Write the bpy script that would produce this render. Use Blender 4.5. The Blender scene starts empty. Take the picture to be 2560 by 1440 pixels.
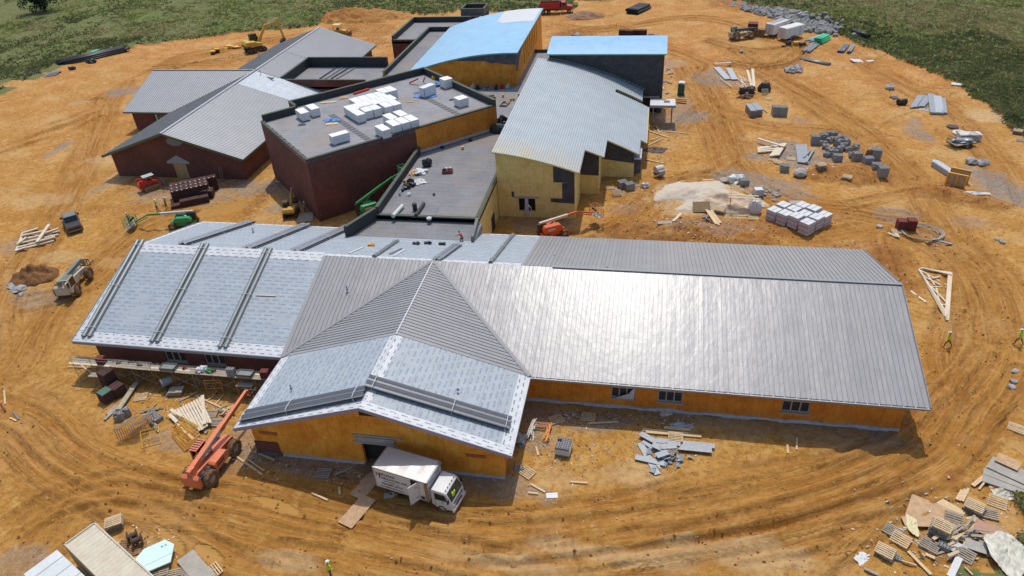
import bpy, bmesh, math, random
import numpy as np
from mathutils import Vector, Matrix, Euler, noise as mnoise
random.seed(7); RNG = np.random.default_rng(7)
S = bpy.context.scene
C = S.collection
TMP = bpy.data.scenes.new('tmp')   # small side scene for evaluating modifiers and fonts
def evaluated(o):
    TMP.collection.objects.link(o); vl = TMP.view_layers[0]; vl.update(); me = bpy.data.meshes.new_from_object(o.evaluated_get(vl.depsgraph)); bpy.data.objects.remove(o); return me
rad = math.radians

# ------------------------------------------------------------------ camera
FPX, PITCH, ROLL, YAW, CAMZ = 1785.6, .5946, -.0659, .2155, 45.0
def _axes():
    cp, sp = math.cos(PITCH), math.sin(PITCH)
    fw = Vector((0, cp, -sp)); rt = Vector((1, 0, 0)); up = Vector((0, sp, cp))
    c, s = math.cos(ROLL), math.sin(ROLL)
    r2 = c*rt + s*up; u2 = -s*rt + c*up
    Z = Matrix.Rotation(YAW, 3, 'Z')
    return Z @ fw, Z @ r2, Z @ u2
FW, RT, UP = _axes()
cd = bpy.data.cameras.new('camera'); cam = bpy.data.objects.new('camera', cd); C.objects.link(cam)
cd.sensor_width = 36; cd.lens = FPX/2560*36; cd.clip_end = 3000; cd.clip_start = .5
cam.matrix_world = Matrix(((RT.x, UP.x, -FW.x, 0), (RT.y, UP.y, -FW.y, 0), (RT.z, UP.z, -FW.z, CAMZ), (0, 0, 0, 1)))
S.camera = cam
# ------------------------------------------------------------------ light
SUN_EL, SUN_AZ = 65.0, -5.0        # azimuth clockwise from +Y
w = bpy.data.worlds.new('World'); S.world = w; w.use_nodes = True
nt = w.node_tree; nt.nodes.clear()
sky = nt.nodes.new('ShaderNodeTexSky'); sky.sky_type = 'NISHITA'; sky.sun_disc = False
sky.sun_elevation = rad(SUN_EL); sky.sun_rotation = rad(SUN_AZ); sky.air_density = 1.0; sky.dust_density = 2.5; sky.altitude = 250
bg = nt.nodes.new('ShaderNodeBackground'); bg.inputs[1].default_value = .15
wo = nt.nodes.new('ShaderNodeOutputWorld')
nt.links.new(sky.outputs[0], bg.inputs[0]); nt.links.new(bg.outputs[0], wo.inputs[0])
sl = bpy.data.lights.new('sun', 'SUN'); sl.energy = 2.75; sl.angle = rad(.53); sl.color = (1, .96, .9)
sun = bpy.data.objects.new('sun', sl); C.objects.link(sun); sun.location = (0, 0, 120)
sd = Vector((math.sin(rad(SUN_AZ))*math.cos(rad(SUN_EL)), math.cos(rad(SUN_AZ))*math.cos(rad(SUN_EL)), math.sin(rad(SUN_EL))))
sun.rotation_euler = (-sd).to_track_quat('-Z', 'Y').to_euler()
S.view_settings.view_transform = 'Standard'; S.view_settings.look = 'None'
S.view_settings.exposure = 0.0; S.view_settings.gamma = 1.0; S.view_settings.use_curve_mapping = False
S.render.engine = 'CYCLES'

# ------------------------------------------------------------------ survey: image mark -> place on a level plane
def at(px, py, h=0.0):
    d = FW + RT*((px-1280)/FPX) - UP*((py-720)/FPX)
    t = (h-CAMZ)/d.z
    return Vector((d.x*t, d.y*t, h))

# ------------------------------------------------------------------ materials
MATS = {}
def newmat(name):
    m = bpy.data.materials.new(name); m.use_nodes = True
    n = m.node_tree.nodes; b = n['Principled BSDF']
    return m, m.node_tree, b
def nd(nt, t, **kw):
    n = nt.nodes.new(t)
    for k, v in kw.items():
        if k.startswith('_'): setattr(n, k[1:], v)
        else: n.inputs[k].default_value = v
    return n
def lk(nt, a, b): nt.links.new(a, b)
def ramp(nt, src, stops):
    r = nt.nodes.new('ShaderNodeValToRGB'); e = r.color_ramp.elements
    while len(e) < len(stops): e.new(.5)
    for el, (p, c) in zip(e, stops):
        el.position = p; el.color = (c, c, c, 1) if isinstance(c, (int, float)) else (*c, 1)
    lk(nt, src, r.inputs[0]); return r
def mixc(nt, fac, a, b, mode='MIX'):
    m = nt.nodes.new('ShaderNodeMix'); m.data_type = 'RGBA'; m.blend_type = mode
    for i, v in ((0, fac), (6, a), (7, b)):
        if hasattr(v, 'is_linked') or hasattr(v, 'links'): lk(nt, v, m.inputs[i])
        elif isinstance(v, (int, float)): m.inputs[i].default_value = v
        else: m.inputs[i].default_value = (*v, 1)
    return m.outputs[2]
def mth(nt, op, a, b=None, c=None):
    m = nt.nodes.new('ShaderNodeMath'); m.operation = op
    for i, v in enumerate((a, b, c)):
        if v is None: continue
        if hasattr(v, 'links'): lk(nt, v, m.inputs[i])
        else: m.inputs[i].default_value = v
    return m.outputs[0]
def coords(nt, kind='Object', scale=(1, 1, 1)):
    t = nt.nodes.new('ShaderNodeTexCoord'); mp = nt.nodes.new('ShaderNodeMapping')
    mp.inputs['Scale'].default_value = scale; lk(nt, t.outputs[kind], mp.inputs[0]); return mp.outputs[0]
def noise(nt, vec, scale, detail=4, rough=.6):
    n = nt.nodes.new('ShaderNodeTexNoise'); n.inputs['Scale'].default_value = scale
    n.inputs['Detail'].default_value = detail; n.inputs['Roughness'].default_value = rough
    if vec is not None: lk(nt, vec, n.inputs['Vector'])
    return n.outputs['Fac']
def bump(nt, h, b, strength=.4, dist=.05):
    n = nt.nodes.new('ShaderNodeBump'); n.inputs['Strength'].default_value = strength; n.inputs['Distance'].default_value = dist
    lk(nt, h, n.inputs['Height']); lk(nt, n.outputs[0], b.inputs['Normal']); return n

def plain(name, col, rough=.7, metal=0.0, var=.25, scale=3.0, bmp=.15, dirt=0.0, spec=.5):
    """painted / bare surface with uneven tone, a little relief and some clay dust"""
    if name in MATS: return MATS[name]
    m, nt, b = newmat(name)
    v = coords(nt)
    n1 = noise(nt, v, scale, 5); n2 = noise(nt, v, scale*9, 3)
    mx = mth(nt, 'ADD', mth(nt, 'MULTIPLY', n1, .65), mth(nt, 'MULTIPLY', n2, .35))
    r = ramp(nt, mx, [(.3, tuple(c*(1-var) for c in col)), (.7, tuple(min(1, c*(1+var)) for c in col))])
    out = r.outputs[0]
    if dirt:
        rd = ramp(nt, noise(nt, v, scale*.7, 6, .7), [(.42, 0.0), (.68, dirt)])
        out = mixc(nt, rd.outputs[0], out, (.33, .17, .06))
    lk(nt, out, b.inputs['Base Color'])
    b.inputs['Roughness'].default_value = rough; b.inputs['Metallic'].default_value = metal
    b.inputs['Specular IOR Level'].default_value = spec
    if bmp: bump(nt, n2, b, bmp, .03)
    MATS[name] = m; return m

# ------------------------------------------------------------------ mesh builder
class MB:
    def __init__(s): s.v = []; s.f = []; s.mi = []; s.cur = 0
    def quad(s, *p):
        i = len(s.v); s.v += [tuple(q) for q in p]; s.f.append(tuple(range(i, i+len(p)))); s.mi.append(s.cur); return s
    def box(s, c, size, rz=0.0, M=None):
        x, y, z = size[0]/2, size[1]/2, size[2]/2
        i = len(s.v)
        ps = [(-x,-y,-z),(x,-y,-z),(x,y,-z),(-x,y,-z),(-x,-y,z),(x,-y,z),(x,y,z),(-x,y,z)]
        if M is None:
            ca, sa = math.cos(rz), math.sin(rz)
            s.v += [(c[0]+ca*a-sa*b, c[1]+sa*a+ca*b, c[2]+d) for a, b, d in ps]
        else:
            for p in ps:
                q = M @ Vector(p); s.v.append((q.x+c[0], q.y+c[1], q.z+c[2]))
        for f in ((0,3,2,1),(4,5,6,7),(0,1,5,4),(1,2,6,5),(2,3,7,6),(3,0,4,7)):
            s.f.append(tuple(i+k for k in f)); s.mi.append(s.cur)
        return s
    def bb(s, x0, x1, y0, y1, z0, z1): return s.box(((x0+x1)/2,(y0+y1)/2,(z0+z1)/2),(x1-x0,y1-y0,z1-z0))
    def beam(s, a, b, w, h=None, up=(0,0,1)):
        a, b = Vector(a), Vector(b); d = b-a; L = d.length
        if L < 1e-6: return s
        d /= L; u = Vector(up); sx = d.cross(u)
        if sx.length < 1e-4: sx = d.cross(Vector((1,0,0)))
        sx.normalize(); u = sx.cross(d)
        M = Matrix((d, sx, u)).transposed()
        return s.box((a+b)/2, (L, w, h if h is not None else w), M=M)
    def cyl(s, a, b, r, n=10, r2=None, caps=True):
        a, b = Vector(a), Vector(b); d = (b-a).normalized(); r2 = r if r2 is None else r2
        sx = d.orthogonal().normalized(); sy = d.cross(sx); i = len(s.v)
        for k in range(n):
            t = 2*math.pi*k/n; o = sx*math.cos(t)+sy*math.sin(t)
            p = a+o*r; q = b+o*r2; s.v += [tuple(p), tuple(q)]
        for k in range(n):
            j = (k+1) % n; s.f.append((i+2*k, i+2*j, i+2*j+1, i+2*k+1)); s.mi.append(s.cur)
        if caps:
            s.f.append(tuple(i+2*k for k in range(n-1,-1,-1))); s.f.append(tuple(i+2*k+1 for k in range(n))); s.mi += [s.cur]*2
        return s
    def pipe(s, a, b, r, t, n=12):
        a, b = Vector(a), Vector(b)
        s.cyl(a, b, r, n, caps=False); i0 = len(s.v); s.cyl(a, b, r-t, n, caps=False)
        for k in range(-n, 0): s.f[k] = tuple(reversed(s.f[k]))
        for e in (0, 1):
            for k in range(n):
                j = (k+1) % n; o = i0-2*n
                q = (o+2*k+e, o+2*j+e, i0+2*j+e, i0+2*k+e)
                s.f.append(q if e else tuple(reversed(q))); s.mi.append(s.cur)
        return s
    def prism(s, pts, a, b, axis='y'):
        """polygon (2d) pushed from a to b along an axis; pts in (x,z) for y, (y,z) for x, (x,y) for z"""
        def P(p, t):
            return {'y': (p[0], t, p[1]), 'x': (t, p[0], p[1]), 'z': (p[0], p[1], t)}[axis]
        i = len(s.v); n = len(pts)
        s.v += [P(p, a) for p in pts]+[P(p, b) for p in pts]
        s.f.append(tuple(range(i, i+n))); s.f.append(tuple(range(i+2*n-1, i+n-1, -1)))
        for k in range(n): j = (k+1) % n; s.f.append((i+j, i+k, i+n+k, i+n+j))
        s.mi += [s.cur]*(n+2); return s
    def tube(s, path, r, n=6):
        for a, b in zip(path, path[1:]): s.cyl(a, b, r, n)
        return s
    def blob(s, c, r, seed=0, sub=1, amp=.25, flat=1.0):
        bm = bmesh.new(); bmesh.ops.create_icosphere(bm, subdivisions=sub, radius=1)
        i = len(s.v)
        rr = r if hasattr(r, '__len__') else (r, r, r*flat)
        for v in bm.verts:
            k = 1+amp*mnoise.noise(v.co*1.7+Vector((seed*3.1, seed*1.7, seed)))*1.6
            s.v.append((c[0]+v.co.x*rr[0]*k, c[1]+v.co.y*rr[1]*k, c[2]+v.co.z*rr[2]*k))
        for f in bm.faces: s.f.append(tuple(i+v.index for v in f.verts)); s.mi.append(s.cur)
        bm.free(); return s
    def xf(s, M, start=0):
        for k in range(start, len(s.v)):
            q = M @ Vector(s.v[k]); s.v[k] = (q.x, q.y, q.z)
        return s
    def mesh(s, name, smooth=False):
        me = bpy.data.meshes.new(name); me.from_pydata(s.v, [], s.f); 
        bm = bmesh.new(); bm.from_mesh(me); bmesh.ops.recalc_face_normals(bm, faces=bm.faces); bm.to_mesh(me); bm.free()
        if any(s.mi): me.polygons.foreach_set('material_index', s.mi)
        boxuv(me)
        if smooth: me.polygons.foreach_set('use_smooth', [True]*len(me.polygons))
        return me
    def obj(s, name, mat, parent=None, smooth=False, bev=0, **kw):
        me = s.mesh(name, smooth)
        for m in (mat if isinstance(mat, (list, tuple)) else [mat]): me.materials.append(m)
        o = bpy.data.objects.new(name, me); C.objects.link(o)
        if parent: o.parent = parent
        if bev:
            md = o.modifiers.new('edge', 'BEVEL'); md.width = bev; md.segments = 2; md.limit_method = 'ANGLE'; md.angle_limit = rad(40)
        if kw: tag(o, **kw)
        return o
def boxuv(me):
    uv = me.uv_layers.new(name='UVMap'); vs = me.vertices
    for p in me.polygons:
        n = p.normal
        if abs(n.z) > .7:
            for li in p.loop_indices:
                q = vs[me.loops[li].vertex_index].co; uv.data[li].uv = (q.x, q.y)
        else:
            tx, ty = -n.y, n.x; l = math.hypot(tx, ty) or 1; tx /= l; ty /= l
            for li in p.loop_indices:
                q = vs[me.loops[li].vertex_index].co; uv.data[li].uv = (q.x*tx+q.y*ty, q.z)
def tag(o, label=None, cat=None, group=None, kind=None):
    if label: o['label'] = label
    if cat: o['category'] = cat
    if group: o['group'] = group
    if kind: o['kind'] = kind
    return o
def empty(name, loc=(0,0,0), rz=0.0, label=None, cat=None, group=None):
    o = bpy.data.objects.new(name, None); C.objects.link(o); o.location = loc; o.rotation_euler = (0,0,rz); o.empty_display_size = .3
    return tag(o, label, cat, group)
def dup(root, loc=None, rz=None, label=None, group=None, scale=None):
    def cp(o, par):
        c = o.copy(); C.objects.link(c)
        c.parent = par
        for ch in o.children: cp(ch, c)
        return c
    r = cp(root, None)
    if loc is not None: r.location = loc
    if rz is not None: r.rotation_euler = (0,0,rz)
    if label: r['label'] = label
    if group: r['group'] = group
    if scale: r.scale = scale
    return r
def hd(p, q):
    d = Vector(q)-Vector(p); return math.atan2(d.y, d.x)
# ------------------------------------------------------------------ ground: one sheet, worked by machines
def vnoise(x, y, sc, seed):
    r = np.random.default_rng(seed); T = r.random((256, 256))
    u = x/sc; v = y/sc; i = np.floor(u).astype(int); j = np.floor(v).astype(int); fu = u-i; fv = v-j
    fu = fu*fu*(3-2*fu); fv = fv*fv*(3-2*fv)
    a = T[i % 256, j % 256]; b = T[(i+1) % 256, j % 256]; c = T[i % 256, (j+1) % 256]; d = T[(i+1) % 256, (j+1) % 256]
    return (a*(1-fu)+b*fu)*(1-fv)+(c*(1-fu)+d*fu)*fv
def fbm(x, y, sc, seed, o=4):
    t = 0; a = 1; n = 0
    for k in range(o): t = t+a*vnoise(x, y, sc/2**k, seed+k); n += a; a *= .55
    return t/n
STEP = .24
def axis(a, b, far):
    core = np.arange(a, b+1e-6, STEP); g = []; d = STEP; p = b
    while p < far: d *= 1.22; p += d; g.append(p)
    h = []; d = STEP; p = a
    while p > -far: d *= 1.22; p -= d; h.append(p)
    return np.array(h[::-1]+list(core)+g), len(h)
XS, NX0 = axis(-112, 66, 1800); YS, NY0 = axis(14, 186, 1800)
X0, Y0 = XS[NX0], YS[NY0]; NXC = int(round((66+112)/STEP))+1; NYC = int(round((186-14)/STEP))+1
GX, GY = np.meshgrid(XS, YS, indexing='ij')
HT = (fbm(GX, GY, 22, 1)-.5)*.35+(fbm(GX, GY, 3.2, 9, 3)-.5)*.12
RUT = np.zeros_like(GX); TS = np.zeros_like(GX); TV = np.zeros_like(GX)
GRV = np.zeros_like(GX); SND = np.zeros_like(GX); PUD = np.zeros_like(GX); LOOSE = np.zeros_like(GX)
RS = np.zeros_like(GX); RL = np.zeros_like(GX); RM = np.zeros_like(GX)
FLAT = np.ones_like(GX)
# bare earth outline
site = [(-60,262),(40,215),(110,180),(250,136),(400,112),(550,86),(700,77),(790,66),(815,40),(900,22),(985,33),(1060,38),(1150,26),(1400,26),(1440,8),(1560,-12),(1700,-16),(1810,-2),(1930,38),(2085,72),(2125,92),(2190,128),(2290,160),(2345,186),(2400,215),(2480,270),(2570,352),(2680,470),(2690,1130),(2580,1190),(2545,1245),(2525,1330),(2490,1450),(2450,1700),(1200,1900),(-60,1900),(-500,1200),(-420,500)]
SP = np.array([tuple(at(*p).xy) for p in site])
def inpoly(x, y, P):
    ins = np.zeros(x.shape, bool)
    for (ax, ay), (bx, by) in zip(P, np.roll(P, -1, 0)):
        c = ((ay > y) != (by > y)); 
        if c.any(): ins ^= c & (x < (bx-ax)*(y-ay)/((by-ay) or 1e-9)+ax)
    return ins
jx = (fbm(GX, GY, 7, 21)-.5)*7; jy = (fbm(GX, GY, 7, 31)-.5)*7
DIRT = inpoly(GX+jx, GY+jy, SP).astype(float)
# vehicle tracks -------------------------------------------------------
def smooth(pts, step=.4):
    P = [Vector(p) for p in pts]; P = [P[0]]+P+[P[-1]]; out = []
    for k in range(1, len(P)-2):
        n = max(2, int((P[k+1]-P[k]).length/step))
        for t in range(n):
            t /= n; a, b, c, d = P[k-1], P[k], P[k+1], P[k+2]
            out.append(.5*((2*b)+(c-a)*t+(2*a-5*b+4*c-d)*t*t+(3*b-a-3*c+d)*t**3))
    return out
def lane(pts, off=0.0, depth=.1, wid=.26, dark=1.0, jit=.25, seed=0):
    Q = []
    for k in range(len(pts)-1):
        d = (pts[k+1]-pts[k]).normalized(); n = Vector((-d.y, d.x))
        o = off+jit*(mnoise.noise(Vector((k*.02, seed*7.3, 0)))*2)
        q = pts[k].to_2d()+n*o; Q.append((q.x, q.y))
    Q = np.array(Q); s = 0.0; R = int(1.2/STEP)
    i0 = max(0, int((Q[:,0].min()-X0)/STEP)-R); i1 = min(NXC, int((Q[:,0].max()-X0)/STEP)+R+2)
    j0 = max(0, int((Q[:,1].min()-Y0)/STEP)-R); j1 = min(NYC, int((Q[:,1].max()-Y0)/STEP)+R+2)
    if i1 <= i0 or j1 <= j0: return
    D = np.full((i1-i0, j1-j0), 9.0); A = np.zeros_like(D)
    xs = X0+STEP*np.arange(i0, i1); ys = Y0+STEP*np.arange(j0, j1)
    for k, (x, y) in enumerate(Q):
        if k: s += math.hypot(x-Q[k-1][0], y-Q[k-1][1])
        a = int((x-X0)/STEP)-i0; b = int((y-Y0)/STEP)-j0
        a0, a1, b0, b1 = max(0, a-R), min(D.shape[0], a+R+1), max(0, b-R), min(D.shape[1], b+R+1)
        if a1 <= a0 or b1 <= b0: continue
        d = np.hypot(xs[a0:a1, None]-x, ys[None, b0:b1]-y)
        W = D[a0:a1, b0:b1]; m = d < W
        W[m] = d[m]; A[a0:a1, b0:b1][m] = s
    xx, yy = np.meshgrid(xs, ys, indexing='ij')
    g = np.clip(fbm(xx, yy, 6, 77+seed, 2)*2.2-.45, 0, 1)
    rut = np.exp(-(D/wid)**2)*g; berm = np.exp(-((D-wid*1.75)/(wid*.6))**2)*g
    sl = (slice(NX0+i0, NX0+i1), slice(NY0+j0, NY0+j1))
    HT[sl] += 1.5*depth*(-rut+.65*berm)
    RUT[sl] = np.maximum(RUT[sl], np.clip(rut+.45*berm, 0, 1)*dark)
    m = D < wid*1.6
    TS[sl] = np.where(m, A, TS[sl]); TV[sl] = np.where(m, g*np.clip(1-D/(wid*1.6), 0, 1), TV[sl])
def band(pts, half):
    """worn strip along a haul road: distance along it, offset across it and how strongly it is worn"""
    R = int((half+1)/STEP); s = 0.0; T = sum((q-p).length for p, q in zip(pts, pts[1:])); en = min(8, T*.3)
    for k in range(len(pts)-1):
        p, q = pts[k], pts[k+1]; t = (q-p); L = t.length
        if L < 1e-5: continue
        t /= L; s += L; a = int((p.x-X0)/STEP); b_ = int((p.y-Y0)/STEP); a0, a1, b0, b1 = max(0, a-R), min(NXC, a+R+1), max(0, b_-R), min(NYC, b_+R+1)
        if a1 <= a0 or b1 <= b0: continue
        dx = X0+STEP*np.arange(a0, a1)[:, None]-p.x; dy = Y0+STEP*np.arange(b0, b1)[None]-p.y
        al = dx*t.x+dy*t.y; la = -dx*t.y+dy*t.x; sl = (slice(NX0+a0, NX0+a1), slice(NY0+b0, NY0+b1))
        m_ = np.clip((half+1-np.abs(la))/1.6, 0, 1)*(np.abs(al) < .7)*min(1, s/en, max(0, T-s)/en); w_ = m_ > RM[sl]
        RM[sl][w_] = m_[w_]; RS[sl][w_] = (s+al)[w_]; RL[sl][w_] = la[w_]
def road(px, offs=(-1, 1), depth=.1, wid=.3, dark=.8, jit=.3):
    global _rs
    pts = smooth([at(*p).to_2d().to_3d() for p in px])
    if len(offs) > 1 and depth >= .09: band(pts, max(abs(o) for o in offs))
    for k, o in enumerate(offs): _rs += 1; lane(pts, o, depth*random.uniform(.7, 1.2), wid, dark*random.uniform(.7, 1), jit, _rs)
_rs = 0
two = lambda *c: tuple(v for o in c for v in (o-.95, o+.95))
road([(1722,170),(1765,250),(1800,340),(1835,420),(1905,478),(2010,525),(2150,545),(2290,575),(2420,650),(2490,770),(2478,900),(2400,1010),(2320,1110),(2150,1200),(1900,1275),(1500,1335),(1150,1385)], two(-1.9,-.5,.9,2.4), .13)
road([(1830,120),(1940,195),(2050,262),(2190,365),(2290,470),(2350,560),(2430,690),(2470,850)], two(-1.6,0,1.4), .14, .34)
road([(1760,240),(1830,290),(1930,318),(2080,330),(2150,360)], two(-.8,.9), .1)
road([(1500,1345),(1800,1260),(2050,1215),(2280,1150),(2420,1020),(2530,900)], two(-1.8,.2,2.0), .1)
road([(1180,1400),(1500,1375),(1800,1330),(2120,1240),(2300,1170)], two(-1.5,.4,1.9), .12, .34)
road([(2020,1450),(2120,1370),(2215,1290),(2290,1225)], two(0,), .18, .42, 1.0)
road([(-60,1010),(60,1060),(160,1150),(330,1225),(560,1260),(800,1320),(1100,1390),(1300,1440)], two(-2.2,-.6,.8,2.6), .12)
road([(60,1330),(170,1265),(300,1240),(420,1275),(520,1340),(640,1385),(840,1410)], two(-1.6,0,1.3), .15, .34, 1.0)
road([(130,1400),(230,1300),(360,1255),(470,1300),(590,1370),(700,1405)], two(.5,), .15, .34, 1.0)
road([(640,1190),(820,1230),(1000,1280),(1250,1310),(1500,1300)], two(-1,1), .09)
road([(60,760),(150,740),(240,690),(310,620),(400,560),(520,545)], two(-.8,.8), .12, .34)
road([(-40,1000),(60,900),(120,790),(220,680),(330,580),(440,520)], two(-.6,1.2), .1)
road([(300,205),(262,260),(240,330),(200,430),(150,520),(70,640),(10,760),(0,900)], two(-1.4,.2,1.8), .13)
road([(-60,255),(90,212),(220,187),(330,166),(480,140),(620,112),(780,88),(900,72)], two(-1.6,.4,2.2), .12)
road([(420,150),(330,185),(290,215),(300,190),(420,158),(560,140)], two(0,), .12)
for k in range(7): road([(-60,300+k*17),(60,262+k*17),(170,225+k*17),(255,200+k*15)], (0,), .17, .5, 1.0, .5)
for k in range(5): road([(640+k*10,505-k*3),(600+k*12,560-k*20),(680+k*4,470-k*2)][::-1], (0,), .1, .4, .8)
road([(300,185),(400,168),(480,160),(570,163)], two(0,1.5), .12)
for k in range(5): road([(330+k*35,196-k*8),(380+k*35,176-k*6),(430+k*32,170-k*6)], (0,), .12, .4, .9)
road([(1650,440),(1600,500),(1540,550),(1470,578),(1400,588)], two(-.8,.8), .14, .36)
road([(1500,590),(1600,555),(1680,470),(1790,430),(1830,400)], two(0,1.4), .14)
road([(1640,470),(1720,440),(1800,445),(1850,480),(1880,520)], two(0,), .14, .4)
road([(1350,150),(1420,110),(1520,95),(1640,115),(1760,160),(1730,200)], two(-1,1), .12)
road([(1380,60),(1480,75),(1600,60),(1720,45),(1840,60),(1960,120)], two(-1.5,1), .12)
road([(1400,100),(1460,75),(1540,70),(1580,95),(1520,130),(1440,140)], two(0,), .13)
road([(1770,100),(1830,118),(1920,128),(1990,118),(1980,150),(1900,165),(1800,150)], two(0,1.5), .14, .4, 1.0)
road([(1960,150),(2030,112),(2120,135),(2210,190),(2330,255),(2440,350),(2500,430),(2540,520)], two(-1,1.3), .1)
road([(1690,330),(1720,300),(1760,270)], two(-.6,.6), .12)
road([(2100,520),(2200,500),(2300,485),(2380,520)], two(0,), .12)
road([(2220,560),(2200,600),(2215,660),(2240,720)], two(0,), .12)
road([(1900,560),(1990,580),(2080,575),(2160,560)], two(-.5,1), .1)
road([(2440,1010),(2400,900),(2420,780)], two(0,1.5), .12)
for k in range(9):
    a = random.uniform(0, 1); x = random.uniform(1300, 2400); y = random.uniform(1215, 1420)
    road([(x, y), (x+150, y-14-20*a), (x+320, y-40-50*a)], (0,), .09, .28, .9)
for k in range(10):
    x = random.uniform(2100, 2350); y = random.uniform(60, 400)
    road([(x, y+60), (x+40, y+30), (x+90, y+10)], (0,), .08, .3, .6)
for k in range(26):
    x = random.uniform(1800, 2560); y = random.uniform(-20, 330); 
    road([(x, y), (x+40*random.uniform(.5, 1.5), y+22*random.uniform(.2, 1.6)), (x+95, y+60*random.uniform(.3, 1.3))], two(0,), .07, .28, .5)
# patches ---------------------------------------------------------------
def patch(A, px, py, rx, ry, val=1.0, rz=0.0, seed=3, edge=.35, rag=.9):
    c = at(px, py); dx = GX-c.x; dy = GY-c.y; ca, sa = math.cos(rz), math.sin(rz)
    u = (dx*ca+dy*sa)/rx; v = (-dx*sa+dy*ca)/ry
    r = np.hypot(u, v); m = r < 2.2
    if not m.any(): return
    q = np.zeros_like(r); rr = r[m]+(fbm(GX[m], GY[m], 3.0, seed, 4)-.5)*rag*1.4
    q[m] = np.clip((1-rr)/edge, 0, 1)*val
    np.maximum(A, q, out=A)
for i, a in enumerate([(325,228,5,4,.8),(140,375,1.2,6,.7,.1),(2515,475,4.2,7.5,.95,.5),(2450,440,3,4,.6),(1718,293,4.5,3,.85),(1985,385,6.5,4.6,1),(2295,335,1.6,5,.7,.4),(2290,312,1.2,3,.6),(640,470,8,3.5,.7),(480,480,10,5,.55),(1900,455,7,3.6,.75,-.4),(1960,480,4,2.5,.6,-.4),(1560,470,2.5,1.5,.5),(1780,195,4,7,.65,.4),(30,610,3,3,.4),(100,740,4,2.5,.45),(60,1395,3,2.5,.45),(420,1100,3,1.5,.5),(600,1110,3,4,.45),(760,1150,9,1.6,.6),(1100,1195,10,1.6,.75),(1330,1060,2.5,3,.5),(1450,1045,7,1.4,.6),(1700,1040,8,1.2,.4),(1700,265,2,5,.6),(1660,300,3,6,.6,.1),(1640,230,2,9,.5),(1670,160,5,3,.5),(2000,300,3,2,.4),(1380,130,4,3,.6),(2230,540,3.5,2,.5),(1790,575,6,3,.35),(1680,570,2.5,3,.5),(720,520,3.5,3,.6),(700,470,3,3,.6),(760,400,6,5,.5),(2120,1090,10,1.5,.35),(2200,1080,2,1.2,.6),(1495,420,6,3,.4),(1350,565,5,2,.4),(1560,520,3,2,.35),(2330,590,2,3,.3),(2420,560,3,2,.35),(250,470,1,3,.5)]):
    patch(GRV, *a[:5], rz=a[5] if len(a) > 5 else 0, seed=100+i)
for i, a in enumerate([(1740,480,6.5,4,.9,.3),(1830,520,5,2.5,.7),(1700,520,4,3,.5),(2540,300,5,3,.6),(2480,290,4,3,.5),(300,445,2.5,3.5,.55),(250,400,4,2,.35),(100,500,5,3,.3),(1300,1410,6,1.2,.45),(1900,1390,8,1.6,.4),(1500,1380,7,1.2,.4),(700,1400,4,1,.4),(1560,1180,3,1.4,.3),(1380,1190,2.5,1.5,.3),(60,700,4,3,.35),(160,640,4,2,.3)]):
    patch(SND, *a[:5], rz=a[5] if len(a) > 5 else 0, seed=200+i)
for i, a in enumerate([(555,520,3.8,1.9,.9,.5),(200,255,3,1.6,.6,.3),(625,135,3,1.6,.7),(240,755,1.4,3,.7,.6),(640,1245,3.5,.55,.7,-.2),(345,1085,2,1.2,.6,-.3),(520,1385,2.2,.8,.7,-.3),(420,1345,3,.6,.6,-.5),(290,655,3,1.5,.5),(1700,470,2,1,.4),(2410,1130,1.5,4,.35,-.4)]):
    patch(PUD, *a[:5], rz=a[5] if len(a) > 5 else 0, seed=300+i, rag=1.2, edge=.3)
for i, a in enumerate([(1720,590,12,4,1),(1760,560,9,3,.8),(2215,650,3,5,.9),(2110,440,6,3.5,1),(2350,480,4,2.5,.9),(2440,500,3,2.5,.8),(1980,570,5,3,.7),(1350,555,6,1.5,.6),(2090,650,5,4,.7),(2200,640,3,3,.8),(2250,700,2,4,.9),(620,140,8,5,.7),(900,75,12,8,.7),(2390,1190,1.8,1,1,.6),(900,110,10,6,.6),(860,140,8,5,.5),(1440,85,8,4,.5),(1460,38,8,5,.7),(2530,300,3,3,.5),(270,820,4,3,.4),(420,470,9,3,.5),(380,520,9,3,.4)]):
    patch(LOOSE, *a[:5], rz=a[5] if len(a) > 5 else 0, seed=400+i, rag=1.1)
HT += LOOSE*(fbm(GX, GY, 1.3, 55, 3)-.35)*.45
HT -= PUD*.05; HT = np.where(PUD > .5, HT*.4-.03, HT)
# low earth heaps that are part of the ground
def heap(px, py, rx, ry, h, rz=0.0, seed=5, pw=1.4):
    c = at(px, py); dx = GX-c.x; dy = GY-c.y; ca, sa = math.cos(rz), math.sin(rz)
    r = np.hypot((dx*ca+dy*sa)/rx, (-dx*sa+dy*ca)/ry); m = r < 1.6
    rr = r[m]+(fbm(GX[m], GY[m], 2.4, seed, 4)-.5)*.7
    HT[m] += h*np.clip(1-rr, 0, 1)**pw*(1+.3*(fbm(GX[m], GY[m], 1.0, seed+3, 3)-.5))
    LOOSE[m] = np.maximum(LOOSE[m], np.clip((1-rr)*3, 0, 1))
heap(1712,588,11,3.6,1.7,-.05,5,.9); heap(2126,432,6.5,4,1.1,.2,8,1.0); heap(2215,640,3,2.6,.8); heap(2240,680,2,3.4,.5,.5)
heap(2350,485,4.2,2.4,.7,-.4); heap(2455,505,4,2.4,.6,-.4); heap(893,44,15,6,2.6,.05,12,.8); heap(1965,575,5,2.4,.4); heap(2530,300,3,3,.5)
heap(1440,86,7,3,.5); heap(1905,15,18,7,1.2,-.3,14,.8); heap(2150,60,16,10,2.2,-.5,15,.8)
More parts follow.
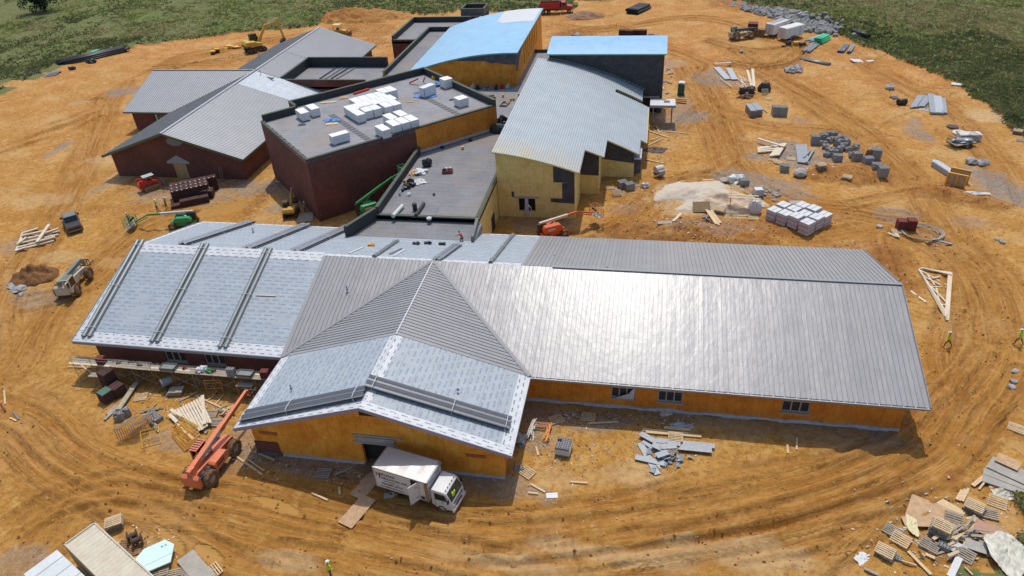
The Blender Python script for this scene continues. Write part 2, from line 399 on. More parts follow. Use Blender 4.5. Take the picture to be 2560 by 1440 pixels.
# grass banks beyond the works, buildings stand on level pads
HT += np.where(DIRT < .5, .35+(fbm(GX, GY, 9, 66, 4)-.5)*1.0, 0)
bank = np.clip((np.hypot(GX, GY)-190)/160, 0, 1); HT += bank*bank*(fbm(GX, GY, 90, 70, 3)*16-3)
def pad(x0, x1, y0, y1, m=1.2):
    d = np.maximum(np.maximum(x0-GX, GX-x1), np.maximum(y0-GY, GY-y1)); k = np.clip(d/m, 0, 1)
    HT[:] = HT*k+(1-k)*np.minimum(HT, 0)*.0
for p in ((-54,22,47,70),(-32,-9.5,37.8,47),(-83,-59,89,149),(-91,-82,106,131),(-32,-18,66,120),(-60,-20,112,150),(-19,2,81,127),(-54,-38,143,171)): pad(*p)
_d = np.abs(GX+GY*1-(-42.9+78.0)*1)*0
m45 = inpoly(GX, GY, np.array([(-56.5,91),(-42.9,77),(-21.2,98.6),(-37,115)])); HT[m45] *= 0
HTC = HT[NX0:NX0+NXC, NY0:NY0+NYC]
def gz(x, y):
    i = (x-X0)/STEP; j = (y-Y0)/STEP
    a = int(min(max(i, 0), NXC-2)); b = int(min(max(j, 0), NYC-2)); fx = min(max(i-a, 0), 1); fy = min(max(j-b, 0), 1)
    return float((HTC[a, b]*(1-fx)+HTC[a+1, b]*fx)*(1-fy)+(HTC[a, b+1]*(1-fx)+HTC[a+1, b+1]*fx)*fy)
def gp(px, py, dz=0.0):
    """place on the ground seen at an image mark"""
    p = at(px, py)
    for _ in range(3): p = at(px, py, gz(p.x, p.y))
    p.z = gz(p.x, p.y)+dz; return p
def build_ground():
    nx, ny = GX.shape
    co = np.stack([GX, GY, HT], -1).reshape(-1, 3).astype(np.float32)
    idx = np.arange(nx*ny).reshape(nx, ny)
    q = np.stack([idx[:-1, :-1], idx[1:, :-1], idx[1:, 1:], idx[:-1, 1:]], -1).reshape(-1, 4).astype(np.int32)
    me = bpy.data.meshes.new('ground'); me.vertices.add(len(co)); me.vertices.foreach_set('co', co.ravel())
    me.loops.add(q.size); me.loops.foreach_set('vertex_index', q.ravel())
    me.polygons.add(len(q)); me.polygons.foreach_set('loop_start', np.arange(0, q.size, 4, dtype=np.int32))
    me.polygons.foreach_set('use_smooth', np.ones(len(q), bool)); me.update(calc_edges=True)
    for n, a in (('dirt', DIRT), ('rut', RUT), ('grav', GRV), ('sand', SND), ('pud', PUD), ('loose', LOOSE), ('ts', TS), ('tv', TV), ('rs', RS), ('rl', RL), ('rm', RM)):
        t = me.attributes.new(n, 'FLOAT', 'POINT'); t.data.foreach_set('value', a.ravel().astype(np.float32))
    o = bpy.data.objects.new('ground', me); C.objects.link(o); o['kind'] = 'structure'
    m, nt, b = newmat('earth'); me.materials.append(m)
    geo = nt.nodes.new('ShaderNodeNewGeometry'); P = geo.outputs['Position']
    def A(n):
        t = nt.nodes.new('ShaderNodeAttribute'); t.attribute_name = n; return t.outputs['Fac']
    def PN(sc, det=5, r=.62): return noise(nt, P, sc, det, r)
    # base clay: pale dry crust, orange body, darker damp
    big = PN(.035, 4); mid = PN(.22, 6); fine = PN(1.7, 6, .7); grit = PN(9, 3, .7)
    c1 = ramp(nt, mid, [(.3, (.34, .150, .022)), (.45, (.42, .203, .034)), (.58, (.49, .255, .054)), (.72, (.56, .335, .105))]).outputs[0]
    sep = nt.nodes.new('ShaderNodeSeparateXYZ'); lk(nt, P, sep.inputs[0])
    far = nt.nodes.new('ShaderNodeMapRange'); far.inputs[1].default_value = 60; far.inputs[2].default_value = 150; lk(nt, sep.outputs[1], far.inputs[0])
    c2 = ramp(nt, mid, [(.3, (.38, .150, .030)), (.48, (.49, .215, .056)), (.62, (.56, .285, .092)), (.75, (.61, .355, .14))]).outputs[0]
    base = mixc(nt, far.outputs[0], c1, c2)
    base = mixc(nt, ramp(nt, big, [(.4, 0.0), (.62, .55)]).outputs[0], base, (.48, .265, .07))
    base = mixc(nt, ramp(nt, fine, [(.40, .6), (.52, 0.0)]).outputs[0], base, (.255, .113, .026))
    base = mixc(nt, ramp(nt, PN(4.5, 5, .75), [(.40, .5), (.50, 0.0)]).outputs[0], base, (.23, .10, .024))
    base = mixc(nt, ramp(nt, PN(3.2, 5, .75), [(.58, 0.0), (.68, .45)]).outputs[0], base, (.56, .345, .115))
    base = mixc(nt, ramp(nt, PN(.6, 6, .7), [(.56, 0.0), (.61, .6)]).outputs[0], base, (.56, .335, .105))
    base = mixc(nt, ramp(nt, mth(nt, 'ADD', mth(nt, 'MULTIPLY', PN(.12, 4), .7), mth(nt, 'MULTIPLY', fine, .3)), [(.50, 0.0), (.60, .6)]).outputs[0], base, (.53, .33, .13))
    # ruts and tread prints: damp turned-over clay
    ts, tv, rut = A('ts'), A('tv'), A('rut')
    tread = mth(nt, 'SINE', mth(nt, 'MULTIPLY', mth(nt, 'ADD', ts, mth(nt, 'MULTIPLY', mid, 1.2)), 2*math.pi/.46))
    tmask = mth(nt, 'MULTIPLY', mth(nt, 'MULTIPLY', mth(nt, 'ADD', mth(nt, 'MULTIPLY', tread, .5), .5), tv), ramp(nt, PN(.5, 3), [(.45, 0.0), (.6, 1.0)]).outputs[0])
    rutm = mth(nt, 'MULTIPLY', rut, ramp(nt, mth(nt, 'ADD', mth(nt, 'MULTIPLY', fine, .6), mth(nt, 'MULTIPLY', PN(5, 4, .7), .4)), [(.32, 1.0), (.66, .25)]).outputs[0])
    base = mixc(nt, mth(nt, 'MULTIPLY', rutm, .95), base, (.19, .072, .013))
    base = mixc(nt, mth(nt, 'MULTIPLY', tmask, .6), base, (.19, .078, .017))
    rv = nt.nodes.new('ShaderNodeCombineXYZ'); lk(nt, mth(nt, 'MULTIPLY', A('rl'), 2.7), rv.inputs[0]); lk(nt, mth(nt, 'MULTIPLY', A('rs'), .13), rv.inputs[1])
    wob = nt.nodes.new('ShaderNodeVectorMath'); wob.operation = 'ADD'; wn = nt.nodes.new('ShaderNodeTexNoise'); wn.inputs['Scale'].default_value = .25; lk(nt, P, wn.inputs['Vector']); lk(nt, rv.outputs[0], wob.inputs[0]); lk(nt, wn.outputs['Color'], wob.inputs[1])
    streak = mth(nt, 'ADD', mth(nt, 'MULTIPLY', noise(nt, wob.outputs[0], 1.0, 5, .7), .55), mth(nt, 'MULTIPLY', noise(nt, wob.outputs[0], 2.9, 5, .75), .45)); rm = mth(nt, 'MULTIPLY', A('rm'), ramp(nt, mth(nt, 'ADD', mth(nt, 'MULTIPLY', PN(.09, 3), .7), mth(nt, 'MULTIPLY', PN(.5, 4), .3)), [(.36, .3), (.54, 1.0)]).outputs[0])
    base = mixc(nt, mth(nt, 'MULTIPLY', rm, .45), base, (.36, .157, .029))
    sm = mth(nt, 'MULTIPLY', rm, ramp(nt, streak, [(.42, 1.0), (.49, 0.0)]).outputs[0])
    base = mixc(nt, mth(nt, 'MULTIPLY', sm, .72), base, (.215, .085, .016))
    base = mixc(nt, mth(nt, 'MULTIPLY', rm, ramp(nt, streak, [(.53, 0.0), (.60, .65)]).outputs[0]), base, (.54, .31, .095))
    lo = mth(nt, 'MULTIPLY', A('loose'), ramp(nt, PN(1.1, 6, .75), [(.35, 1.0), (.68, .15)]).outputs[0])
    base = mixc(nt, mth(nt, 'MULTIPLY', lo, .9), base, (.255, .095, .022))
    sa = mth(nt, 'MULTIPLY', A('sand'), ramp(nt, fine, [(.3, .55), (.6, 1.0)]).outputs[0])
    base = mixc(nt, sa, base, (.58, .44, .25))
    peb = nt.nodes.new('ShaderNodeTexVoronoi'); peb.inputs['Scale'].default_value = 5; lk(nt, P, peb.inputs['Vector'])
    gcol = ramp(nt, mth(nt, 'ADD', mth(nt, 'MULTIPLY', peb.outputs['Color'], .5), mth(nt, 'MULTIPLY', grit, .5)), [(.2, (.13, .125, .115)), (.6, (.26, .25, .235)), (.9, (.42, .41, .39))]).outputs[0]
    gm = mth(nt, 'MULTIPLY', A('grav'), ramp(nt, mth(nt, 'ADD', mth(nt, 'MULTIPLY', fine, .5), mth(nt, 'MULTIPLY', PN(.45, 5), .5)), [(.36, .15), (.58, 1.0)]).outputs[0])
    base = mixc(nt, gm, base, gcol)
    pm = ramp(nt, A('pud'), [(.35, 0.0), (.6, 1.0)]).outputs[0]
    base = mixc(nt, pm, base, (.41, .215, .05))
    # scattered pale chips
    sp = nt.nodes.new('ShaderNodeTexVoronoi'); sp.inputs['Scale'].default_value = .9; lk(nt, P, sp.inputs['Vector'])
    chip = ramp(nt, sp.outputs['Distance'], [(.06, 1.0), (.09, 0.0)]).outputs[0]
    chipm = mth(nt, 'MULTIPLY', chip, ramp(nt, PN(.05, 2), [(.5, 0.0), (.6, .6)]).outputs[0])
    base = mixc(nt, chipm, base, (.6, .52, .40))
    # grass soil
    gr = PN(.5, 6, .75); g2 = PN(.055, 4, .6); g3 = PN(3.2, 4, .8)
    gcol2 = ramp(nt, mth(nt, 'ADD', mth(nt, 'MULTIPLY', gr, .55), mth(nt, 'MULTIPLY', g3, .45)), [(.3, (.075, .095, .03)), (.5, (.14, .15, .05)), (.68, (.21, .19, .075)), (.82, (.27, .21, .10))]).outputs[0]
    lush = ramp(nt, gr, [(.3, (.07, .13, .025)), (.7, (.15, .23, .045))]).outputs[0]
    gl = mixc(nt, ramp(nt, g2, [(.54, 0.0), (.66, .8)]).outputs[0], gcol2, lush)
    dm = mth(nt, 'SUBTRACT', mth(nt, 'ADD', A('dirt'), mth(nt, 'MULTIPLY', fine, .5)), .25)
    col = mixc(nt, ramp(nt, dm, [(.4, 0.0), (.6, 1.0)]).outputs[0], gl, base)
    lk(nt, col, b.inputs['Base Color'])
    rr = nt.nodes.new('ShaderNodeMapRange'); rr.inputs[3].default_value = .93; rr.inputs[4].default_value = .3; lk(nt, pm, rr.inputs[0]); lk(nt, rr.outputs[0], b.inputs['Roughness'])
    b.inputs['Specular IOR Level'].default_value = .25
    h = mth(nt, 'ADD', mth(nt, 'MULTIPLY', fine, .5), mth(nt, 'MULTIPLY', PN(5, 5, .75), .35))
    h = mth(nt, 'ADD', h, mth(nt, 'MULTIPLY', tmask, -.35))
    h = mth(nt, 'ADD', h, mth(nt, 'MULTIPLY', rm, mth(nt, 'MULTIPLY', streak, .8)))
    h = mth(nt, 'ADD', h, mth(nt, 'MULTIPLY', peb.outputs['Distance'], mth(nt, 'MULTIPLY', gm, .5)))
    h = mth(nt, 'MULTIPLY', h, mth(nt, 'SUBTRACT', 1.0, mth(nt, 'MULTIPLY', pm, .96)))
    bump(nt, h, b, .85, .22)
    return o
build_ground()
# ------------------------------------------------------------------ building materials
def uvc(nt, sc=(1,1,1), rot=0):
    t = nt.nodes.new('ShaderNodeUVMap'); mp = nt.nodes.new('ShaderNodeMapping'); mp.inputs['Scale'].default_value = sc; mp.inputs['Rotation'].default_value = (0,0,rot)
    lk(nt, t.outputs[0], mp.inputs[0]); return mp.outputs[0]
def m_brick(name='brick', a=(.20,.06,.038), b2=(.105,.036,.028), mortar=(.11,.075,.055), sc=1.0, bw=.2, rh=.067, ms=.008):
    m, nt, b = newmat(name); v = uvc(nt)
    t = nt.nodes.new('ShaderNodeTexBrick'); lk(nt, v, t.inputs['Vector'])
    t.inputs['Color1'].default_value = (*a,1); t.inputs['Color2'].default_value = (*b2,1); t.inputs['Mortar'].default_value = (*mortar,1)
    t.inputs['Scale'].default_value = 1; t.inputs['Brick Width'].default_value = bw; t.inputs['Row Height'].default_value = rh; t.inputs['Mortar Size'].default_value = ms
    n = noise(nt, v, 1.3, 5, .7); n2 = noise(nt, v, .25, 3)
    stx = nt.nodes.new('ShaderNodeMapping'); stx.inputs['Scale'].default_value = (3, .4, 1); lk(nt, v, stx.inputs[0])
    n3 = noise(nt, stx.outputs[0], 1.2, 5, .65)
    c = mixc(nt, ramp(nt, n, [(.35, .5), (.65, 0.0)]).outputs[0], t.outputs['Color'], (a[0]*.45, a[1]*.45, a[2]*.5))
    c = mixc(nt, ramp(nt, n2, [(.45, 0.0), (.7, .4)]).outputs[0], c, (a[0]*1.4, a[1]*1.5, a[2]*1.6))
    c = mixc(nt, ramp(nt, n3, [(.58, 0.0), (.75, .35)]).outputs[0], c, (.36, .25, .22))
    lk(nt, c, b.inputs['Base Color']); b.inputs['Roughness'].default_value = .85; bump(nt, t.outputs['Fac'], b, .35, -.01); return m
def m_foam(name, c1, c2, c3, sc=.5):
    m, nt, b = newmat(name); v = uvc(nt); v2 = uvc(nt, (1, .35, 1))
    n1 = noise(nt, v, sc, 6, .68); n2 = noise(nt, v2, 3.5, 5, .7); n3 = noise(nt, v, 14, 4, .7)
    mx = mth(nt, 'ADD', mth(nt, 'MULTIPLY', n1, .6), mth(nt, 'MULTIPLY', n2, .4))
    c = ramp(nt, mx, [(.40, c1), (.5, c2), (.60, c3)]).outputs[0]
    bt = nt.nodes.new('ShaderNodeTexBrick'); lk(nt, v, bt.inputs['Vector']); bt.inputs['Brick Width'].default_value = 1.22; bt.inputs['Row Height'].default_value = 2.44; bt.inputs['Mortar Size'].default_value = .03; bt.inputs['Scale'].default_value = 1; bt.inputs['Mortar Smooth'].default_value = .6
    c = mixc(nt, mth(nt, 'MULTIPLY', bt.outputs['Fac'], .5), c, tuple(x*.62 for x in c1))
    c = mixc(nt, ramp(nt, n3, [(.62, 0.0), (.7, .4)]).outputs[0], c, tuple(x*.5 for x in c1))
    lk(nt, c, b.inputs['Base Color']); b.inputs['Roughness'].default_value = .75
    bump(nt, mth(nt, 'ADD', n2, mth(nt, 'MULTIPLY', n3, .6)), b, .8, .05); return m
def m_block(name, base=.1):
    m, nt, b = newmat(name); v = uvc(nt)
    t = nt.nodes.new('ShaderNodeTexBrick'); lk(nt, v, t.inputs['Vector'])
    for k, f in (('Color1', 1.25), ('Color2', .75), ('Mortar', 1.5)): t.inputs[k].default_value = (base*f*.95, base*f, base*f*1.05, 1)
    t.inputs['Scale'].default_value = 1; t.inputs['Brick Width'].default_value = .4; t.inputs['Row Height'].default_value = .2; t.inputs['Mortar Size'].default_value = .012
    n = noise(nt, v, .7, 6, .7)
    c = mixc(nt, ramp(nt, n, [(.35, .65), (.65, 0.0)]).outputs[0], t.outputs['Color'], (base*.35, base*.36, base*.4))
    lk(nt, c, b.inputs['Base Color']); b.inputs['Roughness'].default_value = .85; bump(nt, t.outputs['Fac'], b, .4, -.01); return m
def m_underlay(name, swap=False, col=(.36,.395,.42), ink=(.17,.235,.32), rows=.46):
    """printed roofing underlayment: rows of small lettering-like print"""
    m, nt, b = newmat(name); v = uvc(nt)
    s = nt.nodes.new('ShaderNodeSeparateXYZ'); lk(nt, v, s.inputs[0]); u, w_ = (s.outputs[1], s.outputs[0]) if swap else (s.outputs[0], s.outputs[1])
    rv = mth(nt, 'DIVIDE', w_, rows); row = mth(nt, 'FLOOR', rv); fr = mth(nt, 'FRACT', rv)
    line = mth(nt, 'MULTIPLY', mth(nt, 'GREATER_THAN', fr, .25), mth(nt, 'LESS_THAN', fr, .62))
    su = mth(nt, 'ADD', u, mth(nt, 'MULTIPLY', row, .83))
    word = mth(nt, 'LESS_THAN', mth(nt, 'FRACT', mth(nt, 'DIVIDE', su, 1.15)), .72)
    cmb = nt.nodes.new('ShaderNodeCombineXYZ'); lk(nt, mth(nt, 'MULTIPLY', su, 7.5), cmb.inputs[0]); lk(nt, mth(nt, 'MULTIPLY', rv, 3.1), cmb.inputs[1])
    glyph = mth(nt, 'GREATER_THAN', noise(nt, cmb.outputs[0], 1.0, 2), .47)
    patchy = mth(nt, 'GREATER_THAN', noise(nt, v, .35, 3), .40)
    ink_m = mth(nt, 'MULTIPLY', mth(nt, 'MULTIPLY', line, word), mth(nt, 'MULTIPLY', glyph, patchy))
    lap = mth(nt, 'LESS_THAN', mth(nt, 'FRACT', mth(nt, 'DIVIDE', w_, rows*3)), .04)
    n = noise(nt, v, .8, 5)
    c = ramp(nt, n, [(.3, tuple(x*.9 for x in col)), (.7, tuple(x*1.08 for x in col))]).outputs[0]
    c = mixc(nt, mth(nt, 'MULTIPLY', lap, .45), c, tuple(x*.4 for x in col))
    c = mixc(nt, mth(nt, 'MULTIPLY', ink_m, .9), c, ink)
    lk(nt, c, b.inputs['Base Color']); b.inputs['Roughness'].default_value = .5; bump(nt, n, b, .25, .05); return m
def m_strip(name, swap):
    m, nt, b = newmat(name); v = nt.nodes.new('ShaderNodeNewGeometry').outputs['Position']
    s = nt.nodes.new('ShaderNodeSeparateXYZ'); lk(nt, v, s.inputs[0]); t, d = (s.outputs[1], s.outputs[0]) if swap else (s.outputs[0], s.outputs[1])
    row = mth(nt, 'FLOOR', mth(nt, 'DIVIDE', d, .4)); fr = mth(nt, 'FRACT', mth(nt, 'DIVIDE', d, .4))
    w1 = mth(nt, 'LESS_THAN', mth(nt, 'FRACT', mth(nt, 'DIVIDE', mth(nt, 'ADD', t, mth(nt, 'MULTIPLY', row, .37)), .9)), .55)
    ln = mth(nt, 'MULTIPLY', mth(nt, 'GREATER_THAN', fr, .3), mth(nt, 'LESS_THAN', fr, .56))
    g = mth(nt, 'GREATER_THAN', noise(nt, v, 7, 1), .42)
    c = mixc(nt, mth(nt, 'MULTIPLY', mth(nt, 'MULTIPLY', w1, ln), mth(nt, 'MULTIPLY', g, .8)), ramp(nt, noise(nt, v, 1.2, 3), [(.3, (.52,.535,.545)), (.7, (.64,.65,.655))]).outputs[0], (.06,.07,.09))
    lk(nt, c, b.inputs['Base Color']); b.inputs['Roughness'].default_value = .5; return m
def m_seam(name, col=(.315,.31,.31), rough=.365, metal=.08, oil=.6, rust=False):
    m, nt, b = newmat(name); P = nt.nodes.new('ShaderNodeNewGeometry').outputs['Position']
    oi = nt.nodes.new('ShaderNodeObjectInfo')
    mp = nt.nodes.new('ShaderNodeMapping'); mp.inputs['Scale'].default_value = (1.6, .8, 1); lk(nt, P, mp.inputs[0])
    jit = nt.nodes.new('ShaderNodeCombineXYZ'); lk(nt, mth(nt, 'MULTIPLY', oi.outputs['Random'], 1.5), jit.inputs[2]); lk(nt, jit.outputs[0], mp.inputs['Location'])
    n = noise(nt, mp.outputs[0], 1.0, 3, .5); n2 = noise(nt, P, .5, 5, .6)
    k = mth(nt, 'ADD', mth(nt, 'MULTIPLY', n2, .82), mth(nt, 'MULTIPLY', oi.outputs['Random'], .18))
    c = ramp(nt, k, [(.2, tuple(x*.88 for x in col)), (.8, tuple(x*1.1 for x in col))]).outputs[0]
    if rust:   # tan deposit along the lower front edge and in a few sheets
        s = nt.nodes.new('ShaderNodeSeparateXYZ'); lk(nt, P, s.inputs[0]); cx_ = nt.nodes.new('ShaderNodeMapping'); cx_.inputs['Scale'].default_value = (1.6, .12, 1); lk(nt, P, cx_.inputs[0]); sn = noise(nt, cx_.outputs[0], 1.0, 3, .6)
        lowe = nt.nodes.new('ShaderNodeMapRange'); lowe.inputs[1].default_value = 87.5; lowe.inputs[2].default_value = 81.0; lk(nt, s.outputs[1], lowe.inputs[0])
        c = mixc(nt, mth(nt, 'MULTIPLY', lowe.outputs[0], ramp(nt, sn, [(.35, .95), (.6, .15)]).outputs[0]), c, (.50, .42, .24)); c = mixc(nt, ramp(nt, sn, [(.62, 0.0), (.68, .45)]).outputs[0], c, (.45, .40, .28))
    lk(nt, c, b.inputs['Base Color']); b.inputs['Metallic'].default_value = metal; b.inputs['Roughness'].default_value = rough
    b.inputs['Specular IOR Level'].default_value = .32
    bump(nt, n, b, oil, .05); return m
def m_roofing(name, col=.075, seam=1.0):
    m, nt, b = newmat(name); v = uvc(nt)
    n1 = noise(nt, v, .35, 5, .65); n2 = noise(nt, v, 4, 5, .7); n3 = noise(nt, v, .12, 4, .6)
    t = nt.nodes.new('ShaderNodeTexBrick'); lk(nt, v, t.inputs['Vector']); t.inputs['Brick Width'].default_value = 7; t.inputs['Row Height'].default_value = seam; t.inputs['Mortar Size'].default_value = .03; t.inputs['Scale'].default_value = 1
    c = ramp(nt, mth(nt, 'ADD', mth(nt, 'MULTIPLY', n1, .5), mth(nt, 'MULTIPLY', n2, .5)), [(.3, (col*.7, col*.72, col*.77)), (.7, (col*1.45, col*1.45, col*1.5))]).outputs[0]
    c = mixc(nt, mth(nt, 'MULTIPLY', t.outputs['Fac'], .5), c, (col*.4,)*3)
    c = mixc(nt, ramp(nt, n3, [(.48, 0.0), (.68, .5)]).outputs[0], c, (.28, .21, .14))
    c = mixc(nt, ramp(nt, noise(nt, v, 1.6, 5, .7), [(.62, 0.0), (.72, .35)]).outputs[0], c, (.30, .22, .15))
    lk(nt, c, b.inputs['Base Color']); b.inputs['Roughness'].default_value = .8; bump(nt, mth(nt, 'ADD', n2, mth(nt, 'MULTIPLY', t.outputs['Fac'], .6)), b, .3, .03); return m
def m_blue(name='blue_membrane', col=(.27,.49,.69)):
    m, nt, b = newmat(name); v = uvc(nt)
    t = nt.nodes.new('ShaderNodeTexBrick'); lk(nt, v, t.inputs['Vector']); t.inputs['Brick Width'].default_value = 9; t.inputs['Row Height'].default_value = .9; t.inputs['Mortar Size'].default_value = .02; t.inputs['Scale'].default_value = 1
    n = noise(nt, v, .5, 5, .6); n2 = noise(nt, v, 5, 4)
    c = ramp(nt, n, [(.3, tuple(x*.9 for x in col)), (.7, tuple(x*1.1 for x in col))]).outputs[0]
    c = mixc(nt, mth(nt, 'MULTIPLY', t.outputs['Fac'], .25), c, tuple(x*.6 for x in col))
    c = mixc(nt, ramp(nt, n2, [(.66, 0.0), (.72, .3)]).outputs[0], c, (.3,.33,.36))
    lk(nt, c, b.inputs['Base Color']); b.inputs['Roughness'].default_value = .32; bump(nt, n, b, .3, .05); return m
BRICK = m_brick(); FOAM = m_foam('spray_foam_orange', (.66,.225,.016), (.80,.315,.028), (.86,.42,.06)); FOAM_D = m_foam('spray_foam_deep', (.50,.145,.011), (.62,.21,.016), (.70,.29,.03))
FOAM_Y = m_foam('spray_foam_yellow', (.62,.46,.13), (.74,.56,.19), (.80,.63,.25)); BLOCK = m_block('dark_block', .14); BLOCK_D = m_block('damp_block', .07)
UND_X = m_underlay('underlayment_x'); UND_Y = m_underlay('underlayment_y', True); UND_S = m_underlay('underlayment_silver', True, (.50,.54,.57), (.33,.38,.43), .5)
TAPE = m_strip('edge_tape', False); TAPE_Y = m_strip('edge_tape_y', True); SEAM = m_seam('standing_seam'); SEAM_SHADE = plain('seam_rib', (.21,.21,.212), .5, .2, .1); SEAM2 = m_seam('standing_seam_rear', (.42,.425,.43), .5, .1, .15)  # seam ribs are panel metal; shade of their sides painted in as darker grey
DECK = m_seam('galvanised_deck', (.43,.475,.50), .5, .1, .1, True); ROOF = m_roofing('membrane_roofing', .18); ROOF2 = m_roofing('dusty_roofing', .235, .9); ROOF3 = m_roofing('grey_roofing', .20, 1.6)
PARA = plain('parapet_membrane', (.030,.034,.036), .7, 0, .3, .8); CAP = plain('parapet_cap', (.055,.075,.05), .7, 0, .4, 1.5)
BLUE = m_blue(); WHITE = plain('white_sheet', (.58,.59,.59), .5, 0, .08); TRIM = plain('grey_trim', (.26,.26,.265), .6, 0, .12); GUT = plain('gutter_grey', (.30,.31,.32), .45, .5, .15)
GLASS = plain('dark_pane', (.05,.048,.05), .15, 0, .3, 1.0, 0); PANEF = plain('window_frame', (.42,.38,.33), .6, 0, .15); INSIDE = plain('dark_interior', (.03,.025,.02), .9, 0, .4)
CONC = plain('concrete', (.36,.34,.31), .9, 0, .2, 1.5); FLASH = plain('wall_flashing_wrap', (.50,.50,.55), .45, .1, .25, 2.0, .4); PLY = plain('plywood', (.46,.30,.13), .8, 0, .25, 1.2)
WOOD = plain('new_lumber', (.60,.44,.25), .8, 0, .22, 2.5, .2); WOODG = plain('weathered_lumber', (.34,.29,.22), .85, 0, .3, 2.0, .2); WOODP = plain('pale_plank', (.62,.53,.39), .8, 0, .2, 1.6, .2)

# ------------------------------------------------------------------ building helpers
def adopt(o, par):
    o.parent = par; o.matrix_parent_inverse = Matrix.Translation(-par.location) if par.type == 'EMPTY' else Matrix.Identity(4); return o
def part(mb, name, mat, par, **k):
    o = mb.obj(name, mat, None, **{a: b for a, b in k.items() if a in ('smooth', 'bev')})
    if 'label' in k: o['label'] = k['label']
    if 'kind' in k: o['kind'] = k['kind']
    return adopt(o, par)
def wall(p0, p1, z0, z1, th=.3, ops=()):
    """wall standing on the line p0-p1 (outer face to the right of the line), rectangular openings (s0,s1,za,zb)"""
    a = Vector((*p0, 0)); b = Vector((*p1, 0)); L = (b-a).length; d = (b-a)/L; n = Vector((-d.y, d.x, 0)); mb = MB()
    cuts = sorted({0, L, *[s for o in ops for s in o[:2]]})
    def cell(s0, s1, za, zb):
        if s1-s0 < .01 or zb-za < .01: return
        c = a+d*((s0+s1)/2)+n*(th/2); mb.box((c.x, c.y, (za+zb)/2), (s1-s0, th, zb-za), rz=math.atan2(d.y, d.x))
    for s0, s1 in zip(cuts, cuts[1:]):
        z = z0
        for o in sorted((o for o in ops if o[0] <= s0+1e-6 and o[1] >= s1-1e-6), key=lambda o: o[2]): cell(s0, s1, z, o[2]); z = o[3]
        cell(s0, s1, z, z1)
    return mb
def gable(p0, p1, z0, ztop, zpk, th=.3, ops=(), peak=.5):
    mb = wall(p0, p1, z0, ztop, th, ops)
    a = Vector((*p0, 0)); b = Vector((*p1, 0)); d = (b-a).normalized(); n = Vector((-d.y, d.x, 0)); L = (b-a).length
    P = [a+Vector((0,0,ztop)), b+Vector((0,0,ztop)), a+d*L*peak+Vector((0,0,zpk))]; Q = [p+n*th for p in P]
    mb.quad(*P); mb.quad(*Q[::-1])
    for i in range(3): j = (i+1) % 3; mb.quad(P[j], P[i], Q[i], Q[j])
    return mb
def window(par, p0, p1, s0, s1, za, zb, nx=3, nz=2, inset=.17, name='window', pane_label=None, open_=False):
    """window set into a wall on the line p0-p1: frame with bars, and panes as pieces"""
    a = Vector((*p0, 0)); d = (Vector((*p1, 0))-a).normalized(); n = Vector((-d.y, d.x, 0)); rz = math.atan2(d.y, d.x)
    def pt(s, z, k=inset): q = a+d*s+n*k; return (q.x, q.y, z)
    mb = MB(); t = .09
    for s in [s0+t/2+(s1-s0-t)*i/nx for i in range(nx+1)]: mb.box(pt(s, (za+zb)/2), (t, .1, zb-za), rz)
    zs = [za+t/2, zb-t/2]+([zb-(zb-za)*.27] if nz == 2 else [])
    for z in zs: mb.box(pt((s0+s1)/2, z, inset+.004), (s1-s0, .1, t), rz)
    f = part(mb, name, PANEF, par); MB().box(pt((s0+s1)/2, za-.02, .04), (s1-s0+.16, .26, .07), rz).obj('sill', CONC, f)
    for i in range(nx):
        w_ = (s1-s0-t)/nx; c = s0+t/2+w_*(i+.5)
        o = MB().box(pt(c, (za+zb)/2, inset+.07), (w_-t, .02, zb-za-.1), rz).obj('pane', GLASS, f)
    return f
def seams(roof, org, e, wv, e0, e1, f0, f1, pitch=.406, mat=None, lift=.035, name='roof_panel', tilt=.0045):
    """standing-seam panels laid one beside the other; f0/f1 give lower and upper end along the slope"""
    org, e, wv = Vector(org), Vector(e).normalized(), Vector(wv).normalized(); n = e.cross(wv).normalized()
    if n.z < 0: n = -n
    k = int(round((e1-e0)/pitch)); pitch = (e1-e0)/k
    for i in range(k):
        a, b = e0+i*pitch, e0+(i+1)*pitch; mb = MB()
        L = [f0(a), f0(b), f1(b), f1(a)]
        if L[2]-L[1] < .05 and L[3]-L[0] < .05: continue
        if L[2] < L[1]: L[2] = L[1]+.01
        if L[3] < L[0]: L[3] = L[0]+.01
        cs = [(a, L[0]), (b, L[1]), (b, L[2]), (a, L[3])]
        up = [org+e*x+wv*y+n*(lift+random.uniform(-tilt, tilt)) for x, y in cs]; dn = [org+e*x+wv*y+n*.002 for x, y in cs]
        mb.quad(*up)
        for q in range(4): r = (q+1) % 4; mb.quad(up[q], dn[q], dn[r], up[r])
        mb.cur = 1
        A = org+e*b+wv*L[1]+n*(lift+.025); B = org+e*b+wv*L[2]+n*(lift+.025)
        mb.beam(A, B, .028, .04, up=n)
        o = mb.obj(name, [mat or SEAM, SEAM_SHADE]); o.parent = roof

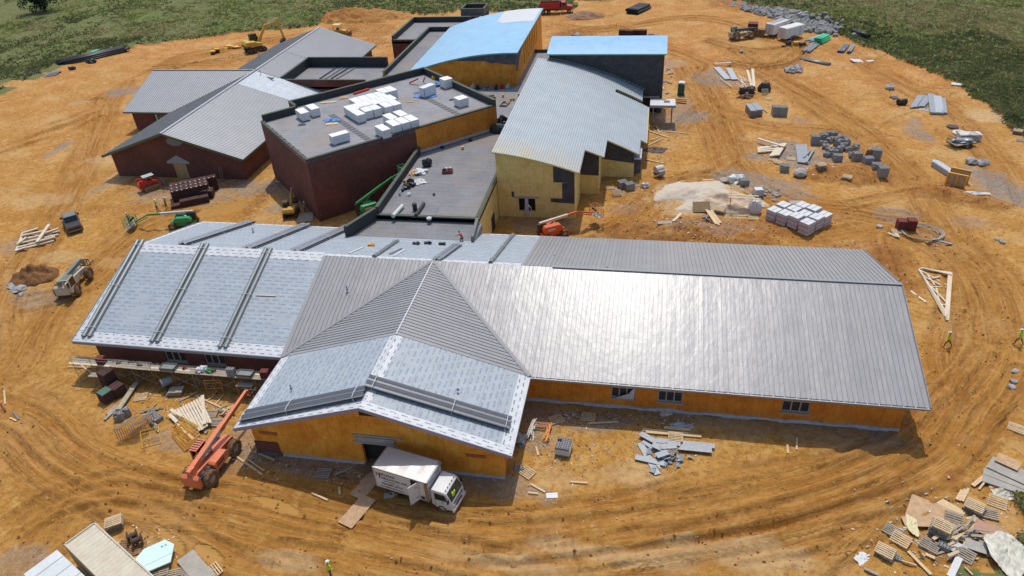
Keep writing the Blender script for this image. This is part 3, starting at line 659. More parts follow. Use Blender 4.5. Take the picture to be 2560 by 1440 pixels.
# ================================================================== front school wing
X0m, X1m, Y0m, Y1m, HE, HR = -54.8, 23.1, 46.35, 70.65, 3.61, 7.26
YR = (Y0m+Y1m)/2; XR = -20.75; XA, XB, YG = -32.4, -9.1, 37.15
k = (HR-HE)/(YR-Y0m); sl_ = math.hypot(1, k)
main = empty('school_wing', (-16, 55, 0), label='long front school wing with grey metal and pale underlayment roof and orange foam walls', cat='building')
def P_(x, y, z): return Vector((x, y, z))
th = .22
def slab(mb, pts, t=th):
    """roof slab from a planar polygon (top face given)"""
    n = len(pts); i = len(mb.v); mb.v += [tuple(p) for p in pts]+[(p[0], p[1], p[2]-t) for p in pts]
    mb.f.append(tuple(range(i, i+n))); mb.f.append(tuple(range(i+2*n-1, i+n-1, -1)))
    for q in range(n): r = (q+1) % n; mb.f.append((i+q, i+n+q, i+n+r, i+r))
    mb.mi += [mb.cur]*(n+2); return mb
yw = YR-(XR-XA)*1.0   # ridge side of the valleys
fl, fr = P_(X0m, Y0m, HE), P_(X1m, Y0m, HE)
vl, vr = P_(XA, Y0m, HE), P_(XB, Y0m, HE); mr = P_(XR, YR, HR); rl, rr_ = P_(X0m, YR, HR), P_(X1m, YR, HR); bl, br = P_(X0m, Y1m, HE), P_(X1m, Y1m, HE)
g0, gl_, gr_ = P_(XR, YG, HR), P_(XA, YG, HE), P_(XB, YG, HE)
r_fl = part(slab(MB(), [fl, vl, mr, rl]), 'roof', UND_X, main, label='front left roof slope half covered in printed underlayment')
r_fr = part(slab(MB(), [vr, fr, rr_, mr]), 'roof', UND_X, main, label='front right roof slope of shiny standing seam panels')
r_b = part(slab(MB(), [br, bl, rl, rr_]), 'roof', UND_X, main, label='rear roof slope')
r_wl = part(slab(MB(), [gl_, g0, mr, vl]), 'roof', UND_Y, main, label='left slope of the projecting gable roof')
r_wr = part(slab(MB(), [g0, gr_, vr, mr]), 'roof', UND_Y, main, label='right slope of the projecting gable roof')
SLF = sl_*(YR-Y0m)
upf = Vector((0, 1, k)); upb = Vector((0, -1, k))
# front right slope: seam panels run ridge to eave, cut by the valley
vx = (YR-Y0m)/(XR-XB)
def f0r(x): return max(0, (XB-x)/(XB-XR))*SLF if x < XB else 0.0
seams(r_fr, (0, Y0m, HE), (1,0,0), upf, XR+.15, X1m-.05, f0r, lambda x: SLF-.02)
# front left slope: laid only next to the valley
def f0l(x): return max(0, (x-XA)/(XR-XA))*SLF if x > XA else 0.0
XL = -32.6
seams(r_fl, (0, Y0m, HE), (1,0,0), upf, XL, XR-.15, f0l, lambda x: SLF-.02)
# gable roof: panels only in the upper triangle beside the main roof
SLW = math.hypot(XR-XA, HR-HE)
def wy(y): return max(0.0, (y-Y0m)/(YR-Y0m))*SLW if y > Y0m else 0.0
seams(r_wl, (XA, 0, HE), (0,1,0), (XR-XA, 0, HR-HE), 46.4, YR-.2, wy, lambda y: SLW)
seams(r_wr, (XB, 0, HE), (0,1,0), (XR-XB, 0, HR-HE), 46.4, YR-.2, wy, lambda y: SLW)
# rear slope
seams(r_b, (0, Y1m, HE), (1,0,0), upb, -11.7, X1m-.05, lambda x: 0.0 if x > -6.7 else 0, lambda x: SLF-.02)
def strips(par, segs, wd=.75, mat=TAPE, lift=.012):
    for a, b, inn in segs:
        a, b = Vector(a), Vector(b); d = (b-a).normalized(); n = Vector(inn).normalized()
        nn = d.cross(n).normalized(); nn = nn if nn.z > 0 else -nn
        mb = MB(); q = [a, b, b+n*wd, a+n*wd]; mb.quad(*[p+nn*lift for p in q])
        for u in range(4): v_ = (u+1) % 4; mb.quad(q[u]+nn*lift, q[u]-nn*.0, q[v_]-nn*.0, q[v_]+nn*lift)
        mb.obj('edge_strip', TAPE_Y if abs(d.y) > .9 else TAPE, par)
wl_in = Vector((XR-XA, 0, HR-HE)); wr_in = Vector((XR-XB, 0, HR-HE))
strips(r_fl, [((X0m, Y0m, HE), (XA, Y0m, HE), upf), ((X0m, YR-.75, HR-.75*k), (XL, YR-.75, HR-.75*k), upf)], 1.25)
strips(r_fl, [((X0m, Y0m+1.3, HE+1.3*k), (X0m, YR-.8, HR-.8*k), (1,0,0))], .9, lift=.012)
strips(r_b, [((X0m, YR, HR-.0), (-11.8, YR, HR-.0), (0,1,-k))], .75)
strips(r_b, [((X0m, Y1m, HE), (-33.5, Y1m, HE), (0,-1,k)), ((-17.6, Y1m, HE), (-11.8, Y1m, HE), (0,-1,k)), ], .5)
strips(r_b, [((X0m, YR+.8, HR-.8*k), (X0m, Y1m-.55, HE+.55*k), (1,0,0))], .5)
strips(r_wl, [((XA, YG+.9, HE), (XA, Y0m-.1, HE), wl_in), ], .8)
strips(r_wl, [((XA, YG, HE), (XR, YG, HR), (0,1,0))], .85)
kk = (HR-HE)/(XR-XA)
strips(r_wl, [((XR-.55, YG+.9, HR-.55*kk), (XR-.55, Y0m, HR-.55*kk), wl_in)], .55)
strips(r_wr, [((XB, YG+.9, HE), (XB, Y0m-.1, HE), wr_in)], .95)
strips(r_wr, [((XB, YG, HE), (XR, YG, HR), (0,1,0))], .85)
strips(r_wr, [((XR+.6, YG+.9, HR-.6*kk), (XR+.6, Y0m, HR-.6*kk), wr_in)], .6)
# caps, flashings, gutters, fascia
mb = MB(); mb.beam((-8.6, YR, HR+.08), (X1m, YR, HR+.08), .34, .07); part(mb, 'ridge_cap', TRIM, main)
for vv, X in ((vl, XA), (vr, XB)):
    mb = MB(); mb.beam(Vector(vv)+Vector((0,0,.1)), mr+Vector((0,0,.1)), .34, .05); part(mb, 'valley_flashing', TRIM, main)
mb = MB(); mb.beam((XR, 46.4, HR+.07), (XR, YR, HR+.07), .11, .05); part(mb, 'ridge_tape', WHITE, main)
mb = MB(); mb.bb(XB, X1m, Y0m-.16, Y0m-.02, HE-.2, HE-.03); g_ = part(mb, 'gutter', GUT, main)
mb = MB()
for x in np.arange(XB+.5, X1m, .9): mb.box((x, Y0m-.09, HE-.015), (.07, .17, .05))
mb.obj('gutter_bracket', WHITE, g_)
mb = MB(); mb.bb(X0m, XA, Y0m-.06, Y0m, HE-.32, HE-.02); part(mb, 'fascia', TRIM, main)
mb = MB(); mb.beam((X1m+.03, Y0m, HE-.06), (X1m+.03, YR, HR-.06), .06, .3); mb.beam((X1m+.03, YR, HR-.06), (X1m+.03, Y1m, HE-.06), .06, .3); part(mb, 'rake_trim', TRIM, main)
mb = MB(); mb.beam((X0m-.03, Y0m, HE-.06), (X0m-.03, YR, HR-.06), .06, .3); mb.beam((X0m-.03, YR, HR-.06), (X0m-.03, Y1m, HE-.06), .06, .3); part(mb, 'rake_trim', TRIM, main)
mb = MB(); mb.beam((XA, YG-.04, HE-.1), (XR, YG-.04, HR-.1), .07, .34); part(mb, 'rake_trim', plain('lilac_grey_trim', (.33,.32,.40), .5, .3, .1), main)
mb = MB(); mb.beam((XB, YG-.04, HE-.1), (XR, YG-.04, HR-.1), .07, .34); part(mb, 'rake_trim', MATS['lilac_grey_trim'], main)
mb = MB(); mb.bb(XA-.08, XA-.01, YG, Y0m-.1, HE-.26, HE); part(mb, 'fascia', TRIM, main)
mb = MB(); mb.bb(XB+.01, XB+.09, YG, Y0m-.1, HE-.26, HE); part(mb, 'fascia', WHITE, main)
# walls
WX0, WX1, WY0, WY1 = -53.3, 21.75, 47.2, 69.8
wxa, wxb, wyg = -31.5, -9.95, 38.0
def s_on(p0, px, py, z):  # distance along a front wall of an image mark at height z
    return at(px, py, z).x-p0[0]
ops = []
for (pa, pb) in (((1530,985),(1587,985)), ((1645,990),(1707,990)), ((1957,1018),(2027,1018))):
    a = at(*pa, 2.0).x-wxb; b = at(*pb, 2.0).x-wxb; ops.append((a, b, 1.15, 2.75))
ops[0] = (ops[0][0]-.1, ops[0][1], 1.15, 2.75)
part(wall((wxb, WY0), (WX1, WY0), 0, HE-.1, .3, ops), 'wall', FOAM_D, main, label='orange foam wall under the shiny right roof')
for o in ops: window(main, (wxb, WY0), (WX1, WY0), *o, nx=3, nz=2)
mb = MB()
for s0, s1 in ((0, 32),): 
    n_ = 40
    for i in range(n_):
        x = wxb+i*(WX1-wxb)/n_; mb.box((x+.4, WY0-.05, .2+.05*math.sin(i*1.3)), ((WX1-wxb)/n_+.01, .12+.04*math.sin(i*2.1), .3+.08*math.sin(i*.9)))
part(mb, 'base_flashing', FLASH, main)
mb = MB()
for o in ops[1:]: mb.box((wxb+(o[0]+o[1])/2, WY0-.1, o[3]+.12), (o[1]-o[0]+.3, .14, .22))
part(mb, 'lintel_wrap', FLASH, main)
mb = MB(); o = ops[0]; mb.quad((wxb+o[1], WY0-.03, o[3]-.1), (wxb+o[1]-.05, WY0-.03, o[2]), (wxb+o[0]+.3, WY0-.06, o[2]+.05), (wxb+o[1]-.5, WY0-.05, o[2]+.7)); mb.quad((wxb+o[1], WY0-.03, o[3]-.1), (wxb+o[1]-.5, WY0-.05, o[2]+.7), (wxb+o[1]-.5, WY0-.02, o[2]+.72), (wxb+o[1], WY0-.0, o[3]-.09)); part(mb, 'torn_sheet', FLASH, main)
# left front: brick with two windows
ol = []
for (pa, pb) in (((404,890),(455,895)), ((503,898),(552,905))):
    a = at(*pa, 2.2).x-WX0; b = at(*pb, 2.2).x-WX0; ol.append((a, b, 1.2, 2.8))
part(wall((WX0, WY0), (wxa, WY0), 0, HE-.1, .3, ol), 'wall', BRICK, main, label='dark brick wall behind the scaffold')
for o in ol: window(main, (WX0, WY0), (wxa, WY0), *o, nx=3, nz=2)
# projecting gable
da = at(905,1125,1.8).x-wxa; 
dd = (da, da+2.5, 0, 2.5); 
part(gable((wxa, wyg), (wxb, wyg), 0, HE-.1, HR-.45, .3, [dd, (XR-wxa-.2, XR-wxa+1.5, 3.3, HE-.1)]), 'wall', FOAM, main, label='orange foam gable wall behind the box truck')
mb = MB(); mb.box((wxa+da+1.25, wyg+.6, 1.25), (2.5, .05, 2.5)); part(mb, 'doorway_back', INSIDE, main)
mb = MB(); mb.box((wxa+da+1.25, wyg-.04, 2.95), (3.3, .1, .55)); mb.box((wxa+da+1.5, wyg-.06, 3.42), (4.2, .12, .16)); mb.box((wxa+da+1.2, wyg-.05, 2.6), (3.7, .08, .2)); part(mb, 'lintel', CONC, main)
mb = MB(); mb.box((XR+.65, wyg-.04, 6.0), (2.4, .14, .55)); part(mb, 'gable_vent', INSIDE, main)
mb = MB(); mb.bb(wxa-.04, wxa+2.1, wyg-.1, wyg-.002, .35, 1.5); part(mb, 'brick_patch', BRICK, main)
mb = MB(); mb.bb(wxa-.12, wxa+2.2, wyg-.2, wyg-.102, 0, .36); part(mb, 'block_course', BLOCK, main)
mb = MB(); mb.bb(wxa+2.3, wxa+da-.1, wyg-.14, wyg-.01, 0, .22); mb.bb(wxa+da+2.6, wxb+.05, wyg-.14, wyg-.01, 0, .2); part(mb, 'base_flashing', FLASH, main)
for x, z in ((wxa+1.5, 2.55), (wxb-2.2, 2.3)):
    mb = MB(); mb.box((x, wyg-.03, z), (1.6, .08, .3)); part(mb, 'foam_lip', plain('foam_lip', (.40,.13,.03), .8, 0, .4, 2), main)
part(wall((wxa, WY0), (wxa, wyg+.3), 0, HE-.1, .3), 'wall', BRICK, main); part(wall((wxb, wyg+.3), (wxb, WY0), 0, HE-.1, .3), 'wall', FOAM_D, main)
part(gable((WX1, WY0+.3), (WX1, WY1), 0, HE-.1, HR-.5, .3), 'wall', FOAM_D, main); part(gable((WX0, WY1), (WX0, WY0+.3), 0, HE-.1, HR-.5, .3), 'wall', BRICK, main)
part(wall((WX1-.3, WY1), (WX0+.3, WY1), 0, HE-.1, .3), 'wall', FOAM_D, main)
# vent pipes through the roof
def vent(px, py, h, par, z, r=.06, mat=None):
    p = at(px, py, z); mb = MB(); mb.cyl((p.x, p.y, z-.1), (p.x, p.y, z+h), r, 8); mb.cyl((p.x, p.y, z), (p.x, p.y, z+.12), r*2.2, 8, r*1.2); part(mb, 'vent_pipe', mat or GUT, par)
for a in ((1386,650,.7,5.5),(868,725,.5,6.2),(633,580,.6,5.0),(1517,676,.5,6.9),(728,972,.5,5.0),(1112,970,.3,5.2),(845,858,.3,4.6),(1145,975,.25,5.5)): vent(a[0], a[1], a[2], main, a[3])

# ================================================================== rear left wing (T-shaped gable roofs)
lx0, lx1, ly0, ly1, le, lr = -82.5, -58.9, 89.0, 148.6, 3.7, 7.55; lxr = (lx0+lx1)/2-.35
cx0, cyr = -91.8, 119.0; cy0, cy1 = cyr-(lxr-lx0), cyr+(lxr-lx0)
lw = empty('rear_school_wing', (-72, 115, 0), label='rear left brick wing with grey ribbed gable roofs crossing in a T', cat='building')
kl = (lr-le)/(lx1-lxr); k2 = (lr-le)/(lxr-lx0)
def ribroof(mb0, par, name, mat, org, e, wv, e0, e1, f0, f1, pitch=.42, label=None):
    o = part(mb0, name, mat, par, **({'label': label} if label else {}))
    rb = MB(); org, e, wv = Vector(org), Vector(e).normalized(), Vector(wv).normalized(); n = e.cross(wv).normalized(); n = n if n.z > 0 else -n
    for i in range(int((e1-e0)/pitch)+1):
        x = e0+i*pitch; a, b = f0(x), f1(x)
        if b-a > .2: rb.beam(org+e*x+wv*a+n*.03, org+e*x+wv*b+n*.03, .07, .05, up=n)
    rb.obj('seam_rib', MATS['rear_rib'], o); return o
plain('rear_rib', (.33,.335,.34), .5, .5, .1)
SR = math.hypot(lx1-lxr, lr-le); SL = math.hypot(lxr-lx0, lr-le)
ya, yb = 111.8, 120.6
yn, yf, xw = 119.0, 131.0, -66.6; sw = SR*(lx1-xw)/(lx1-lxr); zw = le+(lr-le)*(lx1-xw)/(lx1-lxr)
for y0, y1, xe, s_e in ((ly0, ya, lx1, 0), (yn+.02, yf-.02, xw, sw), (yf, ly1, lx1, 0)):
    ze = zw if s_e else le
    ribroof(slab(MB(), [(lxr,y0,lr),(xe,y0,ze),(xe,y1,ze),(lxr,y1,lr)][::-1]), lw, 'roof', SEAM2, (lx1,0,le), (0,1,0), (lxr-lx1,0,lr-le), y0, y1, lambda y: s_e, lambda y: SR)
part(slab(MB(), [(lxr,ya+.01,lr-.05),(lx1,ya+.01,le-.05),(lx1,yn,le-.05),(lxr,yn,lr-.05)][::-1]), 'roof', UND_S, lw, label='bare silver underlayment strip of the rear wing roof')
DARKR = plain('shaded_side_roof', (.26,.265,.27), .45, .6, .12)
ribroof(slab(MB(), [(lxr,ly0,lr),(lx0,ly0,le),(lx0,cy0,le),(lxr,cyr,lr)]), lw, 'roof', SEAM2, (lx0,0,le), (0,1,0), (lxr-lx0,0,lr-le), ly0, cyr, lambda y: max(0, (y-cy0)/(cyr-cy0))*SL if y > cy0 else 0, lambda y: SL)
ribroof(slab(MB(), [(lxr,cyr,lr),(lx0,cy1,le),(lx0,ly1,le),(lxr,ly1,lr)]), lw, 'roof', SEAM2, (lx0,0,le), (0,1,0), (lxr-lx0,0,lr-le), cyr, ly1, lambda y: max(0, (cy1-y)/(cy1-cyr))*SL if y < cy1 else 0, lambda y: SL)
ribroof(slab(MB(), [(cx0,cy0,le),(lx0,cy0,le),(lxr,cyr,lr),(cx0,cyr,lr)]), lw, 'roof', SEAM2, (0,cy0,le), (1,0,0), (0,cyr-cy0,lr-le), cx0, lxr, lambda x: max(0, (x-lx0)/(lxr-lx0))*SL if x > lx0 else 0, lambda x: SL)
ribroof(slab(MB(), [(cx0,cy1,le),(cx0,cyr,lr),(lxr,cyr,lr),(lx0,cy1,le)]), lw, 'roof', SEAM2, (0,cy1,le), (1,0,0), (0,cyr-cy1,lr-le), cx0, lxr, lambda x: max(0, (x-lx0)/(lxr-lx0))*SL if x > lx0 else 0, lambda x: SL)
mb = MB(); mb.beam((lxr,ly0,lr+.06),(lxr,ly1,lr+.06),.4,.07); part(mb, 'ridge_cap', plain('pale_cap', (.42,.42,.45), .5, .2, .1), lw)
mb = MB(); mb.beam((cx0,cyr,lr+.06),(lxr,cyr,lr+.06),.4,.07); part(mb, 'ridge_cap', TRIM, lw)
GRN = plain('olive_trim', (.10,.13,.075), .6, 0, .2)
mb = MB(); mb.bb(lx1+.0, lx1+.12, ly0, ly1, le-.24, le+.02); part(mb, 'fascia', GRN, lw)
mb = MB(); mb.bb(cx0, lx0, cy0-.12, cy0, le-.24, le+.02); part(mb, 'fascia', GRN, lw)
for a, b in (((lx0,ly0-.04,le-.08),(lxr,ly0-.04,lr-.08)), ((lxr,ly0-.04,lr-.08),(lx1,ly0-.04,le-.08))):
    mb = MB(); mb.beam(a, b, .08, .36); part(mb, 'rake_trim', GRN, lw)
d0 = at(445,445).x-(lx0+.9); fw0, fw1, fwy = lx0+.9, lx1-.9, ly0+.9
dop = (d0-.2, d0+2.0, 0, 2.35)
part(gable((fw0,fwy),(fw1,fwy),0,le-.1,lr-.4,.3,[dop], (lxr-fw0)/(fw1-fw0)), 'wall', BRICK, lw, label='brick gable wall with a plywood door')
mb = MB(); mb.box((fw0+d0+.35, fwy+.1, 1.17), (1.08, .06, 2.33)); part(mb, 'door', PLY, lw); mb = MB(); mb.box((fw0+d0+1.45, fwy+.1, 1.17), (1.08, .06, 2.33)); part(mb, 'door', PLY, lw)
mb = MB(); xx = fw0+d0+.9; mb.prism([(xx-1.9,2.4),(xx+1.9,2.4),(xx+1.9,2.7),(xx,3.75),(xx-1.9,2.7)], fwy-.12, fwy-.005); part(mb, 'door_pediment', CONC, lw)
mb = MB(); vx_ = lxr+1.2; mb.prism([(vx_+1.4*math.cos(t*math.pi/4+.39), 6.0+.75*math.sin(t*math.pi/4+.39)) for t in range(8)], fwy-.08, fwy-.005); part(mb, 'louvre_vent', plain('vent_grey', (.20,.20,.21), .6, 0, .2), lw)
wop = (13.0, 15.4, 1.2, 2.9)
part(wall((fw1,fwy+.3),(fw1,ly1-.9),0,le-.1,.3,[(8.2,10.4,1.1,2.9)]), 'wall', BRICK, lw); window(lw, (fw1,fwy+.3),(fw1,ly1-.9), 8.2,10.4,1.1,2.9, 3, 2)
part(wall((lx0+.9,ly1-.9),(lx0+.9,fwy+.3),0,le-.1,.3), 'wall', BRICK, lw); part(gable((fw1,ly1-.9),(fw0,ly1-.9),0,le-.1,lr-.4,.3), 'wall', BRICK, lw)
cwx = cx0+.9; s0 = at(353,325,2).x-cwx
part(wall((cwx,cy0+.9),(lx0+.9,cy0+.9),0,le-.1,.3,[(s0,s0+2.3,1.1,2.9)]), 'wall', BRICK, lw); window(lw, (cwx,cy0+.9),(lx0+.9,cy0+.9), s0,s0+2.3,1.1,2.9,3,2)
part(gable((cwx,cy1-.9),(cwx,cy0+1.2),0,le-.1,lr-.4,.3), 'wall', BRICK, lw); part(wall((lx0+.9,cy1-.9),(cwx,cy1-.9),0,le-.1,.3), 'wall', BRICK, lw)
vent(394,302,1.0,lw,5.4,.09); vent(649,143,1.1,lw,6.0,.09); vent(652,188,1.0,lw,7.0,.05)
mb = MB(); p = at(668,193,6.6); mb.box(p, (3.2,.3,.2), -.35); part(mb, 'roof_board', WOODG, lw)

# ================================================================== low flat-roofed links
def flat(name, label, poly, z, ph, mat=ROOF, wallmat=BRICK, inner=PARA, cap=CAP, skip=(), th=.32, front=None, cat='building'):
    """flat roof inside parapets; ph = parapet height per edge (or one), front = wall material per edge"""
    cx = sum(p[0] for p in poly)/len(poly); cy = sum(p[1] for p in poly)/len(poly)
    e = empty(name, (cx, cy, 0), label=label, cat=cat); n = len(poly)
    mb = MB(); mb.prism(poly, z-.35, z, 'z'); part(mb, 'roof', mat, e)
    for i in range(n):
        a, b = poly[i], poly[(i+1) % n]
        if i in skip: continue
        h = ph[i] if hasattr(ph, '__len__') else ph
        wm = front[i] if isinstance(front, dict) and i in front else wallmat
        L = math.hypot(b[0]-a[0], b[1]-a[1]); d = ((b[0]-a[0])/L, (b[1]-a[1])/L)
        a2 = (a[0]+d[0]*th*.0, a[1]+d[1]*th*.0); b2 = (b[0]-d[0]*(th+.003), b[1]-d[1]*(th+.003))
        part(wall(a2, b2, 0, z+h, th), 'wall', wm, e)
        if h > .35:
            nn = (-d[1], d[0]); q0 = (a[0]+nn[0]*th+d[0]*th, a[1]+nn[1]*th+d[1]*th); q1 = (b[0]+nn[0]*th-d[0]*th, b[1]+nn[1]*th-d[1]*th)
            part(wall(q0, q1, z-.01, z+h-.004, .04), 'parapet_lining', inner, e)
        mb = MB(); c = ((a[0]+b2[0])/2-d[1]*th/2, (a[1]+b2[1])/2+d[0]*th/2, z+h+.04); mb.box(c, (math.hypot(b2[0]-a[0], b2[1]-a[1])+.04, th+.12, .08), math.atan2(d[1], d[0])); part(mb, 'parapet_cap', cap, e)
    return e
# entrance link between the front wing and the halls
link = flat('entrance_link', 'flat black-roofed link between the front wing and the brick hall', [(-31.6,71.0),(-18.95,71.0),(-18.95,100.6),(-22.6,100.6),(-22.6,98.2),(-31.6,89.2)], 5.2, [.12,.35,.1,.1,.05,1.0], ROOF, FOAM_Y, skip=(2,3,4), front={0: PARA, 1: FOAM_Y, 5: BRICK})
mb = MB(); mb.prism([(-33.6,66.2),(-18.6,66.2),(-18.6,71.0),(-31.6,71.0)], 3.9, 4.72, 'z'); part(mb, 'lower_roof', ROOF, link)
part(wall((-31.75,71.1),(-33.7,66.4),3.6,6.2,.32), 'parapet_wall', PARA, link); part(wall((-18.55,66.6),(-18.95,71.0),3.6,5.55,.32), 'parapet_wall', plain('bare_parapet', (.16,.165,.165), .8, 0, .3), link)
mb = MB(); mb.beam((-31.55,71.1,6.24),(-33.5,66.4,6.24),.42,.08); part(mb, 'parapet_cap', CAP, link)
mb = MB(); mb.beam((-22.3,98.55,5.5),(-31.5,89.4,5.5),.5,.35); part(mb, 'base_flashing', FLASH, link)
for (px, py, r, h) in ((1038,518,.28,.9),(1007,470,.2,.3),(1085,480,.15,.2)):
    p = at(px, py+8, 5.2); mb = MB(); mb.cyl(p, p+Vector((0,0,h)), r, 12); mb.cyl(p+Vector((0,0,h)), p+Vector((0,0,h+.05)), r*1.02, 12); part(mb, 'roof_drain', [PARA], link)
mb = MB(); s_ = (78.0-71.0)
part(MB().box((-18.93, 77.9, 1.05), (.1, 1.7, 2.1)), 'door', INSIDE, link)
mid = flat('rear_link', 'low grey flat roof among the brick hall, blue gym and curved roof', [(-49.9,112.4),(-19.2,112.4),(-19.2,139.5),(-49.9,139.5)], 4.7, .06, ROOF3, BRICK, skip=(0,3))
mb = MB(); mb.prism([(-31.0,98.5),(-19.2,98.5),(-19.2,112.4),(-36,112.4)], 4.3, 4.695, 'z'); part(mb, 'roof', ROOF3, mid)
mb = MB(); mb.beam((-22.8,139.2,5.0),(-17.5,139.2,5.0),.3,.6); part(mb, 'parapet_cap', CAP, mid)
flA = flat('flat_brick_block', 'low brick block with black parapets joined to the rear wing', [(-66.6,119.0),(-50.0,119.0),(-50.0,131.0),(-66.6,131.0)], 4.5, [1.25,.05,1.8,1.65], ROOF3, BRICK, skip=(1,))
# ================================================================== brick hall set at forty-five degrees
bh_poly = [(-55.6,91.0),(-42.8,78.1),(-22.15,98.6),(-37.3,113.7),(-53.9,97.1),(-51.85,95.0)]
hall = flat('brick_hall', 'tall dark brick hall turned at an angle with white bundles on its flat roof', bh_poly, 8.72, [.16,.2,.95,1.0,1.0,1.0], ROOF2, BRICK, front={2: BRICK})
mb = MB(); a, b = Vector((-42.8,78.1,0)), Vector((-22.15,98.6,0)); d = (b-a).normalized(); n = Vector((d.y,-d.x,0))
s0, s1 = 15.7, (b-a).length-.05
p0 = a+d*s0+n*.09; p1 = a+d*s1+n*.09
part(wall(p0.xy, p1.xy, 5.1, 8.8, .08), 'foam_wall', FOAM_D, hall, label='bare orange foam stretch of wall')
GRIT = plain('walk_pad', (.12,.115,.11), .9, 0, .35, 3)
def pads(t0, s_a, s_b, n_):
    for i in range(n_):
        q = a+d*(t0)+Vector((-d.y, d.x, 0))*(s_a+(s_b-s_a)*i/(n_-1)); mb = MB(); mb.box((q.x, q.y, 8.735), (.9, .62, .03), math.atan2(d.y, d.x)+random.uniform(-.03, .03)); part(mb, 'walk_pad', GRIT, hall)
pads(9.2, .8, 13.5, 15); pads(23.2, 1.2, 13.5, 14)
for t in np.arange(1, 17, 1.7):
    q = Vector((-55.6,91.0,0)).lerp(Vector((-42.8,78.1,0)), t/18.2); mb = MB(); mb.box((q.x+.15, q.y+.2, 9.0), (.3,.16,.16), .78); part(mb, 'loose_block', WOODG, hall)
# ================================================================== gym with curved blue roof
gx0, gx1, gy0, gy1, gl0, gh = -42.1, -22.9, 119.5, 149.4, 7.0, 10.5
gym = empty('gym', (-32, 134, 0), label='gym with a curved light blue membrane roof and orange foam walls', cat='building')
def gcurve(x): t = (x-gx0)/(gx1-gx0); return gl0+(gh-gl0)*(1-(1-t)**2.05)
mb = MB(); N = 24
xs = [gx0-.35+(gx1-gx0+.7)*i/N for i in range(N+1)]
def gc2(x): return gcurve(min(max(x, gx0), gx1))+(x-gx0)*.3*(x < gx0)
for i in range(N):
    a_, b_ = xs[i], xs[i+1]; za, zb = gc2(a_), gc2(b_)
    y0, y1 = gy0-.35, gy1+.35
    mb.quad((a_,y0,za),(b_,y0,zb),(b_,y1,zb),(a_,y1,za)); mb.quad((a_,y0,za-.25),(a_,y1,za-.25),(b_,y1,zb-.25),(b_,y0,zb-.25))
    mb.quad((a_,y0,za-.25),(b_,y0,zb-.25),(b_,y0,zb),(a_,y0,za)); mb.quad((a_,y1,za),(b_,y1,zb),(b_,y1,zb-.25),(a_,y1,za-.25))
for x in (xs[0], xs[-1]): z = gc2(x); mb.quad((x,y0,z-.25),(x,y0,z),(x,y1,z),(x,y1,z-.25))
part(mb, 'roof', BLUE, gym, smooth=False)
mb = MB()
def wp(px, py, z): p = at(px, py, z); return (p.x, p.y)
for i in range(8):
    a_, b_ = gx1-7.6+i*.95, gx1-7.6+(i+1)*.95; y0 = gy1-9.8+(1.6 if i < 1 else 0)
    mb.quad((a_,y0,gc2(a_)+.02),(b_,y0,gc2(b_)+.02),(b_,gy1+.3,gc2(b_)+.02),(a_,gy1+.3,gc2(a_)+.02))
part(mb, 'white_cover', WHITE, gym)
TEAL = plain('teal_edge', (.20,.50,.42), .5, 0, .2)
mb = MB()
for i in range(N): mb.beam((xs[i],gy0-.37,gc2(xs[i])-.1),(xs[i+1],gy0-.37,gc2(xs[i+1])-.1),.05,.2)
part(mb, 'edge_flashing', TEAL, gym)
mb = MB(); mb.bb(gx1+.33,gx1+.4,gy0-.3,gy1+.3,gh-.22,gh-.02); part(mb, 'edge_flashing', TEAL, gym)
def archwall(y, n_=16, z0=0, split=None):
    mb = MB()
    for i in range(n_):
        a_, b_ = gx0+(gx1-gx0)*i/n_, gx0+(gx1-gx0)*(i+1)/n_; za, zb = gcurve(a_)-.1, gcurve(b_)-.1
        mb.quad((a_,y,z0),(b_,y,z0),(b_,y,zb),(a_,y,za)); mb.quad((a_,y+.3,z0),(a_,y+.3,za),(b_,y+.3,zb),(b_,y+.3,z0))
    mb.quad((gx0,y,z0),(gx0,y,gcurve(gx0)-.1),(gx0,y+.3,gcurve(gx0)-.1),(gx0,y+.3,z0)); mb.quad((gx1,y,z0),(gx1,y+.3,z0),(gx1,y+.3,gcurve(gx1)-.1),(gx1,y,gcurve(gx1)-.1))
    return mb
part(archwall(gy0), 'wall', FOAM, gym); part(archwall(gy1-.3), 'wall', FOAM, gym)
mb = MB(); fx = [(-33.5,9.1),(-32.4,9.0),(-31,8.95),(-29.6,9.0),(-28.2,8.95),(-27.4,8.6),(-26.2,8.7),(-25.2,8.45),(gx1-.02,8.4)]
for (xa_, za_), (xb_, zb_) in zip(fx, fx[1:]): mb.quad((xa_,gy0-.03,za_),(xb_,gy0-.03,zb_),(xb_,gy0-.03,gcurve(xb_)-.12),(xa_,gy0-.03,gcurve(xa_)-.12))
part(mb, 'bare_block', BLOCK, gym, label='dark unsprayed block band under the roof edge')
slits = [(7.6+i*2.1, 8.3+i*2.1, 6.0, 9.6) for i in range(8)]
part(wall((gx1,gy0+.3),(gx1,gy1-.3),0,gh-.12,.3,slits), 'wall', FOAM, gym)
for s in slits:
    mb = MB(); mb.box((gx1-.2, gy0+.3+(s[0]+s[1])/2, (s[2]+s[3])/2), (.03, s[1]-s[0], s[3]-s[2])); part(mb, 'slit_window', GLASS, gym)
mb = MB(); ys_ = [(0,7.3),(1.2,7.0),(2.4,8.0),(4,8.9),(7,9.6),(13,9.7)]
for (ya_, za_), (yb_, zb_) in zip(ys_, ys_[1:]): mb.quad((gx1+.02,gy0+ya_,za_),(gx1+.02,gy0+yb_,zb_),(gx1+.02,gy0+yb_,gh-.14),(gx1+.02,gy0+ya_,gh-.14))
part(mb, 'bare_block', BLOCK, gym)
part(wall((gx0,gy1-.3),(gx0,gy0+.3),0,gl0-.1,.3), 'wall', BLOCK, gym)
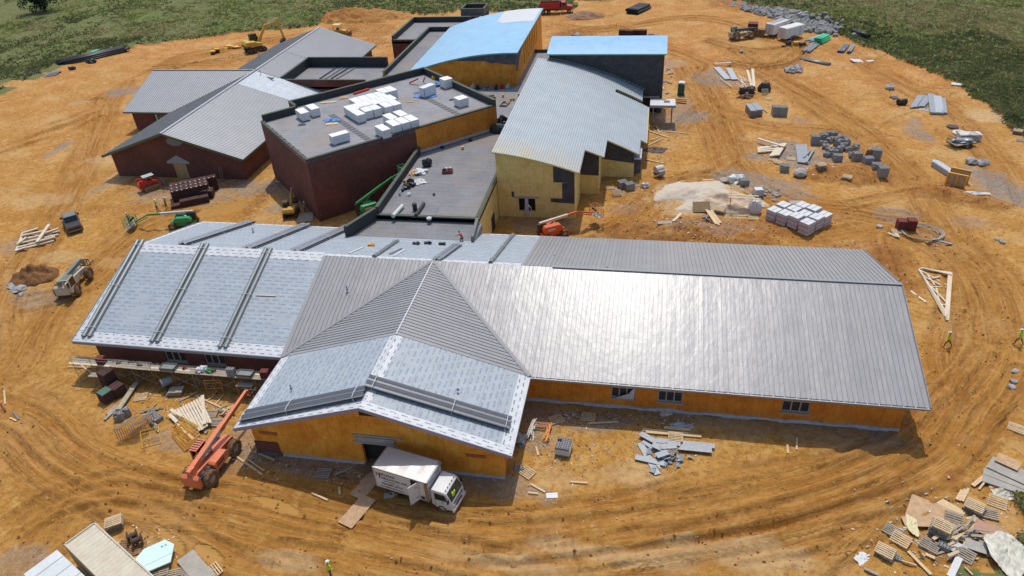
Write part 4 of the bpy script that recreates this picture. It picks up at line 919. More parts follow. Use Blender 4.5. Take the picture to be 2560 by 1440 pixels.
side = flat('gym_side_block', 'narrow flat-roofed strip along the low side of the blue gym', [(-47.6,120.8),(-42.45,120.8),(-42.45,151.5),(-47.6,151.5)], 5.75, [.15,.1,.85,.85], ROOF, FOAM, skip=(1,))
bk = flat('rear_brick_block', 'square brick block with dark parapets behind the gym strip', [(-53.4,143.6),(-47.95,143.6),(-47.95,151.9),(-40.2,151.9),(-40.2,159.4),(-53.4,159.4)], 5.7, [.35,.35,.3,.3,1.05,1.05], ROOF3, BRICK)
bk2 = flat('rear_plant_block', 'small dark block at the far back under construction', [(-44.0,165.6),(-38.5,165.6),(-38.5,170.6),(-44.0,170.6)], 5.4, 1.5, ROOF3, BLOCK)
bk3 = flat('rear_annex', 'low white-capped annex beside the far dark block', [(-45.6,159.8),(-39.0,159.8),(-39.0,165.3),(-45.6,165.3)], 4.6, .8, ROOF3, BLOCK, cap=CONC)
# ================================================================== curved metal roof hall
ch = empty('curved_hall', (-10, 100, 0), label='hall with a large arched ribbed metal deck roof and yellow foam walls', cat='building')
def cz(x): d_ = x+19.0; return 9.3-.118*d_-.01082*d_*d_
deck = MB(); RP = .30
def decksec(xa_, xb_, y0, y1):
    n_ = int(round((xb_-xa_)/RP)); prev = None
    for i in range(n_+1):
        x = xa_+(xb_-xa_)*i/n_
        prof = [(x, 0), (x+.11, 0), (x+.125, .085), (x+.265, .085), (x+RP*.999, 0)] if i < n_ else [(x, 0)]
        for (u, h) in prof:
            q = (u, cz(u)+h)
            if prev: deck.quad((prev[0],y0,prev[1]),(q[0],y0,q[1]),(q[0],y1,q[1]),(prev[0],y1,prev[1]))
            prev = q
yb_ = 119.95
secs = [(-19.2,-8.3,80.9),(-8.3,-5.75,88.0),(-5.75,-1.25,93.7),(-1.25,-.3,98.9)]
decksec(-19.2,-8.3,80.9,yb_); decksec(-8.3,-5.75,88.0,yb_)
decksec(-5.75,-1.25,93.7,113.4); decksec(-5.75,-1.4,114.7,yb_); decksec(-1.25,-.3,98.9,113.4)
part(deck, 'roof', DECK, ch)
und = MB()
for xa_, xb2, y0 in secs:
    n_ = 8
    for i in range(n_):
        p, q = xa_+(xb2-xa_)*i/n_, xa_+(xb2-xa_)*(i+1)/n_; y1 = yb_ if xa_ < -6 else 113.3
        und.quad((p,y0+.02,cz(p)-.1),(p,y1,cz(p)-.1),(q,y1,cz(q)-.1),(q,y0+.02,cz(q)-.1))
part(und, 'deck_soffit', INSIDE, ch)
EDGE = plain('deck_edge_angle', (.50,.47,.22), .6, .2, .2)
for xa_, xb2, y0 in secs:
    n_ = 10; mb = MB()
    for i in range(n_):
        p, q = xa_+(xb2-xa_)*i/n_, xa_+(xb2-xa_)*(i+1)/n_; mb.beam((p,y0-.03,cz(p)-.03),(q,y0-.03,cz(q)-.03),.06,.16)
    part(mb, 'edge_angle', EDGE, ch)
part(MB().bb(-.33,-.24,98.9,113.4,cz(-.3)-.14,cz(-.3)+.05), 'edge_angle', EDGE, ch)
for x_, y0, y1 in ((-8.3,80.9,88.0),(-5.75,88.0,93.7),(-1.25,93.7,98.9)): part(MB().bb(x_,x_+.08,y0,y1,cz(x_)-.14,cz(x_)+.04), 'edge_angle', GUT, ch)
mb = MB()
for i in range(10): p, q = -5.6+.42*i, -5.6+.42*(i+1); mb.beam((p,114.66,cz(p)-.02),(q,114.66,cz(q)-.02),.06,.3)
part(mb, 'edge_angle', EDGE, ch); mb = MB(); mb.bb(-5.7,-.4,113.2,115.2,2.6,2.7); part(mb, 'slot_floor', INSIDE, ch)
def arcw(xa_, xb2, y, z0=0, n_=8, ops=()):
    mb = wall((xa_, y), (xb2, y), z0, cz(xb2)-.12, .3, ops)
    for i in range(n_):
        p, q = xa_+(xb2-xa_)*i/n_, xa_+(xb2-xa_)*(i+1)/n_; zb = cz(xb2)-.12
        for yy in (y, y+.3): mb.quad((p,yy,zb),(q,yy,zb),(q,yy,cz(q)-.12),(p,yy,cz(p)-.12))
    return mb
wop = [(at(1294,520,1.8).x+18.9, at(1311,520,1.8).x+18.9, .9, 2.75), (at(1317.5,520,1.8).x+18.9, at(1336,520,1.8).x+18.9, .9, 2.75)]
part(arcw(-18.9,-8.9,81.55,0,8,wop), 'wall', FOAM_Y, ch, label='yellow foam front wall with two dark openings')
mb = MB(); mb.box((-18.9+(wop[0][0]+wop[1][1])/2, 82.3, 1.8), (3.2, .05, 2.2)); part(mb, 'dark_room', INSIDE, ch)
mb = MB(); c_ = -18.9+(wop[0][1]+wop[1][0])/2; mb.box((c_, 81.6, 1.8), (.12,.2,1.85)); mb.quad((c_-.2,81.5,2.7),(c_+.2,81.5,2.7),(c_+.32,81.42,.3),(c_-.3,81.42,.3)); part(mb, 'loose_wrap', FLASH, ch)
mb = MB(); mb.box((c_,81.5,2.9),(3.2,.1,.26)); part(mb, 'lintel', CONC, ch); mb = MB(); mb.box((c_-1.75,81.52,3.3),(.3,.06,.75)); part(mb, 'block_slot', BLOCK_D, ch)
mb = MB(); q = [(-11.6,7.55),(-11.5,6.4),(-11.6,5.15),(-10.5,5.1),(-10.5,3.0),(-12.0,2.9),(-12.0,2.35),(-8.95,2.2)]
mb.quad(*[(x,81.52,z) for x, z in ((-11.6,5.15),(-8.93,5.15),(-8.93,cz(-8.9)-.15),(-10.2,cz(-10.2)-.15),(-11.6,cz(-11.6)-.15))]); mb.quad(*[(x,81.52,z) for x, z in ((-10.5,2.9),(-8.93,2.9),(-8.93,5.15),(-10.5,5.1))]); mb.quad(*[(x,81.52,z) for x, z in ((-12.0,2.35),(-8.93,2.2),(-8.93,2.9),(-12.0,2.9))]); part(mb, 'bare_block', BLOCK_D, ch, label='dark unsprayed patch of block')
part(wall((-8.9,81.85),(-8.9,88.8),0,cz(-8.9)-.15,.3), 'wall', FOAM_Y, ch)
part(arcw(-8.9,-6.4,88.8,0,3), 'wall', FOAM_Y, ch); mb = MB(); mb.quad((-8.88,88.76,2.9),(-6.42,88.76,2.8),(-6.42,88.76,cz(-6.4)-.15),(-8.88,88.76,cz(-8.9)-.15)); part(mb, 'bare_block', BLOCK_D, ch)
part(wall((-6.4,89.1),(-6.4,94.4),0,cz(-6.4)-.15,.3), 'wall', FOAM_Y, ch)
part(arcw(-6.4,-1.9,94.4,0,4), 'wall', FOAM_Y, ch); mb = MB(); mb.quad((-6.38,94.36,2.75),(-1.92,94.36,2.2),(-1.92,94.36,cz(-1.9)-.15),(-6.38,94.36,cz(-6.4)-.15)); part(mb, 'bare_block', BLOCK_D, ch)
part(wall((-1.9,94.7),(-1.9,113.3),0,cz(-1.9)-.2,.3), 'wall', BLOCK, ch)
mb = MB(); mb.bb(-1.85,-1.0,96.0,97.4,.1,2.6); part(mb, 'wall_stub', BLOCK, ch); mb = MB(); mb.bb(-1.88,-.9,94.9,98.8,2.5,2.75); part(mb, 'lintel', FLASH, ch)
part(wall((-18.9,119.9),(-18.9,81.85),0,cz(-18.9)-.12,.3), 'wall', BLOCK, ch)
FL2 = plain('step_flashing', (.16,.19,.19), .5, .4, .2)
mb = MB()
for i in range(26):
    x = -17.0+i*.62; mb.box((x,119.9,cz(x)+.25),(.66,.12,.34))
part(mb, 'step_flashing', FL2, ch)
# stage tower
tw = empty('stage_tower', (-7.7, 123, 0), label='dark block stage tower with a thin light blue curved roof', cat='building')
tx0, tx1, ty0, ty1, tz = -17.25, 1.75, 120.0, 126.2, 10.0
part(wall((tx0,ty0),(tx1,ty0),0,tz,.3,[(16.2,18.2,0,2.6)]), 'wall', BLOCK_D, tw); part(wall((tx1,ty0+.3),(tx1,ty1),0,tz,.3), 'wall', BLOCK_D, tw); part(wall((tx0,ty1),(tx0,ty0+.3),0,tz,.3), 'wall', BLOCK_D, tw); part(wall((tx1-.3,ty1),(tx0+.3,ty1),0,tz,.3), 'wall', BLOCK_D, tw)
mb = MB(); mb.box((tx0+17.2,ty0+.5,1.3),(2.2,.05,2.6)); part(mb, 'doorway_back', INSIDE, tw); mb = MB(); mb.bb(tx0+15.9,tx0+18.6,ty0-.06,ty0-.002,2.62,2.9); part(mb, 'lintel', CONC, tw)
mb = MB(); n_ = 10
def tzz(t): return tz+.1+1.05*math.sin(t*math.pi*.5)
for i in range(n_):
    t0, t1 = i/n_, (i+1)/n_; y0, y1 = ty0-.5+(ty1-ty0+.9)*t0, ty0-.5+(ty1-ty0+.9)*t1
    mb.quad((tx0-.35,y0,tzz(t0)),(tx1+.35,y0,tzz(t0)),(tx1+.35,y1,tzz(t1)),(tx0-.35,y1,tzz(t1)))
    for x in (tx0-.35, tx1+.35): mb.quad((x,y0,tz-.02),(x,y1,tz-.02),(x,y1,tzz(t1)),(x,y0,tzz(t0)))
mb.quad((tx0-.35,ty0-.5,tz-.02),(tx1+.35,ty0-.5,tz-.02),(tx1+.35,ty0-.5,tzz(0)),(tx0-.35,ty0-.5,tzz(0)))
mb.quad((tx0-.35,ty0-.5,tz-.02),(tx0-.35,ty1+.4,tz-.02),(tx1+.35,ty1+.4,tz-.02),(tx1+.35,ty0-.5,tz-.02)); mb.quad((tx0-.35,ty1+.4,tz-.02),(tx0-.35,ty1+.4,tzz(1)),(tx1+.35,ty1+.4,tzz(1)),(tx1+.35,ty1+.4,tz-.02))
part(mb, 'roof', BLUE, tw); mb = MB(); mb.bb(tx0-.35,tx1+.35,ty0-.57,ty0-.51,tz-.05,tz+.14); part(mb, 'edge_flashing', TEAL, tw)
# entrance canopy
cn = empty('canopy', (1.7, 115.4, 0), label='white flat canopy on posts beside the dark stage tower', cat='canopy')
mb = MB(); mb.bb(-.15,3.85,113.9,117.0,3.3,3.5); part(mb, 'roof', WHITE, cn); mb = MB(); mb.bb(-.2,3.9,113.8,113.88,3.15,3.55); mb.bb(3.86,3.93,113.88,117.05,3.15,3.55); part(mb, 'fascia', CONC, cn)
for x, y in ((3.4,114.2),(3.4,116.6),(.4,114.2)): mb = MB(); mb.cyl((x,y,0),(x,y,3.3),.09,10); part(mb, 'post', GUT, cn)
mb = MB(); mb.box((2.5,115.6,3.6),(.9,.5,.2),.1); part(mb, 'roof_board', WOODG, cn)
# ------------------------------------------------------------------ small goods
TYRE = plain('muddy_tyre', (.16,.095,.045), .95, 0, .5, 4, .5); TYRE_B = plain('black_tyre', (.03,.027,.024), .9, 0, .4, 4, .4, .5); BLACK = plain('black_plastic', (.02,.02,.022), .5, 0, .3); STEEL = plain('steel', (.34,.35,.36), .4, .7, .15)
DARKM = plain('dark_machinery', (.035,.035,.04), .6, .3, .4, 5, .3, .35); RIMW = plain('wheel_rim', (.40,.37,.32), .6, .1, .3, 5, .2, .5)
BLK = plain('grey_block', (.27,.27,.265), .9, 0, .18, 3, .2); HOLE = plain('block_hole', (.03,.03,.03), .9); BRK = plain('brick_cube', (.075,.032,.026), .9, 0, .35, 6, .2); BRKR = plain('red_brick_cube', (.17,.035,.026), .9, 0, .3, 6, .2)
STRAP = plain('strap_white', (.70,.70,.70), .5, 0, .05); CORNER = plain('corner_board', (.68,.67,.64), .7); BDL = plain('foam_board_bundle', (.66,.66,.66), .55, 0, .05, 2, .05); BDLT = plain('bundle_wrap', (.78,.78,.79), .4, 0, .03)
GALV = plain('galvanised', (.27,.29,.31), .5, .15, .18); LGALV = plain('light_sheet', (.38,.41,.43), .55, .1, .15); PANEL = plain('grey_panel', (.33,.335,.345), .4, .5, .12); PANELD = plain('dark_grey_panel', (.20,.205,.215), .45, .4, .12); PANELG = plain('green_grey_panel', (.21,.23,.23), .45, .3, .12)
PVCB = plain('pvc_black', (.022,.024,.027), .5, 0, .3); PVCG = plain('pvc_green', (.07,.55,.25), .5, 0, .1); PVCL = plain('pvc_blue', (.30,.50,.62), .5, 0, .15); PVCW = plain('pvc_white', (.58,.58,.56), .5, 0, .1)
TARP = plain('blue_tarp', (.05,.20,.50), .5, 0, .35, 3, .6); CLEAR = plain('cloudy_plastic_sheet', (.52,.50,.40), .3, 0, .35, 2.2, .7); RED = plain('red_paint', (.55,.035,.025), .5, 0, .15); SCAF = plain('scaffold_orange', (.58,.24,.05), .6, .2, .25); SCAFY = plain('scaffold_yellow', (.72,.40,.04), .55, .1, .2); SCAFG = plain('scaffold_grey', (.36,.35,.32), .5, .5, .2)
OSB = plain('site_board', (.48,.31,.17), .85, 0, .3, 2.2, .3); ROCKM = plain('rock', (.33,.32,.30), .9, 0, .35, 2, .4); SAND = plain('white_sand', (.54,.46,.36), .95, 0, .15, 2.5, .5); TRASHD = plain('dark_bag', (.02,.02,.022), .4, 0, .3, 4, .4); CAN = plain('container_tan', (.55,.50,.38), .55, .1, .12, 1.2, .1, .25); MESHW = plain('off_white_paint', (.56,.56,.53), .5, 0, .08, 1, .05, .2)
_cache = {}
def shared(key, make, mats):
    if key not in _cache:
        me = make().mesh(key[0] if isinstance(key, tuple) else key)
        for m in (mats if isinstance(mats, (list, tuple)) else [mats]): me.materials.append(m)
        _cache[key] = me
    return _cache[key]
def inst(name, me, par=None, loc=(0,0,0), rot=(0,0,0)):
    o = bpy.data.objects.new(name, me); C.objects.link(o); o.parent = par; o.location = loc; o.rotation_euler = rot; return o
def _pd():
    m = MB()
    for i in range(6): m.box((0, -.45+.18*i, .13), (1.22, .095, .022))
    return m
def _ps():
    m = MB()
    for x in (-.56, 0, .56): m.box((x, 0, .07), (.04, 1.0, .096))
    for y in (-.45, 0, .45): m.box((0, y, .011), (1.22, .095, .02))
    return m
def pallet_at(p, rz, label, mat=WOOD, group=None, rot=None):
    e = empty('pallet', p, rz, label, 'pallet', group)
    if rot: e.rotation_euler = rot
    inst('deck', shared(('deck', mat.name), _pd, mat), e); inst('stringer', shared(('stringer', mat.name), _ps, mat), e)
    for c in e.children: c['kind'] = 'stuff'
    return e
def pallet(px, py, rz, label, mat=WOOD, dz=0.0, tilt=0.0, group=None):
    return pallet_at(gp(px, py, dz), rz, label, mat, group, (tilt, random.uniform(-.04, .04), rz) if tilt else None)
def plank_w(p, q, w, t, mat, label, group=None, name='plank', cat='plank', up=(0,0,1)):
    p, q = Vector(p), Vector(q); c = (p+q)/2
    m = MB(); m.beam(p-c, q-c, w, t, up); o = m.obj(name, mat, label=label, cat=cat, group=group); o.location = c; return o
def plank(a, b, label, w=.2, t=.06, mat=WOOD, dz=0.0, dz2=None, group=None, name='plank', cat='plank'):
    p = gp(*a, dz+t/2+.01); q = gp(*b, (dz if dz2 is None else dz2)+t/2+.01); return plank_w(p, q, w, t, mat, label, group, name, cat)
def fan(items, label, group, mat=WOODP, w=.24, t=.06, step=.03, dz=0.0, name='plank', cat='plank'):
    for k, (x0, y0, x1, y1) in enumerate(items):
        plank((x0, y0), (x1, y1), label, w, t, mat, dz+step*k, group=group, name=name, cat=cat)
def sheet(px, py, rz, L, W, label, mat=OSB, dz=.02, t=.02, tilt=(0, 0), name='plywood_sheet', cat='sheet', group=None, amp=.02):
    m = MB(); n = 6
    for i in range(n):
        for j in range(3):
            x0, x1, y0, y1 = -L/2+L*i/n, -L/2+L*(i+1)/n, -W/2+W*j/3, -W/2+W*(j+1)/3
            f = lambda x, y: amp*mnoise.noise(Vector((x*.9+px, y*.9+py, 0)))
            m.quad((x0,y0,f(x0,y0)+t),(x1,y0,f(x1,y0)+t),(x1,y1,f(x1,y1)+t),(x0,y1,f(x0,y1)+t))
            m.quad((x0,y1,f(x0,y1)),(x1,y1,f(x1,y1)),(x1,y0,f(x1,y0)),(x0,y0,f(x0,y0)))
    for (ax, ay, bx, by) in ((-L/2,-W/2,L/2,-W/2),(L/2,-W/2,L/2,W/2),(L/2,W/2,-L/2,W/2),(-L/2,W/2,-L/2,-W/2)):
        m.quad((ax,ay,-.01),(bx,by,-.01),(bx,by,t),(ax,ay,t))
    o = m.obj(name, mat, label=label, cat=cat, group=group); o.location = gp(px, py, dz); o.rotation_euler = (tilt[0], tilt[1], rz); return o
def crumple(p, r, label, mat, name, cat, seed=1, h=.3, sub=3, group=None, amp=.5):
    m = MB()
    if h < .5*min(r):   # a sheet: ragged outline, folds
        n = 16; I = {}
        for i in range(n+1):
            for j in range(n+1):
                u, v = -1+2*i/n, -1+2*j/n; q = math.hypot(u, v); rag = 1+.35*mnoise.noise(Vector((u*1.5+seed, v*1.5, 0)))
                if q > 1: u, v = u/q, v/q
                f = abs(mnoise.noise(Vector((u*2.6+seed*2, v*2.6, 1))))+.5*abs(mnoise.noise(Vector((u*6, v*6+seed, 2))))
                I[i, j] = len(m.v); m.v.append((u*r[0]*rag, v*r[1]*rag, .03+h*1.1*f*(1.1-min(1, q)*.8)))
        for i in range(n):
            for j in range(n): m.f.append((I[i, j], I[i+1, j], I[i+1, j+1], I[i, j+1])); m.mi.append(0)
    else: m.blob((0, 0, h*.4), (r[0], r[1], h), seed, sub, amp)
    o = m.obj(name, mat, label=label, cat=cat, group=group); o.location = p; return o
def _blocks(nx, ny, nz, miss=()):
    m = MB()
    for k in range(nz):
        for i in range(nx):
            for j in range(ny):
                top = k == nz-1
                if top and (i, j) in miss: continue
                c = ((i-(nx-1)/2)*.405, (j-(ny-1)/2)*.205, .16+.1+k*.203); m.cur = 0; m.box(c, (.39, .19, .19))
                if top or (k == nz-2 and (i, j) in miss):
                    m.cur = 1
                    for s in (-.1, .1): m.box((c[0]+s, c[1], c[2]+.09), (.12, .11, .014))
                    m.cur = 0
    return m
def blocks(px, py, rz, label, nx=3, ny=5, nz=5, miss=(), group=None, pal=True, tilt=0.0):
    e = empty('block_stack', gp(px, py), rz, label, 'concrete blocks', group)
    if tilt: e.rotation_euler = (tilt, tilt*.5, rz)
    o = inst('blocks', shared(('blocks', nx, ny, nz, tuple(miss)), lambda: _blocks(nx, ny, nz, miss), [BLK, HOLE]), e); o['kind'] = 'stuff'
    if pal:
        inst('pallet', shared(('blockpallet', nx, ny), lambda: MB().box((0,0,.14),(nx*.405,ny*.205,.02)).box((0,-ny*.09,.07),(nx*.405,.09,.12)).box((0,ny*.09,.07),(nx*.405,.09,.12)).box((0,0,.07),(nx*.405,.09,.12)), WOODG), e)
    else: o.location.z = -.15
    return e
def _bricks(L, W, H):
    m = MB(); nz = int(H/.1); nl = max(2, int(L/.3))
    for k in range(nz):
        for i in range(nl): m.box((-L/2+L*(i+.5)/nl, 0, .03+H*(k+.5)/nz), (L/nl-.012, W-random.uniform(0, .02), H/nz-.012))
    m.box((0, 0, .03+H/2), (L-.04, W-.05, H-.03)); return m
def brickcube(p, rz, label, L=1.0, W=.75, H=.85, mat=BRK, corners=True, group=None, cat='brick stack'):
    e = empty('brick_cube', p, rz, label, cat, group)
    o = inst('bricks', shared(('bricks', L, W, H, mat.name), lambda: _bricks(L, W, H), mat), e); o['kind'] = 'stuff'
    def st():
        m = MB()
        for x in (-L*.28, L*.28): m.box((x, 0, .03+H/2), (.03, W+.02, H+.02))
        return m
    inst('strap', shared(('strap', L, W, H), st, BLACK), e)
    if corners:
        def cn_():
            m = MB()
            for x in (-L*.28, L*.28): m.box((x, -W/2+.03, H+.03), (.16, .16, .05))
            return m
        inst('corner_guard', shared(('guard', L, W, H), cn_, CORNER), e)
    return e
def bundle(p, rz, label, L=1.22, W=2.44, H=1.1, group=None):
    e = empty('insulation_bundle', p, rz, label, 'insulation bundle', group)
    for k in range(2):
        def mk(k=k):
            m = MB(); m.box((0, 0, .12+H*(k+.5)/2), (L, W, H/2-.02)); return m
        o = inst('board_pack', shared(('pack', L, W, H, k), mk, [BDL]), e)
    inst('top_wrap', shared(('wrap', L, W, H), lambda: MB().box((0,0,.12+H),(L+.01,W+.01,.03)), BDLT), e)
    inst('foam_foot', shared(('foot', L, W), lambda: MB().box((0,-W*.38,.06),(L*.9,.25,.12)).box((0,W*.38,.06),(L*.9,.25,.12)), BDL), e)
    return e
def pipes(a, b, n, r, label, mat, dz=0.0, rows=1, name='pipe', cat='pipe', group=None, spread=1.0, jit=.0):
    """pipes lying side by side, each its own thing"""
    p, q = gp(*a), gp(*b); d = (q-p); d.z = 0; d.normalize(); s = Vector((-d.y, d.x, 0)); z = max(p.z, q.z)
    for k in range(n*rows):
        row, i = divmod(k, n); off = s*((i-(n-1)/2)*2.05*r*spread+row*r)+Vector((0, 0, r+.01+row*1.75*r+dz))
        j = random.uniform(-jit, jit); a_ = Vector((p.x, p.y, z))+off+d*j; b_ = Vector((q.x, q.y, z))+off+d*(j+random.uniform(-jit, jit)*.5); c = (a_+b_)/2
        m = MB(); m.pipe(a_-c, b_-c, r, r*.14, 10); o = m.obj(name, mat, label=label, cat=cat, group=group, smooth=True); o.location = c
def heap_obj(px, py, rx, ry, h, label, mat, rz=0.0, seed=1, name='sand_pile', cat='pile', n=72):
    p = gp(px, py); m = MB(); idx = {}
    for i in range(n+1):
        for j in range(n+1):
            u, v = -1.15+2.3*i/n, -1.15+2.3*j/n; r = math.hypot(u, v)+.28*mnoise.noise(Vector((u*1.8+seed, v*1.8, 0)))
            if 'cut' in label: r += .5*max(0, 1-math.hypot((u+.45)*2.2, (v+.35)*2.0))
            z = h*max(0, 1-r)**.85*(1+.35*mnoise.noise(Vector((u*4, v*4+seed, 1))))+.09*mnoise.noise(Vector((u*9, v*9, seed)))+.07*mnoise.noise(Vector((u*21, v*21, seed)))-.12*(r > .95)
            idx[i, j] = len(m.v); m.v.append((u*rx, v*ry, z))
    for i in range(n):
        for j in range(n): m.f.append((idx[i, j], idx[i+1, j], idx[i+1, j+1], idx[i, j+1])); m.mi.append(0)
    o = m.obj(name, mat, label=label, cat=cat, smooth=True); o.location = p; o.rotation_euler.z = rz; return o
# ------------------------------------------------------------------ people
SKIN = plain('skin', (.42,.25,.17), .6, 0, .05); HIVIS = plain('hi_vis_yellow', (.52,.75,.03), .7, 0, .1); JEAN = plain('jeans', (.05,.065,.10), .85, 0, .2); KHAKI = plain('work_trousers', (.13,.09,.06), .85, 0, .2); BOOT = plain('boots', (.05,.035,.022), .8, 0, .2); HATW = plain('white_hard_hat', (.80,.80,.78), .3, 0, .03); HAIR = plain('dark_hair', (.03,.02,.015), .7); REDS = plain('red_shirt', (.42,.05,.04), .8, 0, .2); TAN = plain('tan_shirt', (.40,.28,.17), .8, 0, .2)
def person(loc, rz, label, shirt=HIVIS, trousers=JEAN, stride=.25, lean=0.0, arms=(.2, -.2), crouch=0.0, elbow=.4, hat=True, H=1.76):
    """one skinned figure: joints joined by edges, grown with the Skin modifier"""
    e = empty('person', loc, rz, label, 'person')
    kx = H/1.76; V = []; E = []; R = []
    def add(p, r, par=None):
        V.append(Vector(p)); R.append(r); i = len(V)-1
        if par is not None: E.append((par, i))
        return i
    hip = .93-.45*crouch; fx = math.sin(lean)
    pel = add((0,0,hip), (.13,.16)); up = lambda h, y=0: (math.sin(lean)*h, y, hip+math.cos(lean)*h)
    wst = add(up(.16), (.115,.145), pel); chs = add(up(.36), (.125,.175), wst); nb = add(up(.52), (.09,.12), chs); nk = add(up(.59), (.052,.055), nb)
    hd0 = add(up(.66), (.075,.075), nk); hd1 = add(up(.76), (.088,.08), hd0); add(up(.84), (.06,.06), hd1)
    ends = []
    for s, sw in ((1, stride), (-1, -stride)):
        kn = (math.sin(sw)*.44+.38*crouch, .10*s, hip-.45*math.cos(sw)+.25*crouch)
        an = (kn[0]-.42*math.sin(max(0, -sw)*.9)+.05*sw-.2*crouch, .11*s, max(.07, kn[2]-.42+(.02 if sw < 0 else 0)))
        a = add((0, .09*s, hip-.05), (.095,.095), pel); a = add((kn[0]*.5, .1*s, (hip+kn[2])/2), (.085,.085), a); a = add(kn, (.06,.06), a); a = add(((kn[0]+an[0])/2-.01, an[1], (kn[2]+an[2])/2+.03), (.058,.058), a); a = add(an, (.042,.042), a)
        f = add((an[0]+.1, an[1], .045), (.042,.045), a); add((an[0]+.19, an[1], .035), (.03,.042), f)
    for s, sw in ((1, arms[0]), (-1, arms[1])):
        sh = add(up(.50, .19*s), (.062,.062), nb); b = Vector(up(.50, .22*s))
        el = b+Vector((math.sin(sw+lean*.3)*.29, .05*s, -math.cos(sw)*.29)); wr = el+Vector((math.sin(sw+elbow)*.25, 0, -math.cos(sw+elbow)*.25))
        a = add(b+(el-b)*.5, (.05,.05), sh); a = add(el, (.042,.042), a); a = add((el+wr)/2, (.04,.04), a); a = add(wr, (.027,.03), a); pm = wr+(wr-el).normalized()*.08; a = add(pm, (.02,.038), a); ends.append((wr, pm, (wr-el).normalized(), s))
    me = bpy.data.meshes.new('figure'); me.from_pydata([v*kx for v in V], E, []); o = bpy.data.objects.new('figure', me)
    md = o.modifiers.new('s', 'SKIN'); md.use_smooth_shade = True
    for sv, r in zip(me.skin_vertices[0].data, R): sv.radius = (r[0]*kx, r[1]*kx)
    me.skin_vertices[0].data[0].use_root = True
    sb = o.modifiers.new('d', 'SUBSURF'); sb.levels = 1; sb.render_levels = 1
    m2 = evaluated(o)
    mb = MB(); mb.v = [tuple(v.co) for v in m2.vertices]; mb.f = [tuple(p.vertices) for p in m2.polygons]
    mid_z = hip+.02
    hands = [p for p in ends]
    for f in mb.f:
        c = sum((Vector(mb.v[i]) for i in f), Vector())/len(f)/kx; k = 1
        if c.z > hip+.55*math.cos(lean) and (c-Vector(up(.7))).length < .24: k = 0
        elif c.z < .12: k = 3
        elif c.z < mid_z and all((c-h[0]).length > .2 and (c-(h[0]-h[2]*.12)).length > .2 for h in hands): k = 2
        elif any((c-h[1]).length < .11 for h in hands): k = 0
        mb.mi.append(k)
    mb.cur = 0
    for wr, pm, dr, s in ends:   # fingers and thumb
        for j in range(4):
            b0 = (pm+Vector((0.0, .0, 0))+Vector((0, (j-1.5)*.02, 0)))*kx; L = (.075, .085, .08, .062)[j]*kx; m1 = b0+dr*L*.55; mb.cyl(b0, m1, .009*kx, 5); mb.cyl(m1, m1+(dr+Vector((.5, 0, 0))).normalized()*L*.5, .008*kx, 5, .006*kx)
        t0 = (wr+dr*.03+Vector((.03, 0, 0)))*kx; mb.cyl(t0, t0+(dr+Vector((.9, 0, 0))).normalized()*.06*kx, .011*kx, 5, .008*kx)
    hc = Vector(up(.76))*kx; mb.cyl(hc+Vector((.075, 0, .0))*kx, hc+Vector((.115, 0, -.025))*kx, .012*kx, 5, .016*kx)   # nose
    for s in (1, -1): mb.blob(hc+Vector((0, .085*s, 0))*kx, (.02*kx, .012*kx, .03*kx), 1, 1, 0); 
    mb.cur = 3
    for s in (1, -1): mb.blob(hc+Vector((.08, .03*s, .015))*kx, .011*kx, 1, 1, 0)
    mb.box(hc+Vector((.083, 0, -.055))*kx, (.012*kx, .045*kx, .008*kx))
    ob = mb.obj('body', [SKIN, shirt, trousers, BOOT], e, smooth=True)
    mb = MB(); mb.blob(hc+Vector((-.015, 0, .03))*kx, (.1*kx, .092*kx, .085*kx), 2, 2, .05); mb.obj('hair', HAIR, e)
    if hat:
        mb = MB(); n = 14; top = hc+Vector((0, 0, .045))*kx
        for k_, (r0, z0, r1, z1) in enumerate(((.128, 0, .125, .05), (.125, .05, .1, .1), (.1, .1, .05, .128), (.05, .128, .002, .135))):
            for q in range(n):
                a0, a1 = 2*math.pi*q/n, 2*math.pi*(q+1)/n
                mb.quad(*[(top.x+math.cos(a)*r*kx, top.y+math.sin(a)*r*.88*kx, top.z+z*kx) for a, r, z in ((a0,r0,z0),(a1,r0,z0),(a1,r1,z1),(a0,r1,z1))])
        mb.box(top+Vector((.12, 0, .005))*kx, (.12*kx, .18*kx, .016*kx)); mb.obj('hard_hat', HATW, e, smooth=True)
    return e
